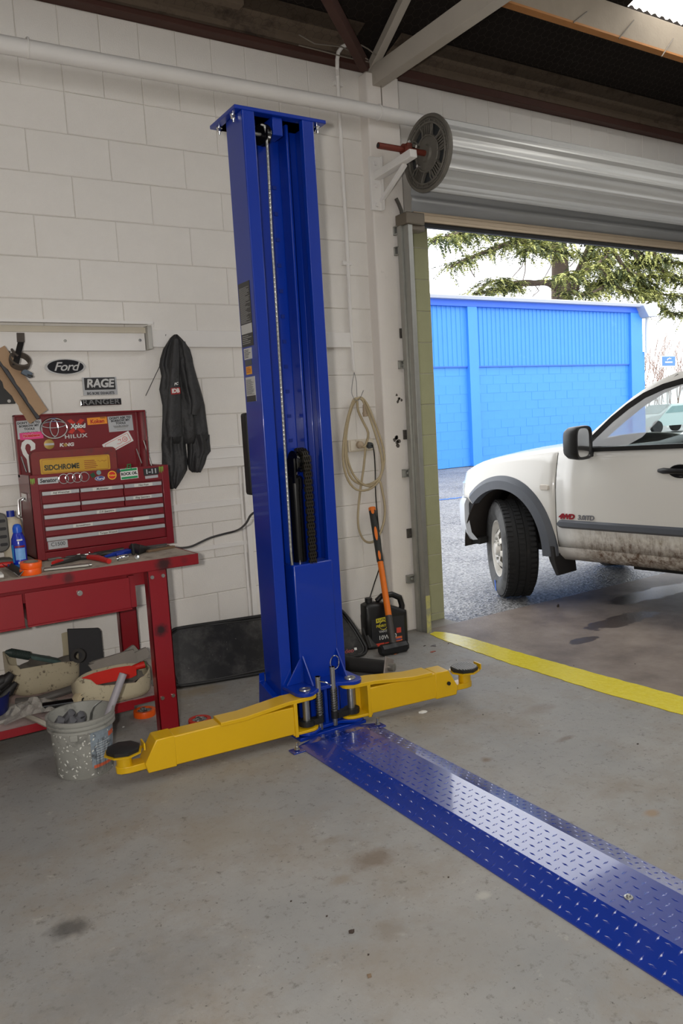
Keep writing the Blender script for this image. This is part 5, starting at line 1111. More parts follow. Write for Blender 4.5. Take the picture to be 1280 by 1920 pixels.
def bagp(u, v):
    k = (round(u * 16), round(v * 10)); H_.setdefault(k, rr.uniform(0, 1))
    return o_ + V(((u - .5) * .26, (v - .4) * .20, .004 + .045 * H_[k] * sin(pi * u) * sin(pi * min(v, .999)) + .02 * sin(pi * u)))
tag(obj('plastic_bag', G().grid(bagp, 16, 10), bag, smooth=0, solid=.0006), 'crumpled clear plastic bag lying in front of the large cut jug', 'bag')
g = G().tube(smooth_pts([at(24, 1330, z=SZ + .012), at(40, 1337, z=SZ + .014), at(62, 1347, z=SZ + .012), at(78, 1354, z=SZ + .006), at(90, 1360, z=SZ - .012)]), [.012] * 16 + [.008], 8)
tag(obj('wrapped_hose', g, mat('hose_clear', (156, 150, 138), .35, 0, .06)), 'milky plastic hose drooping over the front edge of the shelf', 'hose')
g = G().tube(smooth_pts([at(30, 1316, z=SZ + .02), at(70, 1312, z=SZ + .02), at(110, 1300, z=SZ + .03), at(140, 1290, z=SZ + .05)]), .018, 10); tag(obj('grey_hose', g, mat('hose_grey', (84, 80, 76), .6, 0, .08)), 'dark grey hose lying under the large cut jug', 'hose')

# bucket
bc = V((.005, -.855, 0)); rt_, rb_, hb = .135, .112, .246
e = empty('paint_bucket', bc, 'round grey plastic bucket splashed with paint and rubbish inside, by the yellow arm', 'bucket')
bm_ = mat('bucket_grey', (146, 146, 140), .5, 0, .05, 8, bump=.2, bs=40, dirt=(112, 112, 108), dirt_at=(.5, .65), ds=12)
obj('shell', G().lathe([(0, 0), (rb_ - .004, 0), (rb_, .005), (rt_ - .012, hb - .055), (rt_ - .001, hb - .05), (rt_ - .001, hb - .04), (rt_ - .01, hb - .038), (rt_ - .01, hb - .032), (rt_, hb - .03), (rt_, hb - .022), (rt_ - .008, hb - .02), (rt_ - .008, hb - .012), (rt_ + .001, hb - .010), (rt_ + .002, hb), (rt_ - .007, hb), (rt_ - .012, hb - .05), (rb_ - .008, .012), (0, .012)], bc, Z, 56, False), bm_, e, smooth=50)
def brad(z_): return rb_ + (rt_ - .012 - rb_) * z_ / (hb - .055)
def onb(a, z_, off=.0006): r_ = brad(z_) + off; return bc + V((r_ * cos(a), r_ * sin(a), z_))
def bpatch(a0, a1, z0, z1, m, nm, off=.0008, par=None, n=10): return obj(nm, G().grid(lambda u, v: onb(a0 + (a1-a0)*u, z0 + (z1-z0)*v, off), n, 4), m, par or e, smooth=60)
lab = bpatch(-1.56, -.50, .045, .195, mat('worn_label', (128, 140, 150), .6, 0, .18, 60, dirt=(70, 74, 80), dirt_at=(.52, .62), ds=18), 'worn_label', .0008)
for z0, z1, a0, a1 in ((.040, .053, -1.5, -.5), (.150, .170, -.85, -.5)): bpatch(a0, a1, z0, z1, mat('label_orange', (196, 92, 60), .6, 0, .1, 30), 'label_band', .0014, lab)
for k in range(8): bpatch(-1.40 + .02 * (k % 3), -.92 + .12 * (k % 2), .070 + .010 * k, .0725 + .010 * k, mat('label_line', (186, 190, 194), .6, 0, .1, 60), 'label_line', .0014, lab, 6)
rr = random.Random(21); g = G()
for k in range(90):
    a, z_ = rr.uniform(-3.1, -1.5 if rr.random() < .8 else -.3), rr.uniform(.01, .20); s_ = rr.uniform(.0014, .0042); n_ = V((cos(a), sin(a), 0)); t_ = n_.cross(Z); ro = rr.uniform(0, 3)
    g.prism([(s_ * (1.6 if k % 3 else .9) * cos(2*pi*i/7), s_ * .8 * sin(2*pi*i/7)) for i in range(7)], onb(a, z_, .0004), t_ * cos(ro) + Z * sin(ro), Z * cos(ro) - t_ * sin(ro), n_ * .0008)
obj('paint_splash', g, mat('splash_white', (206, 206, 200), .6, 0, 0), e, kind='stuff', smooth=0)
rr = random.Random(8); g = G()
for k in range(26):
    a, z_, L = rr.uniform(-1.5, -.6), rr.uniform(.09, .16), rr.uniform(.03, .11); g.add([onb(a, z_, .0018), onb(a + .012, z_, .0018), onb(a + .010, max(.01, z_ - L), .0018), onb(a + .003, max(.01, z_ - L), .0018)], [(0, 1, 2, 3)])
obj('black_drips', g, mat('drip_black', (58, 60, 64), .6, 0, 0), e, kind='stuff', smooth=0)
obj('handle_lug', G().obox(bc + V((-.06, -.119, hb - .062)), V((.014, -.007, 0)), V((.003, .006, 0)), Z * .012), bm_, e, bevel=.003)
gt = mat('conduit_grey', (150, 146, 152), .5, 0, .03)
a_, b_ = at(176, 1340, y=-.86), at(231, 1263, y=-.80); d = (b_ - a_).normalized()
a_ = bc + V((.03, -.01, .05)); b_ = at(231, 1263, y=-.85); d = (b_ - a_).normalized(); L = (b_ - a_).length
tag(obj('grey_tube', G().lathe([(.0125, 0), (.016, 0), (.016, L), (.0125, L), (.0125, 0)], a_, d, 20, False), gt), 'pale grey plastic tube standing slanted in the bucket', 'tube')
a_ = bc + V((.008, -.02, .10)); c = at(171, 1338, y=-.86); pts = [a_, at(170, 1336, y=-.86), at(175, 1325, y=-.86), at(189, 1314, y=-.86)]
g = G().tube(pts, .0022, 5); g.tube([p_ + V((.004, .004, 0)) for p_ in pts], .0022, 5); tag(obj('bent_wire', g, steel), 'bent bright metal strip beside the tube in the bucket', 'wire')
gl = mat('glove_grey', (88, 88, 92), .9, 0, .15, 24, bump=.4, bs=60); g = G(); q = bc + V((-.055, -.02, .215))
for k, (dx_, dy_, dz_, r_) in enumerate(((-.03, 0, .008, .026), (.005, -.02, .0, .03), (.035, 0, .006, .028), (.01, .03, .012, .03))):
    g.tube([q + V((dx_, dy_, dz_ - .03)), q + V((dx_ * 1.2, dy_, dz_)), q + V((dx_ * 1.3 + .008, dy_ - .01, dz_ + .02)), q + V((dx_ * 1.1 + .016, dy_ - .016, dz_ + .012))], [r_, r_ * .95, r_ * .7, r_ * .35], 9)
tag(obj('grey_glove', g, gl, smooth=40), 'crumpled dark grey glove inside the bucket at its left', 'glove')
g = G(); rr = random.Random(4); g.grid(lambda u, v: bc + V(((u - .5) * .17, (v - .5) * .17, .16 + rr.uniform(-.012, .012))), 8, 8); tag(obj('bucket_rubbish', g, mat('rubbish_white', (170, 168, 160), .8, 0, .1, 20), kind='stuff', smooth=0), 'pale rubbish filling the bucket', 'rubbish')

# tape rolls on the floor
for k, (px, py, lb) in enumerate(((277, 1346, 'orange tape roll on the floor behind the bench leg'), (382, 1364, 'orange tape roll on the floor behind the yellow arm'))):
    c = at(px, py, z=0); c.y += .045; e = empty('tape_roll', c, lb, 'tape roll', 'tape rolls on the floor')
    obj('tape', G().lathe([(.036, 0), (.052, 0), (.053, .003), (.053, .026), (.052, .029), (.036, .029), (.036, 0)], c, Z, 32, False), brt if k == 0 else mat('tape_red', (190, 44, 30), .45), e); obj('contents', G().lathe([(0, .02), (.036, .02), (.036, .024), (0, .024)], c, Z, 20), mat('tape_grey', (120, 124, 126), .6), e)
    g = G(); rr = random.Random(k)
    for i in range(5): a = rr.uniform(0, 6); g.torus(c + V((.02*cos(a), .02*sin(a), .028)), (rr.uniform(-.4, .4), rr.uniform(-.4, .4), 1), .011, .003, 12, 5)
    obj('loose_rings', g, steel, e, smooth=60)

# ---------------------------------------------------------------- by the pillar: window panel, oil, hammer, cord, outlet
bl, br = at(322, 1291, z=.012), at(690, 1226, z=.012)
tl, tr_ = at(320, 1180, y=-.022), at(640, 1128, y=-.05)
u_ = (br - bl); LU = u_.length; u_.normalize(); v_ = (tl - bl); v_ = (v_ - u_ * v_.dot(u_)); HV = v_.length; v_.normalize(); nn = u_.cross(v_)
if nn.y > 0: nn = -nn
e = empty('vehicle_window', (bl + br) / 2, 'long black tinted vehicle window with rubber seal leaning on the wall behind the column', 'window panel')
out = [(.02, .03), (.05, .006)] + [(LU * f, .0) for f in (.3, .6, .9)] + [(LU - .03, .004), (LU - .006, .03), (LU - .012, .07), (LU - .05, HV * .55), (LU - .10, HV * .85), (LU - .15, HV * .98), (LU - .24, HV * 1.0)] + [(LU * f, HV * 1.0) for f in (.6, .3)] + [(.10, HV), (.05, HV * .97), (.018, HV * .88), (.008, HV * .7), (.006, HV * .35)]
pw = lambda a, b_: bl + u_ * a + v_ * b_
g = G(); n = len(out); ps = [pw(*p) for p in out]; g.add(ps + [p - nn * .008 for p in ps], [tuple(range(n)), tuple(range(2*n-1, n-1, -1))] + [(i, (i+1) % n, (i+1) % n + n, i + n) for i in range(n)])
def grimy_glass():
    m = bpy.data.materials.new('dusty_tinted_glass'); m.use_nodes = True; t = m.node_tree; b = t.nodes['Principled BSDF']; p = wpos(t)
    f = ramp(t, noise(t, 7, 8, .75, p), .42, .72); c = mixc(t, f, lin((14, 14, 15)), lin((74, 72, 70))); c = mixc(t, ramp(t, noise(t, 3, 4, .6, p), .55, .62), c, lin((10, 10, 11)))
    c = mixc(t, ramp(t, noise(t, 120, 2, .7, p), .72, .76), c, lin((130, 128, 124)))
    t.links.new(c, b.inputs['Base Color']); b.inputs['Roughness'].default_value = .35; return m
obj('tinted_glass', g, grimy_glass(), e, smooth=20)
sm_ = [pw(*p) for p in out]; sp_ = smooth_pts(sm_ + [sm_[0]], 4)
obj('rubber_seal', G().tube(sp_, .010, 8), blk, e, smooth=60); obj('rubber_seal', G().tube([p + (sum(sm_, V((0,0,0))) / n - p).normalized() * .018 + nn * .002 for p in sp_], .004, 6), mat('seal_grey', (62, 62, 62), .5), e, smooth=60)
rod = mat('rodeo_red', (190, 90, 90), .5, 0, 0)
p = at(663, 1214, y=-.20); c = pw(LU - .115, .035) + nn * .003
text('lettering', 'deo', .034, rod, e, c, u_, v_, .0002, .2, .0003, sx=1.1); obj('sticker_mark', G().obox(c + u_ * .043 + v_ * .006, u_ * .008, nn * .0005, v_ * .007), white, e, smooth=0)
for k, (a, b0, b1, w_) in enumerate(((.55, .05, .19, .003), (.575, .02, .17, .003))):
    obj('scratch', G().obox(pw(a, (b0+b1)/2) + nn * .0008, u_ * w_ * .5, nn * .0004, v_ * (b1-b0)/2), mat('scratch', (120, 118, 112), .7), e, smooth=0)

# oil jug
jp = at(730, 1212, z=0); jp.y += .045
e = empty('oil_jug', jp, 'large black plastic engine oil jug with a handle standing behind the sledgehammer', 'oil jug')
jr = V((.985, -.17, 0)); jd = V((.17, .985, 0)); blkp = mat('jug_black', (20, 20, 21), .38, 0, .05, 10)
k_ = (at(762, 1200, y=jp.y) - at(692, 1210, y=jp.y)).length / 1.0; W2 = k_ * .5; HH = at(735, 1112, y=jp.y).z
J = lambda a, b_, c_: jp + jr * a + jd * b_ + Z * c_
T2 = .055
def jring(w_, d_, z_, ox=0, r=.35): return [J(ox + w_ * (abs(cos(a)) ** r) * (1 if cos(a) > 0 else -1), d_ * (abs(sin(a)) ** r) * (1 if sin(a) > 0 else -1), z_) for a in [2*pi*k/32 for k in range(32)]]
bh = HH * .66
g = G().loft([jring(W2 * .94, T2 * .9, 0), jring(W2, T2, .012), jring(W2, T2, bh * .95), jring(W2 * .985, T2 * .97, bh), jring(W2 * .60, T2 * .90, bh + HH * .15, -W2 * .38), jring(W2 * .50, T2 * .80, HH * .86, -W2 * .48), jring(W2 * .2, T2 * .36, HH * .90, -W2 * .66)])
jb = obj('jug_body', g, blkp, e, smooth=50)
obj('cap', G().cyl(J(-W2 * .68, 0, HH * .88), J(-W2 * .68, 0, HH * .985), .022, n=20), blk, e)
obj('handle', G().tube([J(-W2 * .30, 0, HH * .90), J(-W2 * .05, 0, HH * .985), J(W2 * .45, 0, HH * .985), J(W2 * .80, 0, HH * .90), J(W2 * .90, 0, HH * .74), J(W2 * .84, 0, bh * .9)], [.016, .017, .018, .019, .018, .019], 12), blkp, e, smooth=60)
fy = -T2 - .0008
jl = obj('label_panel', G().box(-1, 1, -1, 1, -1, 1).xf(Matrix.Translation(J(0, fy + .0004, bh * .47)) @ Matrix(((jr.x * W2 * .78, jd.x * .0006, 0, 0), (jr.y * W2 * .78, jd.y * .0006, 0, 0), (0, 0, bh * .42, 0), (0, 0, 0, 1)))), ink, e, smooth=0)
yl_ = mat('oil_yellow', (226, 210, 60), .5, 0, 0); rd_ = mat('oil_red', (206, 70, 50), .5, 0, 0)
JT = lambda s_, sz, m_, a, c_, bold=.0004, shear=0, sx=1: text('lettering', s_, sz, m_, jl, J(a, fy - .0008, c_), jr, Z, bold, shear, .0004, sx=sx)
obj('volume_flag', G().prism([(-.03, -.012), (.045, -.003), (.05, .020), (-.03, .015)], J(-W2 * .34, fy - .0004, bh * .83), jr, Z, jd * -.0006), yl_, jl, smooth=0)
JT('6 LITRE', .020, ink, -W2 * .28, bh * .845, .0006); JT('PENRITE', .021, yl_, -W2 * .28, bh * .67, .0004)
obj('ring_mark', G().torus(J(-W2 * .22, fy - .0006, bh * .68), jd, .026, .0018, 24, 5), yl_, jl); JT('VANTAGE', .019, white, -W2 * .1, bh * .50, .0002, 0, 1.1)
JT('10W-40', .036, white, -W2 * .05, bh * .315, .0005); obj('red_badge', G().box(-.5, .5, 0, 1, -.5, .5).xf(Matrix.Translation(J(W2 * .5, fy, bh * .46)) @ Matrix(((jr.x * .03, -jd.x * .0008, 0, 0), (jr.y * .03, -jd.y * .0008, 0, 0), (0, 0, .032, 0), (0, 0, 0, 1)))), rd_, jl, smooth=0)
for a, c_, w_, h_, m_ in ((-.42, .12, .055, .018, rd_), (.46, .13, .052, .022, mat('oil_orange', (220, 110, 60), .5, 0, 0)), (.46, .24, .05, .014, mat('oil_orange', (220, 110, 60), .5, 0, 0)), (.40, .19, .05, .012, mat('oil_blue', (90, 90, 150), .5, 0, 0)), (-.05, .12, .04, .014, rd_)):
    obj('label_block', G().box(-.5, .5, 0, 1, -.5, .5).xf(Matrix.Translation(J(W2 * a, fy, bh * c_)) @ Matrix(((jr.x * w_, -jd.x * .0008, 0, 0), (jr.y * w_, -jd.y * .0008, 0, 0), (0, 0, h_, 0), (0, 0, 0, 1)))), m_, jl, smooth=0)

# sledgehammer leaning on the wall
hh_ = at(738, 1228, z=0); hb_ = hh_ + V((0, .02, .032)); ht_ = at(697, 952, y=-.05)
e = empty('sledgehammer', hh_, 'sledgehammer with an orange and black handle standing on its head against the wall', 'hammer')
d = (ht_ - hb_).normalized(); L = (ht_ - hb_).length; a_, b_ = at(713, 1212, y=hb_.y), at(761, 1203, y=hb_.y)
hx_ = (b_ - a_).normalized(); hx_ = V((hx_.x, -.08, 0)).normalized()
c = (a_ + b_) / 2; c = V((c.x, hb_.y, .034)); hw = (b_ - a_).length / 2
oct_ = lambda r, s: [c + hx_ * s + (hx_.cross(Z)) * r * cos(pi/8 + pi/4*k) + Z * r * sin(pi/8 + pi/4*k) for k in range(8)]
obj('head', G().loft([oct_(.026, -hw), oct_(.034, -hw + .012), oct_(.034, -.03), oct_(.037, -.018), oct_(.037, .018), oct_(.034, .03), oct_(.034, hw - .012), oct_(.027, hw)]), mat('forged_black', (38, 38, 40), .4, .5, .08, 20), e, smooth=25)
obj('face_wear', G().loft([oct_(.0265, hw - .001), oct_(.0255, hw + .001)]), mat('worn_steel', (120, 120, 120), .4, .7, .05), e, smooth=25)
hax = d; obj('handle_end', G().tube([c - Z * .030, c - Z * .034], .018, 12), mat('handle_orange', (232, 118, 20), .5, 0, .03), e)
def hseg(f0, f1, r0, r1, m_, nm, n=14):
    return obj(nm, G().tube([c + (ht_ - c) * (f0 + (f1 - f0) * i / 4) for i in range(5)], [r0 + (r1 - r0) * i / 4 for i in range(5)], n), m_, e, smooth=60)
org = mat('handle_orange', (232, 118, 20), .5, 0, .03)
hseg(.03, .22, .021, .021, mat('collar_grey', (64, 60, 56), .5), 'collar'); hseg(.21, .62, .0195, .0175, org, 'shaft'); hseg(.60, .985, .0205, .022, mat('grip_dark', (44, 46, 44), .7, 0, .06, 30), 'grip'); hseg(.975, 1.0, .0225, .0225, org, 'end_cap')
cd = -(AXF - d * AXF.dot(d)).normalized(); sd = d.cross(cd)
for f, l_, w_ in ((.80, .045, .0095), (.965, .018, .010), (.64, .03, .008)):
    q = c + (ht_ - c) * f; obj('grip_inlay', G().prism([(w_ * cos(t_), l_ * sin(t_)) for t_ in [2*pi*k/20 for k in range(20)]], q + cd * .0205, sd, d, cd * .0028), org, e, smooth=30)

# black strut with a steel plate lying on the floor
a_, b_ = at(610, 1240, z=.045), at(738, 1272, z=.0); b_.z = .045; b_.y += .05
e = empty('strut', b_, 'black cylindrical strut with a steel end plate lying on the floor by the hammer', 'strut'); d = (b_ - a_).normalized()
obj('strut_tube', G().cyl(a_, b_, .040, n=24), mat('strut_black', (26, 25, 25), .6, 0, .1, 14, bump=.2, bs=60), e); sd = d.cross(Z).normalized(); up = V((.35, .25, .9)).normalized()
q = b_ + d * .004 + Z * .006; sv = d.cross(up).normalized(); obj('end_plate', G().obox(q + Z * .002, d * .004, sv * .052, up * .048), mat('plate_steel', (164, 154, 148), .4, .6, .1, 14), e, bevel=.002)
obj('end_lug', G().lathe([(.0, .0), (.022, 0), (.022, .03), (.012, .034), (0, .034)], q + d * .005, d, 16), pol, e)

# power outlet, extension cord, charger
oc = at(676, 835, y=-.0); e = empty('power_outlet', oc, 'white double power outlet on the wall under the hanging cord', 'power outlet')
cr = mat('outlet_cream', (206, 196, 178), .5, 0, .05, 20)
a_, b_ = at(654, 848, y=-.03), at(699, 822, y=-.03); obj('outlet_box', G().box(a_.x, b_.x, -.030, 0, a_.z, b_.z), cr, e, bevel=.004); obj('face_plate', G().box(a_.x + .012, b_.x - .002, -.036, -.03, a_.z + .008, b_.z - .004), mat('outlet_pale', (216, 208, 192), .45, 0, .03), e, bevel=.002)
pg = at(674, 834, y=-.05); obj('switch', G().box(pg.x - .02, pg.x + .006, -.039, -.036, pg.z + .022, pg.z + .034), cr, e, bevel=.001)
cordm = mat('cord_beige', (178, 162, 130), .6, 0, .06, 20)
L1 = [(672, 836, -.055), (681, 838, -.06), (686, 832, -.05), (690, 812, -.035), (680, 790, -.03), (671, 770, -.03), (669, 752, -.035), (664, 748, -.04), (656, 768, -.045), (648, 800, -.045), (643, 840, -.045), (644, 872, -.045), (652, 900, -.045), (668, 918, -.045), (690, 918, -.045), (708, 904, -.045), (716, 880, -.045), (714, 852, -.045), (706, 822, -.045), (694, 785, -.045), (684, 758, -.04), (675, 747, -.04), (666, 750, -.038),
      (656, 772, -.035), (650, 804, -.035), (647, 840, -.035), (650, 874, -.035), (660, 898, -.035), (680, 909, -.035), (700, 905, -.035), (714, 890, -.035), (720, 864, -.035), (717, 836, -.035), (707, 806, -.035), (696, 776, -.035), (687, 756, -.035), (678, 746, -.035), (669, 748, -.032), (660, 762, -.028), (652, 792, -.028), (648, 830, -.028), (653, 868, -.028), (668, 898, -.028), (692, 912, -.028), (710, 900, -.028), (717, 925, -.03), (721, 950, -.03), (720, 975, -.03), (712, 1000, -.03), (702, 1014, -.03), (690, 1017, -.03), (680, 1010, -.03), (672, 990, -.03), (671, 960, -.03), (675, 920, -.03), (681, 880, -.035), (684, 850, -.045), (685, 838, -.05)]
e = empty('extension_cord', oc + V((0, -.04, 0)), 'beige extension cord coiled in long loops on a wire hook beside the pillar', 'cord')
obj('cord', G().tube(smooth_pts([at(px, py, y=min(yy, -.03 - .075 * min(1, max(0, (px - 680) / 16)))) for px, py, yy in L1], 3), .0075, 6), cordm, e, smooth=80)
obj('plug', G().lathe([(0, 0), (.020, .001), (.023, .006), (.022, .026), (.012, .036), (.007, .04), (0, .04)], pg + Y * .012, (0, -1, 0), 20), mat('plug_beige', (176, 158, 134), .55, 0, .05), e)
q = at(687, 770, y=-.05); k0_ = at(683, 757, y=-.045); d = (at(686, 786, y=-.05) - k0_).normalized()
obj('socket_end', G().lathe([(.006, 0), (.012, .008), (.016, .05), (.019, .055), (.019, .062), (.0175, .064), (.0175, .078), (0, .079)], k0_, d, 18), mat('plug_beige', (176, 158, 134), .55, 0, .05), e); obj('cord', G().tube(smooth_pts([at(671, 748, y=-.04), at(677, 746, y=-.042), k0_ + d * .004]), .0075, 6), cordm, e)
wr = mat('hook_wire', (132, 132, 134), .4, .7, 0)
tag(obj('wire_hook', G().tube(smooth_pts([at(664, 698, y=-.02), at(661, 715, y=-.02), at(659, 735, y=-.02), at(664, 748, y=-.05), at(670, 751, y=-.058), at(675, 746, y=-.05), at(681, 732, y=-.03)]), .0018, 5).tube([at(664, 698, y=-.02), at(668, 716, y=-.018), at(669, 745, y=-.018)], .0016, 5), wr), 'thin wire hook holding the coiled extension cord', 'wire')
e = empty('charger', at(697, 1212, z=0), 'dark grey plug pack charger with a black lead leaning beside the oil jug', 'charger')
p2 = at(693, 835, y=-.05); obj('charger_plug', G().lathe([(0, 0), (.019, .001), (.021, .006), (.018, .028), (.009, .032), (0, .032)], p2 + Y * .014, (0, -1, 0), 20), mat('plug_grey', (70, 76, 78), .5), e)
lead = [p2 - Y * .018, at(698, 835, y=-.10), at(701, 850, y=-.105), at(703, 880, y=-.10), at(704, 930, y=-.10), at(709, 985, y=-.10), at(714, 1030, y=-.10), at(712, 1060, y=-.10), at(701, 1095, y=-.12), at(690, 1130, y=-.15), at(682, 1158, y=-.19), at(683, 1175, y=-.20)]
obj('lead', G().tube(smooth_pts(lead), .0036, 6), blkg, e, smooth=80)
a_, b_ = at(687, 1176, y=-.21), at(700, 1214, z=.016); d = (b_ - a_); Ld = d.length; d.normalize(); sd = d.cross(V((.3, -.95, 0))).normalized()
obj('charger_body', G().obox((a_ + b_) / 2, d * Ld / 2, sd * .030, d.cross(sd) * .014), mat('charger_grey', (66, 66, 66), .55, 0, .05), e, bevel=.004)

# litter on the floor
def scrap(px, py, m_, label, nm, pts, h=.004, cat='scrap'):
    pts = [(a * .6, b_ * .6) for a, b_ in pts]; h *= .7
    p = at(px, py, z=.0006); g = G(); n = len(pts); rr = random.Random(px)
    top = [p + V((a * .001, b_ * .001, h * rr.uniform(.3, 1))) for a, b_ in pts]; bot = [p + V((a * .001, b_ * .001, 0)) for a, b_ in pts]
    cen = p + Z * h * 1.1
    g.add(bot + top + [cen], [tuple(range(n-1, -1, -1))] + [(i, (i+1) % n, (i+1) % n + n, i + n) for i in range(n)] + [(n + i, n + (i+1) % n, 2 * n) for i in range(n)])
    return tag(obj(nm, g, m_, smooth=0), label, cat)
leafm = mat('leaf_dark', (58, 46, 40), .8, 0, .1)
scrap(811, 1222, mat('scrap_red', (150, 70, 50), .7, 0, .1), 'small crumpled red scrap on the floor near the doorway pillar', 'red_scrap', [(-30, -8), (-12, -20), (4, -10), (30, -14), (26, 6), (8, 8), (4, 22), (-8, 10), (-26, 12)])
scrap(812, 1211, mat('scrap_grey', (96, 90, 92), .7, 0, .1), 'grey torn scrap on the floor between the red scrap and the pillar', 'grey_scrap', [(-34, 4), (-14, -4), (-4, -34), (8, -38), (10, -10), (34, 2), (26, 18), (-6, 22)])
scrap(793, 1336, white, 'white crumpled paper scrap on the floor in front of the yellow arm', 'paper_scrap', [(-36, 10), (-18, -14), (14, -18), (36, -8), (30, 8), (4, 16)], .012)
scrap(659, 1747, leafm, 'dark dead leaf on the floor left of the blue cover', 'dead_leaf', [(-16, -4), (-4, -14), (8, -10), (16, 2), (4, 12), (-10, 10)], .006, 'leaf')
scrap(796, 1211, leafm, 'dark bits of dirt beside the grey scrap', 'dirt_bit', [(-20, 0), (-8, -8), (6, -4), (18, 2), (4, 10)], .003)
scrap(840, 1207, leafm, 'dark chip on the floor at the foot of the track', 'dirt_bit', [(-10, 0), (0, -6), (12, 0), (2, 6)], .004)
scrap(231, 1363, white, 'tiny white paper chip on the floor behind the bucket', 'paper_chip', [(-8, -10), (8, -6), (8, 8), (-6, 10)], .003)
scrap(1046, 1138, leafm, 'dark stone sitting on the wet concrete in the doorway', 'stone', [(-16, -8), (4, -12), (16, 0), (6, 12), (-12, 10)], .03, 'stone')
scrap(1195, 1395, leafm, 'small brown leaf piece lying on the concrete below the yellow line', 'dead_leaf', [(-12, -4), (2, -8), (12, 2), (-2, 8)], .003, 'leaf')
scrap(692, 1830, mat('leaf_tan', (120, 100, 80), .8), 'brown flake on the floor near the bottom edge', 'dead_leaf', [(-12, -8), (4, -12), (12, 4), (-4, 12)], .004, 'leaf')
for px, py, lb in ((690, 1790, 'dark crumb on the floor between the dead leaf and the bottom edge of the photo'), (840, 1645, 'dark crumb on the floor beside the near edge of the blue cover'), (545, 1690, 'dark crumb on bare floor, leftmost of the dirt crumbs'),
        (905, 1340, 'dark crumb on the floor in front of the right yellow arm pad'), (970, 1290, 'dark crumb between the right yellow arm pad and the yellow line'), (1010, 1375, 'dark crumb midway between the blue cover and the yellow line'),
        (855, 1238, 'dark crumb just behind the right lift pad'), (1075, 1248, 'dark crumb on the brown concrete beyond the yellow line'), (612, 1718, 'dark crumb up and left of the dead leaf'), (1190, 1245, 'dark crumb on brown concrete below the wet patch')):
    scrap(px, py, leafm, lb, 'dirt_crumb', [(-6, -3), (1, -6), (7, 0), (0, 5)], .003)['group'] = 'dirt crumbs on the floor'

# ---------------------------------------------------------------- white utility truck in the doorway (front points outside)
CO = V((3.32, .18, 0)); CH = V((-.148, .989, 0)).normalized(); CN = V((-CH.y, CH.x, 0))      # heading, outward normal of the side we see
def cp(s, l, z): return CO + CH * s + CN * l + Z * z
truck = empty('white_truck', cp(-1.5, -.85, 0), 'white four wheel drive utility truck with a muddy sill parked in the doorway', 'truck')
CW = 1.72
def mud_paint():
    m = bpy.data.materials.new('white_car_paint'); m.use_nodes = True; t = m.node_tree; b = t.nodes['Principled BSDF']; p = wpos(t)
    sx = nd(t, 'ShaderNodeSeparateXYZ'); t.links.new(p, sx.inputs[0])
    n1 = noise(t, 22, 8, .75, p); mp = nd(t, 'ShaderNodeMapping'); mp.inputs['Scale'].default_value = (24, 24, 3); t.links.new(p, mp.inputs[0]); n2 = noise(t, 1.5, 6, .7, mp.outputs[0])
    zz = mth(t, 'ADD', sx.outputs[2], mth(t, 'MULTIPLY', mth(t, 'SUBTRACT', n2, .5), .5))
    r = nd(t, 'ShaderNodeMapRange'); r.inputs[1].default_value = .60; r.inputs[2].default_value = .40; t.links.new(zz, r.inputs[0])
    # splashed behind the front wheel only: y below the door gap
    ry = nd(t, 'ShaderNodeMapRange'); ry.inputs[1].default_value = -.36; ry.inputs[2].default_value = -.62; t.links.new(sx.outputs[1], ry.inputs[0])
    f = mth(t, 'MULTIPLY', mth(t, 'MULTIPLY', r.outputs[0], ramp(t, n1, .36, .62)), ry.outputs[0])
    lt = nd(t, 'ShaderNodeMath', operation='LESS_THAN'); t.links.new(sx.outputs[2], lt.inputs[0]); lt.inputs[1].default_value = .585
    f = mth(t, 'MULTIPLY', f, lt.outputs[0])
    c = mixc(t, mth(t, 'MULTIPLY', mth(t, 'MULTIPLY', r.outputs[0], ry.outputs[0]), .35), lin((226, 224, 219)), lin((186, 168, 140)))
    c = mixc(t, mth(t, 'MULTIPLY', f, .95), c, lin((92, 66, 46)))
    t.links.new(c, b.inputs['Base Color']); b.inputs['Roughness'].default_value = .25; b.inputs['Coat Weight'].default_value = .5; b.inputs['Coat Roughness'].default_value = .05; return m
cpaint = mud_paint(); flare = mat('flare_grey', (84, 88, 96), .5, 0, .04, 14, dirt=(70, 68, 66), dirt_at=(.6, .75)); mouldm = mat('moulding_grey', (86, 90, 98), .45, 0, .04, 14, dirt=(92, 84, 76), dirt_at=(.62, .8), ds=9)
under = mat('underbody', (24, 23, 22), .8, 0, .2, 12); wellm = mat('wheel_well', (38, 32, 28), .9, 0, .2, 10)
def latl(z): return -.04 * max(0, (.60 - z) / .25) ** 1.5 - .055 * max(0, (z - .80) / .30) ** 1.6
AC, AA, AB = (-.045, .36), .40, .50           # wheel arch ellipse
def arch(s):
    q = 1 - ((s - AC[0]) / AA) ** 2
    return AC[1] + AB * sqrt(q) if q > 0 else -1
nose = [(-.497, 0), (-.44, 0), (-.40, 0), (-.36, 0), (-.30, 0), (-.22, 0), (-.14, 0), (-.05, 0), (.04, 0), (.12, -.002), (.19, -.004), (.25, -.010), (.30, -.02), (.345, -.045), (.39, -.085), (.44, -.15), (.49, -.235), (.54, -.36), (.58, -.52), (.605, -.68), (.612, -.86)]
nose += [(s, -CW - l) for s, l in nose[-2::-1]]
def ztop(s):
    for (a, za), (b, zb) in zip(((-.6, 1.085), (-.3, 1.055), (0, 1.02), (.2, .985), (.36, .93), (.5, .87), (.7, .84)), ((-.3, 1.055), (0, 1.02), (.2, .985), (.36, .93), (.5, .87), (.7, .84), (.9, .8))):
        if s <= b: return za + (zb - za) * (s - a) / (b - a)
    return .8
NV = 9; g = G(); vs = []
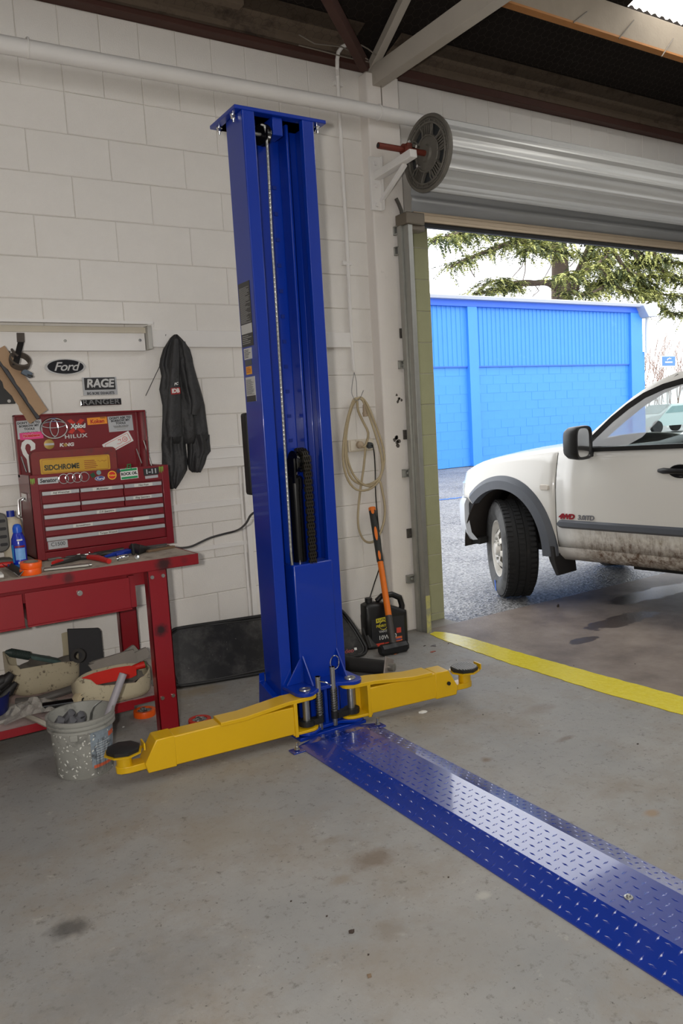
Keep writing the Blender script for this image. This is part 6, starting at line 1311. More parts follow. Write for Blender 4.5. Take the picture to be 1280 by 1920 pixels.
for s, l in nose:
    zl = max(arch(s), .375 if s < -.2 else .74 if s > .28 else .44); zt = ztop(s)
    inn = -1 if l > -.86 else 1
    for j in range(NV + 1):
        f = j / NV; z_ = zl + (zt - zl) * f
        lo = latl(z_) if s < .3 else -.02 * max(0, (z_ - .8) / .1)
        ds = -.05 * (f ** 3) * max(0, (s - .3) / .3)
        vs.append(cp(s + ds, (l + lo) if l > -.86 else (l - lo), z_))
n = NV + 1
g.add(vs, [(i*n + j, i*n + j + 1, (i+1)*n + j + 1, (i+1)*n + j) for i in range(len(nose) - 1) for j in range(NV)])
obj('front_fender', g, cpaint, truck, smooth=40, solid=.006)
# bonnet: spans from fender line to fender line, rises to the windscreen
g = G()
def bon(u, v):
    s = -.62 + 1.19 * v; lmax = 0
    for (s0, l0), (s1, l1) in zip(nose, nose[1:]):
        if s0 <= s <= s1 and l0 > -.86: lmax = l0 + (l1 - l0) * (s - s0) / (s1 - s0 + 1e-9)
    lmax += latl(ztop(s)) if s < .3 else -.02
    l = lmax + (-CW - 2 * lmax) * u; edge = sin(pi * u) ** .55
    return cp(s - .05 * max(0, (s - .3) / .3), l, ztop(s) + .075 * edge * (1 - max(0, v - .85) / .15 * .85) - .002)
g.grid(bon, 20, 16); obj('bonnet', g, cpaint, truck, smooth=50, solid=.005)
# bumper wraps round the front
bp_ = [(s, l) for s, l in nose if s >= .29]
rings = []
for s, l in bp_:
    k = 1 if l > -.86 else -1; c = (s, l); cx_, cy_ = s - .05, -.86
    ox = .03 * min(1, max(0, (s - .2) / .2))
    sh = [(ox * .6, .004, .735), (ox + .01, .012, .69), (ox + .012, .012, .56), (ox, .004, .47), (ox - .03, -.03, .41)]
    rings.append([cp(s + a_, l + b_ * k, z_) for a_, b_, z_ in sh] + [cp(s + a_ - .02, l + (b_ - .03) * k, z_) for a_, b_, z_ in sh[::-1]])
obj('front_bumper', G().loft(rings), mat('bumper_white', (196, 200, 206), .4, 0, .03), truck, smooth=45)
# head lamps and indicator on the nose corner
hl = mat('lamp_glass', (226, 232, 238), .1, 0, 0, spec=.8)
for side in (0, 1):
    pts = [(s, l) for s, l in nose if .3 < s < .60 and l > -.6]
    if side: pts = [(s, -CW - l) for s, l in pts]
    k = 1 if not side else -1
    obj('head_lamp', G().loft([[cp(s + .008, l + .006 * k, .76), cp(s + .006, l + .004 * k, .85), cp(s - .03, l - .02 * k, .85), cp(s - .03, l - .02 * k, .76)] for s, l in pts]), hl, truck, smooth=50)
gp_ = [(s, l) for s, l in nose if s > .575]
obj('grille', G().loft([[cp(s + .006, l, .76), cp(s + .003, l, .85), cp(s - .03, l, .85), cp(s - .03, l, .76)] for s, l in gp_]), blk, truck, smooth=40)
# grey wheel-arch flare, inner well, mud flap
def fl_pt(a, rx, rz): return (AC[0] + rx * cos(a), AC[1] + rz * sin(a))
def flare_mesh(k):
    rings = []
    for i in range(37):
        a = radians(-4) + radians(178) * i / 36
        a = radians(48) + (radians(180) - radians(48)) * i / 36
        (s0, z0), (s1, z1) = fl_pt(a, AA - .035, AB - .04), fl_pt(a, AA + .055, AB + .055)
        sm, zm = (s0*.35 + s1*.65), (z0*.35 + z1*.65)
        out = .045
        L = lambda l: l if k > 0 else -CW - l
        rings.append([cp(s0, L(-.03), z0), cp(s0, L(out), z0), cp(sm, L(out * .85), zm), cp(s1, L(.004), z1), cp(s1, L(-.02), z1)])
    return G().loft(rings)
obj('arch_flare', flare_mesh(1), flare, truck, smooth=35); obj('arch_flare', flare_mesh(-1), flare, truck, smooth=35)
for k in (0, 1):
    L = (lambda l: l) if k == 0 else (lambda l: -CW - l)
    g = G(); rings = []
    for i in range(25):
        a = radians(0) + pi * i / 24; s0, z0 = AC[0] + (AA - .01) * cos(a), AC[1] + (AB - .01) * sin(a); rings.append([cp(s0, L(-.02), z0), cp(s0, L(-.42), z0)])
    g.loft(rings, False, False); g.add([cp(s_, L(-.42), z_) for s_, z_ in ((AC[0] - AA, .36), (AC[0] + AA, .36), (AC[0] + AA, .9), (AC[0] - AA, .9))], [(0, 1, 2, 3)])
    obj('wheel_well', g, wellm, truck, smooth=60, solid=.004)
    g = G().loft([[cp(-.43, L(.035), .44), cp(-.49, L(.035), .43), cp(-.49, L(-.22), .43), cp(-.43, L(-.22), .44)], [cp(-.455, L(.03), .33), cp(-.50, L(.03), .33), cp(-.50, L(-.22), .33), cp(-.455, L(-.22), .33)], [cp(-.50, L(.02), .225), cp(-.525, L(.02), .23), cp(-.525, L(-.20), .23), cp(-.50, L(-.20), .225)]]); obj('mud_flap', g, mat('mud_flap', (34, 32, 32), .7, 0, .1), truck, bevel=.006)
# doors, sill, mouldings (both sides), rear quarter and tray
def side_panel(s0, s1, zl0, zl1, zt0, zt1, k, name, m, par=truck, off=0):
    def f(u, v):
        s = s0 + (s1 - s0) * u; zl = zl0 + (zl1 - zl0) * u; zt = zt0 + (zt1 - zt0) * u; z_ = zl + (zt - zl) * v; l = latl(z_) + off
        return cp(s, l if k > 0 else -CW - l, z_)
    return obj(name, G().grid(f, 8, 10), m, par, smooth=60, solid=.006)
DL = [None, None]
for k in (1, -1):
    DL[0 if k > 0 else 1] = side_panel(-.505, -1.60, .428, .418, 1.083, 1.118, k, 'door', cpaint)
    side_panel(-1.61, -2.02, .418, .415, 1.118, 1.13, k, 'rear_quarter', cpaint)
    L = (lambda l: l) if k > 0 else (lambda l: -CW - l)
    rings = []
    for s in (-.46, -.52, -.6, -1.0, -1.5, -2.02):
        zt_ = .425 - .004 * (s + .5) * -1; rings.append([cp(s, L(latl(.42)), .424), cp(s, L(latl(.39) - .0), .40), cp(s, L(latl(.36) - .01), .365), cp(s, L(latl(.33) - .05), .325), cp(s, L(-.25), .315), cp(s, L(-.25), .42)])
    obj('sill', G().loft(rings), cpaint, truck, smooth=40)
    d_ = DL[0 if k > 0 else 1]
    rings = [[cp(s, L(.004), zc + h_), cp(s, L(.022), zc + h_ * .55), cp(s, L(.024), zc - h_ * .5), cp(s, L(.004), zc - h_)] for s, zc, h_ in ((-.518, .59, .008), (-.526, .59, .024), (-.55, .59, .029), (-1.0, .588, .029), (-1.58, .586, .029))]
    obj('side_moulding', G().loft(rings), mouldm, d_, smooth=40)
    # window weather strip, frame, glass, mirror sail
    wl = lambda z_: -.055 - .19 * max(0, (z_ - 1.09)) ** 1.0 / .5
    fr = [(-.72, 1.10), (-.79, 1.175), (-.88, 1.265), (-.98, 1.345), (-1.08, 1.408), (-1.20, 1.455), (-1.34, 1.485), (-1.58, 1.50)]
    g = G().loft([[cp(s, L(latl(1.08) + .010), z_ + .004), cp(s, L(latl(1.08) + .012), z_ + .032), cp(s, L(-.085), z_ + .034), cp(s, L(-.085), z_ + .0)] for s, z_ in ((-.70, 1.072), (-1.60, 1.094))]); obj('weather_strip', g, blk, d_, bevel=.002)
    g = G().loft([[cp(s, L(wl(z_) + .006), z_ + .006), cp(s + .018, L(wl(z_) + .010), z_ + .034), cp(s + .018, L(wl(z_) - .03), z_ + .034), cp(s, L(wl(z_) - .03), z_ + .0)] for s, z_ in fr]); obj('window_frame', g, blk, d_, smooth=50)
    g = G().loft([[cp(-1.58, L(wl(z_) + .006), z_), cp(-1.64, L(wl(z_) + .006), z_), cp(-1.64, L(wl(z_) - .04), z_), cp(-1.58, L(wl(z_) - .04), z_)] for z_ in (1.10, 1.5)]); obj('door_pillar', g, blk, truck)
    gm = bpy.data.materials.get('car_glass')
    if gm is None:
        gm = bpy.data.materials.new('car_glass'); gm.use_nodes = True; t = gm.node_tree; nt = t.nodes; out_ = nt['Material Output']
        tr2 = nd(t, 'ShaderNodeBsdfTransparent'); tr2.inputs[0].default_value = (.90, .96, .96, 1); gs = nd(t, 'ShaderNodeBsdfGlossy'); gs.inputs['Roughness'].default_value = .02; mx = nd(t, 'ShaderNodeMixShader'); fz = nd(t, 'ShaderNodeLayerWeight'); fz.inputs[0].default_value = .5
        t.links.new(mth(t, 'ADD', mth(t, 'MULTIPLY', mth(t, 'POWER', fz.outputs['Facing'], 5.), .7), .04), mx.inputs[0]); t.links.new(tr2.outputs[0], mx.inputs[1]); t.links.new(gs.outputs[0], mx.inputs[2]); t.links.new(mx.outputs[0], out_.inputs[0])
    g = G(); top = [cp(s, L(wl(z_) - .012), z_ + .004) for s, z_ in fr]; bot = [cp(s, L(wl(1.10) - .012), 1.09) for s, _ in fr]; nn_ = len(fr)
    g.add(bot + top, [(i, i+1, nn_+i+1, nn_+i) for i in range(nn_ - 1)]); obj('side_glass', g, gm, d_, smooth=0)
    # clear wind deflector along the front edge of the window
    gd_ = bpy.data.materials.get('visor_acrylic') or mat('visor_acrylic', (244, 247, 252), .1, 0, 0, alpha=.33)
    wv = [(.0, .0), (.055, .05), (.10, .085), (.12, .11), (.12, .12), (.10, .11), (.06, .08), (.03, .05)]
    g = G(); A2, B2 = [], []
    for i, (s, z_) in enumerate(fr[:7]):
        wd = (.02, .16, .20, .20, .17, .10, .02)[i]; A2.append(cp(s - .002, L(wl(z_) + .018), z_)); s2, z2 = s - wd * .62, max(1.112, z_ - wd * .9); B2.append(cp(s2, L(wl(z2) + .018), z2))
    g.add(A2 + B2, [(i, i+1, 7+i+1, 7+i) for i in range(6)]); obj('wind_deflector', g, gd_, d_, smooth=0, solid=.003)
    g = G().loft([[cp(-.70, L(-.05), 1.09), cp(-.80, L(-.05), 1.09), cp(-.80, L(-.09), 1.09), cp(-.70, L(-.09), 1.09)], [cp(-.765, L(-.07), 1.17), cp(-.80, L(-.07), 1.17), cp(-.80, L(-.1), 1.17), cp(-.765, L(-.1), 1.17)]]); obj('mirror_sail', g, blk, d_)
    # door mirror
    mc = cp(-.745, L(.085), 1.145); n2 = CN * k
    F = lambda a, b_, c_: mc + CH * a + n2 * b_ + Z * c_
    def mring(a, w_, h_, dz_=0): return [F(a, w_ * (abs(cos(t_)) ** .5) * (1 if cos(t_) > 0 else -1) , dz_ + h_ * (abs(sin(t_)) ** .5) * (1 if sin(t_) > 0 else -1)) for t_ in [2*pi*i/24 for i in range(24)]]
    mr = obj('door_mirror', G().loft([mring(.085, .03, .05), mring(.075, .065, .085), mring(.04, .088, .105), mring(-.03, .095, .112), mring(-.045, .092, .108), mring(-.045, .080, .095), mring(-.035, .078, .093)]), mat('mirror_black', (26, 26, 28), .35, 0, .04), truck, smooth=40)
    obj('mirror_glass', G().loft([mring(-.036, .078, .093), mring(-.037, .07, .085)]), chrome, mr); obj('mirror_foot', G().loft([[F(a, b_, c_) for a, c_ in ((.03, -.10), (-.03, -.10), (-.03, -.05), (.03, -.05))] for b_ in (-.17, -.02)]), blk, mr, bevel=.006)
    # handle
    hc = cp(-1.375, L(latl(.955) + .002), .955)
    F2 = lambda a, b_, c_: hc + CH * a + n2 * b_ + Z * c_
    hrec = obj('door_handle', G().loft([[F2(.075 * cos(t_), .004, .043 * sin(t_)) for t_ in [2*pi*i/24 for i in range(24)]], [F2(.072 * cos(t_), .014, .040 * sin(t_)) for t_ in [2*pi*i/24 for i in range(24)]], [F2(.06 * cos(t_), .006, .030 * sin(t_)) for t_ in [2*pi*i/24 for i in range(24)]]]), mat('mirror_black', (26, 26, 28), .35), d_, smooth=40)
    obj('handle_bar', G().tube([F2(.135, .010, .004), F2(.10, .024, .004), F2(.05, .032, .003), F2(-.05, .032, .001), F2(-.11, .024, 0), F2(-.17, .02, 0)], [.012, .019, .017, .017, .019, .016], 10), mat('mirror_black', (26, 26, 28), .35), d_, smooth=60)
# side indicator, badge
c = cp(-.415, .004, .838); obj('side_lamp', G().loft([[c + CH * a + Z * b_ for a, b_ in rrect(.075, .04, .012)], [c + CN * .01 + CH * a + Z * b_ for a, b_ in rrect(.065, .032, .01)]]), mat('side_lamp', (214, 206, 196), .25), truck, smooth=30)
bd1 = cp(-.60, .004, .648)
text('badge', '4WD', .047, mat('badge_red', (150, 30, 44), .35, .2, 0), DL[0], cp(-.585, .006, .641), -CH, Z, .0030, .25, .002, sx=1.15, gap=.92)
text('badge', '3.0iTD', .044, mat('badge_grey', (128, 128, 134), .35, .3, 0), DL[0], cp(-.735, .006, .640), -CH, Z, .0016, .12, .002, sx=1.05, gap=.95)
# screen pillars, roof, windscreen, back of the cab
def roofp(u, v):
    l0 = -.24; s = -1.16 - .86 * v; l = l0 + (-CW - 2 * l0) * u; e_ = sin(pi * u) ** .5
    return cp(s, l, 1.515 + .075 * e_ + .035 * sin(pi * min(1, v * .9 + .1)) - .03 * (1 - v) ** 3)
obj('roof', G().grid(roofp, 16, 10), cpaint, truck, smooth=60, solid=.012)
def gh(s, z_): return -.055 - .19 * (z_ - 1.09) / .5
for k in (1, -1):
    L = (lambda l: l) if k > 0 else (lambda l: -CW - l)
    pts = [(-.60, 1.075), (-.70, 1.135), (-.80, 1.225), (-.90, 1.315), (-1.0, 1.395), (-1.12, 1.47), (-1.26, 1.525), (-1.45, 1.55), (-2.02, 1.555)]
    rings = []
    for i, (s, z_) in enumerate(pts):
        lo = gh(s, z_) ; rings.append([cp(s - .02, L(lo + .002), z_ - .035), cp(s + .012, L(lo - .006), z_ - .002), cp(s + .035, L(lo - .05), z_ + .03), cp(s - .0, L(lo - .10), z_ + .012), cp(s - .03, L(lo - .06), z_ - .04)])
    obj('roof_rail', G().loft(rings), cpaint, truck, smooth=50)
    obj('cab_side', G().loft([[cp(s, L(gh(s, z_)), z_), cp(s, L(gh(s, z_) - .04), z_)] for s, z_ in ((-1.64, 1.12), (-1.64, 1.53))], False, False).loft([[cp(s, L(gh(s, z_)), z_) for s in (-1.64, -2.02)] for z_ in (1.12, 1.54)], False, False), cpaint, truck, smooth=0, solid=.01)
g = G().grid(lambda u, v: cp(-.60 - .62 * v + .10 * sin(pi * u) * (1 - v * .4), (-.12 - .12 * v) + (-CW + .24 + .24 * v) * u, 1.085 + .44 * v + .03 * v * (1 - v)), 14, 6); obj('windscreen', g, gm, truck, smooth=60)
obj('screen_band', G().grid(lambda u, v: cp(-1.22 - .03 * v + .06 * sin(pi * u), -.24 + (-CW + .48) * u, 1.525 + .02 * v), 10, 1), blk, truck, smooth=60)
obj('cab_back', G().box(-.5, .5, -.5, .5, -.5, .5).xf(Matrix.Translation(cp(-2.02, -CW/2, .78)) @ Matrix(((CH.x * .02, CN.x * (CW - .1), 0, 0), (CH.y * .02, CN.y * (CW - .1), 0, 0), (0, 0, .75, 0), (0, 0, 0, 1)))), cpaint, truck)
g = G()
for a, b_, c_ in ((0, 1.16, 1.20), (0, 1.50, 1.54)): g.add([cp(-2.02, -.14, a or b_), cp(-2.02, -CW + .14, b_), cp(-2.02, -CW + .14, c_), cp(-2.02, -.14, c_)], [(0, 1, 2, 3)])
obj('rear_window_rail', g, cpaint, truck, smooth=0, solid=.01)
# tray and chassis
def cbox(name, s0, s1, l0, l1, z0, z1, m, par=truck, bev=.004):
    g = G(); g.loft([[cp(s, l0, z0), cp(s, l1, z0), cp(s, l1, z1), cp(s, l0, z1)] for s in (s0, s1)]); return obj(name, g, m, par, bevel=bev)
cbox('tray_floor', -2.06, -3.9, -.0, -CW, .68, .74, mat('tray_alloy', (150, 150, 150), .5, .5, .05)); 
for l0, l1 in ((-.0, -.03), (-CW + .03, -CW)): cbox('tray_side', -2.06, -3.9, l0, l1, .74, 1.02, mat('tray_alloy', (150, 150, 150), .5, .5, .05))
cbox('chassis', .4, -3.9, -.45, -CW + .45, .40, .55, under); cbox('floor_pan', -.5, -2.0, -.22, -CW + .22, .30, .44, under); cbox('exhaust', -.9, -1.5, -.30, -.42, .26, .32, under); cbox('skid_plate', .05, -.5, -.55, -CW + .55, .28, .42, under)
cbox('engine_block', .45, -.55, -.5, -CW + .5, .5, .92, under); cbox('firewall', -.52, -.56, -.1, -CW + .1, .45, 1.03, under)
cbox('bumper_stay', .36, .26, -.10, -.20, .37, .42, under)
# interior: dash, wheel, seats, inside mirror
dk = mat('cabin_grey', (62, 68, 68), .7, 0, .08, 10); sk = mat('seat_grey', (84, 86, 88), .9, 0, .08, 20)
rings = []
for l in (-.10, -.3, -.6, -.9, -1.25, -1.6): rings.append([cp(-.62, l, 1.045), cp(-.78, l, 1.10 + (.03 if -1.5 < l < -1.0 else .0)), cp(-.93, l, 1.085 + (.03 if -1.5 < l < -1.0 else .0)), cp(-1.0, l, 1.0), cp(-.96, l, .80), cp(-.62, l, .80)])
obj('dashboard', G().loft(rings), dk, truck, smooth=50)
sc_ = cp(-1.10, -1.25, 1.09); obj('steering_wheel', G().torus(sc_, CH * .9 + Z * .45, .185, .015, 32, 8).tube([sc_ + CN * .18, sc_ - CN * .18], .014, 8).tube([sc_, sc_ - Z * .17 + CH * .06], .016, 8).cyl(sc_ + CH * .02, sc_ - CH * .02, .05, n=16), blk, truck)
for l in (-.48, -1.25):
    obj('seat', G().loft([[cp(-1.50, l - .24, .62), cp(-1.50, l + .24, .62), cp(-1.66, l + .24, .62), cp(-1.66, l - .24, .62)], [cp(-1.60, l - .25, 1.0), cp(-1.60, l + .25, 1.0), cp(-1.76, l + .25, 1.0), cp(-1.76, l - .25, 1.0)], [cp(-1.70, l - .18, 1.22), cp(-1.70, l + .18, 1.22), cp(-1.80, l + .18, 1.22), cp(-1.80, l - .18, 1.22)]]), sk, truck, bevel=.03)
    cbox('seat_base', -1.08, -1.62, l - .25, l + .25, .55, .72, sk, truck, .03)
im = cp(-1.16, -CW/2, 1.40); obj('inside_mirror', G().loft([[im + CN * a - CH * .012 + Z * b_ for a, b_ in rrect(.22, .065, .02)], [im + CN * a + CH * .02 + Z * b_ for a, b_ in rrect(.20, .05, .02)]]).tube([im + Z * .02, im + CH * .06 + Z * .07, im + CH * .10 + Z * .06], .008, 6), mat('mirror_black', (26, 26, 28), .35), truck, smooth=30)
# wheels
tyre = mat('tyre_rubber', (24, 24, 25), .75, 0, .12, 20, dirt=(66, 62, 58), dirt_at=(.6, .8), ds=10); tyrew = mat('tyre_wall', (76, 76, 76), .7, 0, .12, 9, dirt=(44, 43, 43), dirt_at=(.5, .65), ds=7)
rimm = mat('wheel_white', (204, 200, 192), .4, .2, .05, 9, dirt=(128, 112, 96), dirt_at=(.6, .75), ds=12)
R_ = .362
def wheel(c, ax, simple=False):
    ax = V(ax).normalized(); u = Z; w_ = ax.cross(u)
    wt = .125
    t0 = obj('wheel', G().lathe([(.215, -wt * .82), (.27, -wt), (.325, -wt * .98), (R_ - .010, -wt * .84), (R_, -wt * .7), (R_, -wt*.24), (R_ - .006, -wt*.235), (R_ - .006, -wt*.2), (R_, -wt*.19), (R_, wt*.19), (R_ - .006, wt*.2), (R_ - .006, wt*.235), (R_, wt * .24), (R_, wt * .7), (R_ - .010, wt * .84)], c, ax, 60, False), tyre, truck, smooth=30, label='front wheel steered away from the body' if not simple else None)
    obj('tyre_wall', G().lathe([(R_ - .010, wt * .84), (.325, wt * .98), (.30, wt * 1.0), (.27, wt * 1.0), (.235, wt * .9), (.215, wt * .80)], c, ax, 60, False), tyrew, t0, smooth=40)
    if simple: obj('rim', G().lathe([(.216, .09), (.20, .06), (.06, .05), (0, .06)], c, ax, 32, False), rimm, t0); return
    g = G(); N = 60
    for i in range(N):
        for r0, a0, a1, sk_ in ((R_ - .001, -.80, -.46, .02), (R_ - .001, .46, .80, -.02), (R_ - .001, -.17, .17, .0)):
            a = 2*pi*i/N + (pi/N if abs(a0) < .3 else 0); rr_ = u * cos(a) + w_ * sin(a); tt = -u * sin(a) + w_ * cos(a)
            g.obox(c + rr_ * (r0 + .001) + ax * wt * (a0 + a1)/2, ax * wt * (a1 - a0)/2, tt * .0115, rr_ * .005)
    obj('tread', g, tyre, t0, kind='stuff', smooth=0)
    obj('rim', G().lathe([(.216, .098), (.212, .105), (.205, .104), (.196, .085), (.188, .05), (.17, .03)], c, ax, 56, False), rimm, t0, smooth=40)
    g = G(); n = 72; M = []
    for r, off in ((.188, .05), (.172, .055), (.150, .085), (.112, .105), (.085, .10), (.062, .095), (.06, .06), (.03, .058)):
        M.append([c + (u * cos(2*pi*k/n) + w_ * sin(2*pi*k/n)) * r + ax * off for k in range(n)])
    vs = [p for r in M for p in r]; fs = []
    for i in range(len(M) - 1):
        for k in range(n):
            if i in (1, 2) and (k % 9) < 5: continue           # eight slots
            fs.append((i*n + k, i*n + (k+1) % n, (i+1)*n + (k+1) % n, (i+1)*n + k))
    g.add(vs, fs); obj('wheel_disc', g, rimm, t0, smooth=35, solid=.004)
    obj('hub_cap', G().lathe([(.055, .07), (.05, .115), (.042, .125), (0, .127)], c, ax, 28, False), rimm, t0); obj('brake_drum', G().lathe([(.18, .0), (.18, -.06), (0, -.06)], c, ax, 32, False), under, t0)
    g = G()
    for k in range(6): a = 2*pi*k/6; p = c + (u*cos(a) + w_*sin(a)) * .075 + ax * .09; g.cyl(p, p + ax * .025, .011, n=6)
    obj('wheel_nut', g, steel, t0)
    p = c + (u * cos(radians(176)) + w_ * sin(radians(176))) * .29 + ax * (wt + .0008); sd_ = w_
    obj('paint_patch', G().prism([(-.03, -.035), (.012, -.03), (.03, .04), (-.012, .045)], p, w_, Z, ax * .0012), mat('patch_blue', (50, 90, 170), .6), t0, smooth=0)
wax = V((-.853, .522, 0))
wheel(cp(.0, -.145, R_ - .004), wax); wheel(cp(.0, -CW + .145, R_ - .004), -wax, True)
wheel(cp(-3.05, -.13, R_ - .004), CN, True); wheel(cp(-3.05, -CW + .13, R_ - .004), -CN, True)

# ---------------------------------------------------------------- outside: blue shed
BY = 12.4
sb = at(830, 880, y=BY); bx0, bx1 = 11.9, at(1197, 690, y=BY).x
shed = empty('blue_shed', ((bx0 + bx1)/2 - 3, BY, 0), 'bright blue shed with a ribbed upper wall and painted block base across the yard', 'shed')
sblue = mat('shed_blue', (62, 142, 226), .55, 0, .05, 1.2, dirt=(104, 172, 234), dirt_at=(.62, .85), ds=.9); sblue2 = mat('shed_blue_deep', (44, 104, 226), .5, 0, .05, 2)
zs_ = at(1000, 686, y=BY).z; zt_ = at(880, 574, y=BY).z
x_l = 4.0
g = G().box(x_l, bx1, BY + .009, BY + 6, 0, zt_ + .2); obj('shed_body', g, sblue, shed, smooth=0)
ch = zs_ / 11.0; cwid = ch * 2.0; cache2 = {}
nb = 0
for r_ in range(11):
    x = 11.6 + (cwid / 2 if r_ % 2 else 0)
    while x < bx1 - .02:
        x2 = min(x + cwid, bx1); wdt = round(x2 - x, 3)
        if (wdt) not in cache2:
            a, h = wdt/2 - .003, ch/2 - .003; c = .005
            vs = [(i*a, .02, j*h) for i, j in ((-1,-1),(1,-1),(1,1),(-1,1))] + [(i*(a-c), .004, j*(h-c)) for i, j in ((-1,-1),(1,-1),(1,1),(-1,1))]
            me = bpy.data.meshes.new('block'); me.from_pydata(vs, [], [(4, 5, 6, 7)] + [(i, (i+1) % 4, (i+1) % 4 + 4, i + 4) for i in range(4)]); me.materials.append(sblue); cache2[wdt] = me
        o = bpy.data.objects.new('block', cache2[wdt]); COL.objects.link(o); o.parent = shed; o.location = V(((x + x2)/2, BY + random.Random(nb).uniform(-.002, .004), ch * (r_ + .5))) - worigin(shed); nb += 1
        x = x2
g = G(); xx = x_l; prof = []
while xx < bx1: prof += [(xx, 0), (xx + .05, 0), (xx + .065, -.022), (xx + .095, -.022), (xx + .11, 0)]; xx += .16
g.loft([[V((a, BY - .02 + b_, z_)) for a, b_ in prof] for z_ in (zs_ + .01, zt_ + .1)], False, False); obj('ribbed_cladding', g, sblue, shed, smooth=0)
obj('cladding_flashing', G().box(x_l, bx1, BY - .05, BY, zs_ - .015, zs_ + .02), sblue2, shed)
for x0, x1 in ((at(880, 700, y=BY - .1).x - .0, at(896, 700, y=BY - .1).x + .02), (bx1 - .5, bx1 + .05)): obj('wall_pier', G().box(x0, x1, BY - .12, BY + .02, 0, zt_ + .02), sblue, shed)
obj('wall_pier', G().box(bx1 + .05, bx1 + .3, BY - .0, BY + .2, 0, zs_ + .4), sblue, shed)
obj('top_rail', G().box(x_l, bx1 + .05, BY - .14, BY + .02, zt_ - .03, zt_ + .16), sblue2, shed)
zg = at(950, 560, y=BY - .25)
gz0, gz1 = zt_ + .13, at(880, 554, y=BY - .25).z
gutm = mat('gutter_grey', (172, 178, 192), .45, 0, .03, 3)
obj('gutter', G().loft([[(x, BY - .30, gz0), (x, BY - .32, gz1 - .03), (x, BY - .28, gz1), (x, BY - .05, gz1), (x, BY - .05, gz0)] for x in (x_l, bx1 - .02)]), gutm, shed, smooth=20)
e1_ = at(1188, 572, y=BY - .3); e2_ = at(1208, 600, y=BY - .3)
obj('gutter_box', G().loft([[(x, BY - .42, z_) for x, z_ in ((bx1 - .28, gz1 - .08), (bx1 + .42, gz1 + .04), (bx1 + .40, gz0 - .30), (bx1 - .02, gz0 - .32))], [(x, BY + .1, z_) for x, z_ in ((bx1 - .28, gz1 - .08), (bx1 + .42, gz1 + .04), (bx1 + .40, gz0 - .30), (bx1 - .02, gz0 - .32))]]), gutm, shed, bevel=.01)
obj('downpipe', G().tube([(bx1 + .2, BY - .2, gz0 - .25), (bx1 + .3, BY - .1, gz0 - .7), (bx1 + .3, BY - .1, zs_ + .35)], .06, 10), white, shed)

# ---------------------------------------------------------------- cedar tree behind the shed
def tree_pt(px, py, y): return at(px, py, y=y)
cedar = empty('cedar_tree', V((at(1052, 560, y=24).x, 24, 0)), 'old cedar tree with long drooping green branches behind the blue shed', 'tree')
bark = mat('cedar_bark', (92, 78, 68), .9, 0, .2, 6, bump=.6, bs=14)
base = at(1052, 560, y=24); tp = at(1048, 455, y=24)
trunk = [V((base.x + .1, 24, 0)), V((base.x, 24, 3)), base, at(1050, 510, y=24), tp, at(1046, 380, y=24), at(1044, 250, y=24), at(1042, 120, y=24)]
obj('trunk', G().tube(smooth_pts(trunk), [.62 - .45 * i / 28 for i in range(29)], 12), bark, cedar, smooth=60)
st2 = [at(1075, 545, y=23.6), at(1084, 515, y=23.6), at(1100, 480, y=23.4), at(1112, 450, y=23.2), at(1130, 380, y=23)]; obj('trunk', G().tube(smooth_pts(st2), .24, 10), bark, cedar, smooth=60)
limbs = [[(1042, 540, 24), (1025, 530, 23.8), (1000, 531, 23.5), (975, 533, 23.2), (950, 540, 23), (925, 546, 22.6), (888, 551, 22.2)],
         [(1010, 531, 23.5), (985, 528, 23.2), (955, 530, 22.8), (930, 526, 22.4), (905, 536, 22)],
         [(1046, 445, 24), (1010, 446, 23.6), (985, 450, 23.3), (950, 458, 23), (915, 470, 22.6), (880, 484, 22.2), (845, 500, 21.8)],
         [(1046, 400, 24), (1000, 405, 23.4), (950, 415, 22.8), (900, 428, 22.2), (850, 440, 21.6), (812, 452, 21)],
         [(985, 450, 23.3), (960, 440, 23), (930, 436, 22.6), (890, 440, 22), (850, 452, 21.5)],
         [(1084, 520, 23.6), (1110, 535, 23), (1130, 528, 22.5), (1150, 518, 22), (1190, 524, 21.4), (1220, 540, 21)],
         [(1100, 470, 23.4), (1125, 490, 22.8), (1150, 520, 22.2), (1180, 500, 21.8), (1215, 490, 21.2), (1290, 495, 20.4)],
         [(1112, 440, 23.2), (1150, 455, 22.4), (1190, 470, 21.6), (1230, 500, 21), (1270, 520, 20.4), (1330, 540, 20)],
         [(1080, 440, 23.6), (1110, 452, 22.8), (1140, 475, 22), (1110, 500, 21.6), (1075, 515, 21.2), (1040, 520, 20.8)],
         [(1112, 420, 23.2), (1170, 430, 22.2), (1230, 445, 21.2), (1290, 465, 20.4)],
         [(1048, 430, 24), (1020, 455, 23), (1000, 460, 22.4), (985, 470, 22)], [(1060, 430, 23.8), (1050, 455, 22.8), (1030, 470, 22), (1075, 476, 21.6)],
         [(1120, 500, 22), (1160, 540, 21.4), (1200, 548, 21), (1240, 552, 20.6), (1290, 556, 20.2)], [(1150, 470, 21.8), (1180, 510, 21.2), (1230, 520, 20.8), (1290, 528, 20.2)], [(1200, 450, 21.2), (1230, 480, 20.8), (1290, 500, 20.2)],
         [(1190, 470, 21.6), (1200, 520, 21.4), (1225, 560, 21.2), (1250, 585, 21), (1275, 590, 20.8)], [(1150, 518, 22), (1120, 545, 21.6), (1090, 552, 21.2), (1060, 550, 21)]]
FA, FB = G(), G()
rr = random.Random(77)
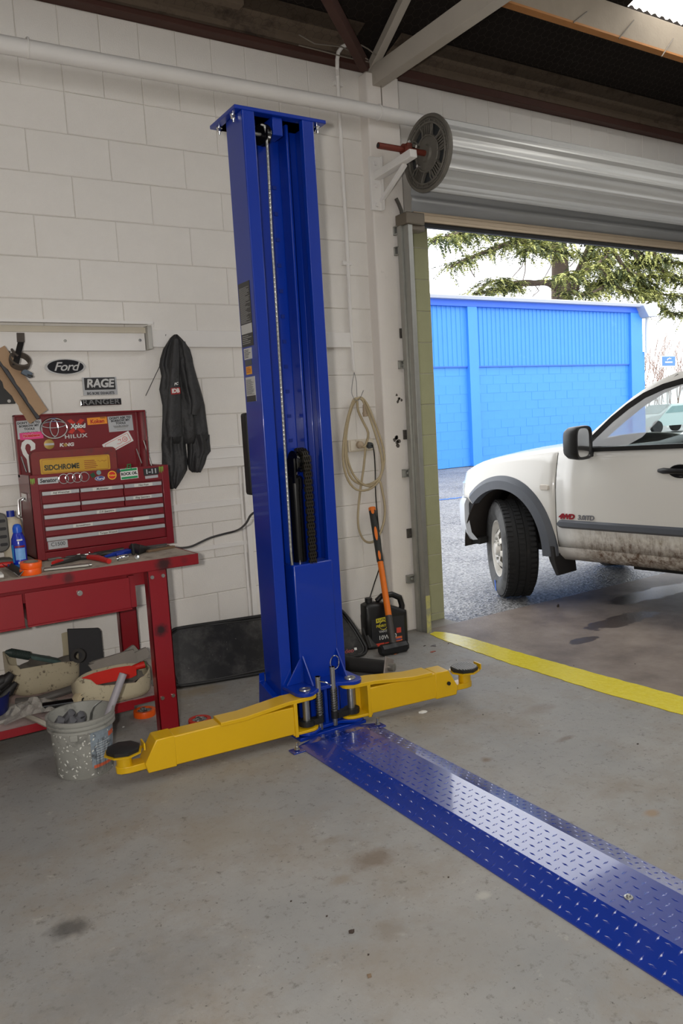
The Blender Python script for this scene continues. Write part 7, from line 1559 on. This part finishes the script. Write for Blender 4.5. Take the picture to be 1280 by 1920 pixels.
def spray(p, d, L, H, pale):
    """a flat drooping fan of needle blades"""
    d = V(d).normalized(); sd = d.cross(Z)
    sd = sd.normalized() if sd.length > .01 else X
    for k in range(H):
        t = k / H; c = p + d * (L * t) - Z * (L * .45 * t * t); w_ = L * .30 * (1 - t * .7)
        for sgn in (-1, 1):
            b_ = (sd * sgn + d * rr.uniform(.3, .9) - Z * rr.uniform(.0, .5) + Z * rr.uniform(0, .25)).normalized(); q_ = c + b_ * w_ * rr.uniform(.6, 1.2); nrm = (d * .045 * rr.uniform(.6, 1.3) + Z * rr.uniform(-.02, .02))
            (FA if pale else FB).add([c - nrm, c + nrm, q_ + nrm * .15], [(0, 1, 2)])
for li, pts in enumerate(limbs):
    P_ = smooth_pts([at(px, py, y=yy) for px, py, yy in pts], 5); n_ = len(P_)
    main = li in (0, 2, 3, 6, 7)
    obj('branch', G().tube(P_, [(.17 if main else .10) * (1 - .8 * i / n_) + .012 for i in range(n_)], 7), bark, cedar, smooth=60)
    dens = 12 if li in (3, 5, 6, 7, 8, 9, 10, 11, 12, 13, 14) else 8
    for i in range(2 if li not in (0, 1) else 9, n_):
        f = i / n_
        if li in (0,) and f < .45: continue
        dd = (P_[min(i+1, n_-1)] - P_[max(i-1, 0)]).normalized()
        for k in range(dens):
            a = rr.uniform(0, 2*pi); side = V((cos(a), sin(a) * .8, rr.uniform(-.35, .25))); q_ = P_[i] + V((rr.uniform(-.25, .25), rr.uniform(-.3, .3), rr.uniform(-.12, .16)))
            # twig with two or three sprays
            L = rr.uniform(.35, .95) * (1.1 - .3 * f); dr = (dd * rr.uniform(.1, .8) + side).normalized()
            tw = q_ + dr * L * .8 - Z * .12 * L
            if k % 3 == 0: FB.add([q_ - Z * .012, q_ + Z * .012, tw], [(0, 1, 2)])
            pale = rr.random() < .62
            spray(q_, dr, L, 7, pale); spray(q_.lerp(tw, .5), (dr + side * rr.uniform(-.6, .6) - Z * .2), L * .6, 5, pale)
            spray(tw, (dr - Z * .5), L * .5, 5, rr.random() < .55)
needle_a = mat('needles_light', (172, 174, 102), .7, 0, .12, 2); needle_b = mat('needles_dark', (72, 82, 46), .8, 0, .15, 2)
obj('foliage', FA, needle_a, cedar, kind='stuff', smooth=0); obj('foliage', FB, needle_b, cedar, kind='stuff', smooth=0)
# thin hanging twigs
g = G()
for pts in (((985, 475), (984, 510), (975, 545), (972, 556)), ((985, 478), (978, 500), (960, 520)), ((1036, 475), (1032, 500), (1018, 525), (1000, 553)), ((880, 500), (885, 512), (890, 520)), ((1000, 531), (1010, 545), (998, 556)), ((1068, 508), (1085, 507), (1090, 512)), ((1068, 500), (1080, 486))):
    g.tube([at(px, py, y=22.5) for px, py in pts], [.028, .024, .02, .012][:len(pts)], 5)
obj('twigs', g, bark, cedar, kind='stuff')

# bare shrubs beyond the shed, one thing each
twm = mat('bare_twig', (150, 124, 112), .9, 0, .12, 6)
for k, (px, lb) in enumerate(((1216, 'bare brown shrub just right of the blue shed'), (1240, 'bare brown shrub behind the small blue sign'), (1266, 'bare brown shrub at the right edge of the frame'), (1300, 'bare brown shrub mostly hidden past the frame edge'))):
    b0_ = at(px, 850, y=30); b0_.z = 0; rr = random.Random(31 + k); g = G()
    def grow(p, d, L, r, depth):
        q_ = p + d * L; m_ = p.lerp(q_, .5) + V((rr.uniform(-1, 1), rr.uniform(-1, 1), 0)) * L * .06
        g.tube([p, m_, q_], [r, r * .85, r * .65], 4, False)
        if depth:
            for _ in range(3 if depth > 1 else 4): grow(p.lerp(q_, rr.uniform(.45, 1)), (d + V((rr.uniform(-.45, .45), rr.uniform(-.45, .45), rr.uniform(-.05, .25)))).normalized(), L * rr.uniform(.55, .8), r * .6, depth - 1)
    for i in range(4): grow(b0_ + V((rr.uniform(-.5, .5), rr.uniform(-.5, .5), 0)), V((rr.uniform(-.3, .3), rr.uniform(-.2, .2), 1)).normalized(), rr.uniform(2.2, 3.2), .032, 3)
    e = empty('bare_shrub', b0_, lb, 'shrub'); obj('branches', g, twm, e, smooth=0)
# small blue sign on a pole
sp_ = at(1252, 676, y=26); a_, b_ = at(1239, 686, y=26), at(1264, 667, y=26)
e = empty('yard_sign', V((sp_.x, 26, 0)), 'small square blue and white sign on a pole above the truck roof', 'sign')
obj('sign_frame', G().box(a_.x, b_.x, 25.95, 26.05, a_.z - .1, b_.z), white, e, bevel=.01); obj('sign_face', G().box(a_.x + .04, b_.x - .03, 25.93, 25.96, a_.z + .0, b_.z - .05), mat('sign_blue', (74, 128, 226), .5), e)
wd_ = b_.x - a_.x; hz_ = b_.z - a_.z; q = V(((a_.x + b_.x)/2, 25.925, (a_.z + b_.z)/2))
obj('sign_mark', G().tube([q + V((-.14 * wd_, 0, .02 * hz_)), q + V((-.08 * wd_, 0, .18 * hz_)), q + V((0, 0, .16 * hz_)), q + V((.03 * wd_, 0, .28 * hz_)), q + V((.10 * wd_, 0, .18 * hz_)), q + V((.16 * wd_, 0, .2 * hz_))], .03, 5).box(q.x - .28 * wd_, q.x + .26 * wd_, 25.92, 25.935, q.z - .22 * hz_, q.z - .08 * hz_), white, e)
obj('sign_pole', G().cyl((sp_.x - .1, 26, 0), (sp_.x - .1, 26, a_.z), .05, n=10), white, e)
# pale building and parked car seen through the cab windows
e = empty('pale_building', V((33, 34, 0)), 'pale rendered building far behind the truck seen through its windows', 'building')
wp_ = mat('pale_render', (206, 208, 204), .8, 0, .04, 1)
obj('wall', G().box(27.5, 45, 34, 42, 0, 2.7), wp_, e); obj('roof', G().prism([(-.4, 0), (8.4, 0), (4, 1.2)], (27, 34, 2.7), Y, Z, (18.5, 0, 0)), mat('pale_roof', (176, 180, 184), .6), e)
for i in range(5): obj('window', G().box(28.6 + i * 3.2, 30.2 + i * 3.2, 33.95, 34.02, 1.0, 2.1), mat('pale_window', (120, 140, 146), .2), e)
def parked(x, y, rot, m_, label):
    e = empty('parked_car', V((x, y, 0)), label, 'car'); M = Matrix.Translation((x, y, 0)) @ Matrix.Rotation(rot, 4, 'Z')
    T = lambda g_: g_.xf(M)
    pr = [(-2.1, .35), (2.1, .35), (2.15, .62), (1.95, .82), (1.1, .95), (.45, 1.38), (-1.2, 1.42), (-1.75, 1.0), (-2.1, .92)]
    obj('car_body', T(G().loft([[(a, l, b_) for a, b_ in pr] if abs(l) < .8 else [(a * .99, l, .35 + (b_ - .35) * .92) for a, b_ in pr] for l in (-.86, -.7, .7, .86)])), m_, e, smooth=30)
    obj('side_glass', T(G().loft([[(a, l, b_) for a, b_ in ((-1.45, 1.0), (.85, .96), (.40, 1.29), (-1.15, 1.32))] for l in (-.875, .875)])), mat('parked_glass', (120, 150, 150), .15), e)
    obj('windscreen', T(G().loft([[(1.06, l, .965), (.47, l, 1.375), (.49, l, 1.385), (1.09, l, .97)] for l in (-.68, .68)])), mat('parked_glass', (120, 150, 150), .15), e)
    for a in (-1.3, 1.35):
        for l in (-.80, .80): obj('wheel', T(G().cyl((a, l - .1, .31), (a, l + .1, .31), .31, n=24)), tyre, e)
    for l in (-.6, .6): obj('head_lamp', T(G().obox((2.08, l, .68), X * .05, Y * .18, Z * .07)), hl, e)
q = at(1235, 800, y=21); parked(q.x + .6, 21, radians(168), mat('parked_silver', (176, 192, 190), .3, .3, .02), 'silver grey parked car seen through the truck door window')
q = at(1300, 800, y=27); parked(q.x + 1.5, 27, radians(190), mat('parked_white', (214, 216, 214), .3, 0, .02), 'white parked car further off seen through the truck windscreen')
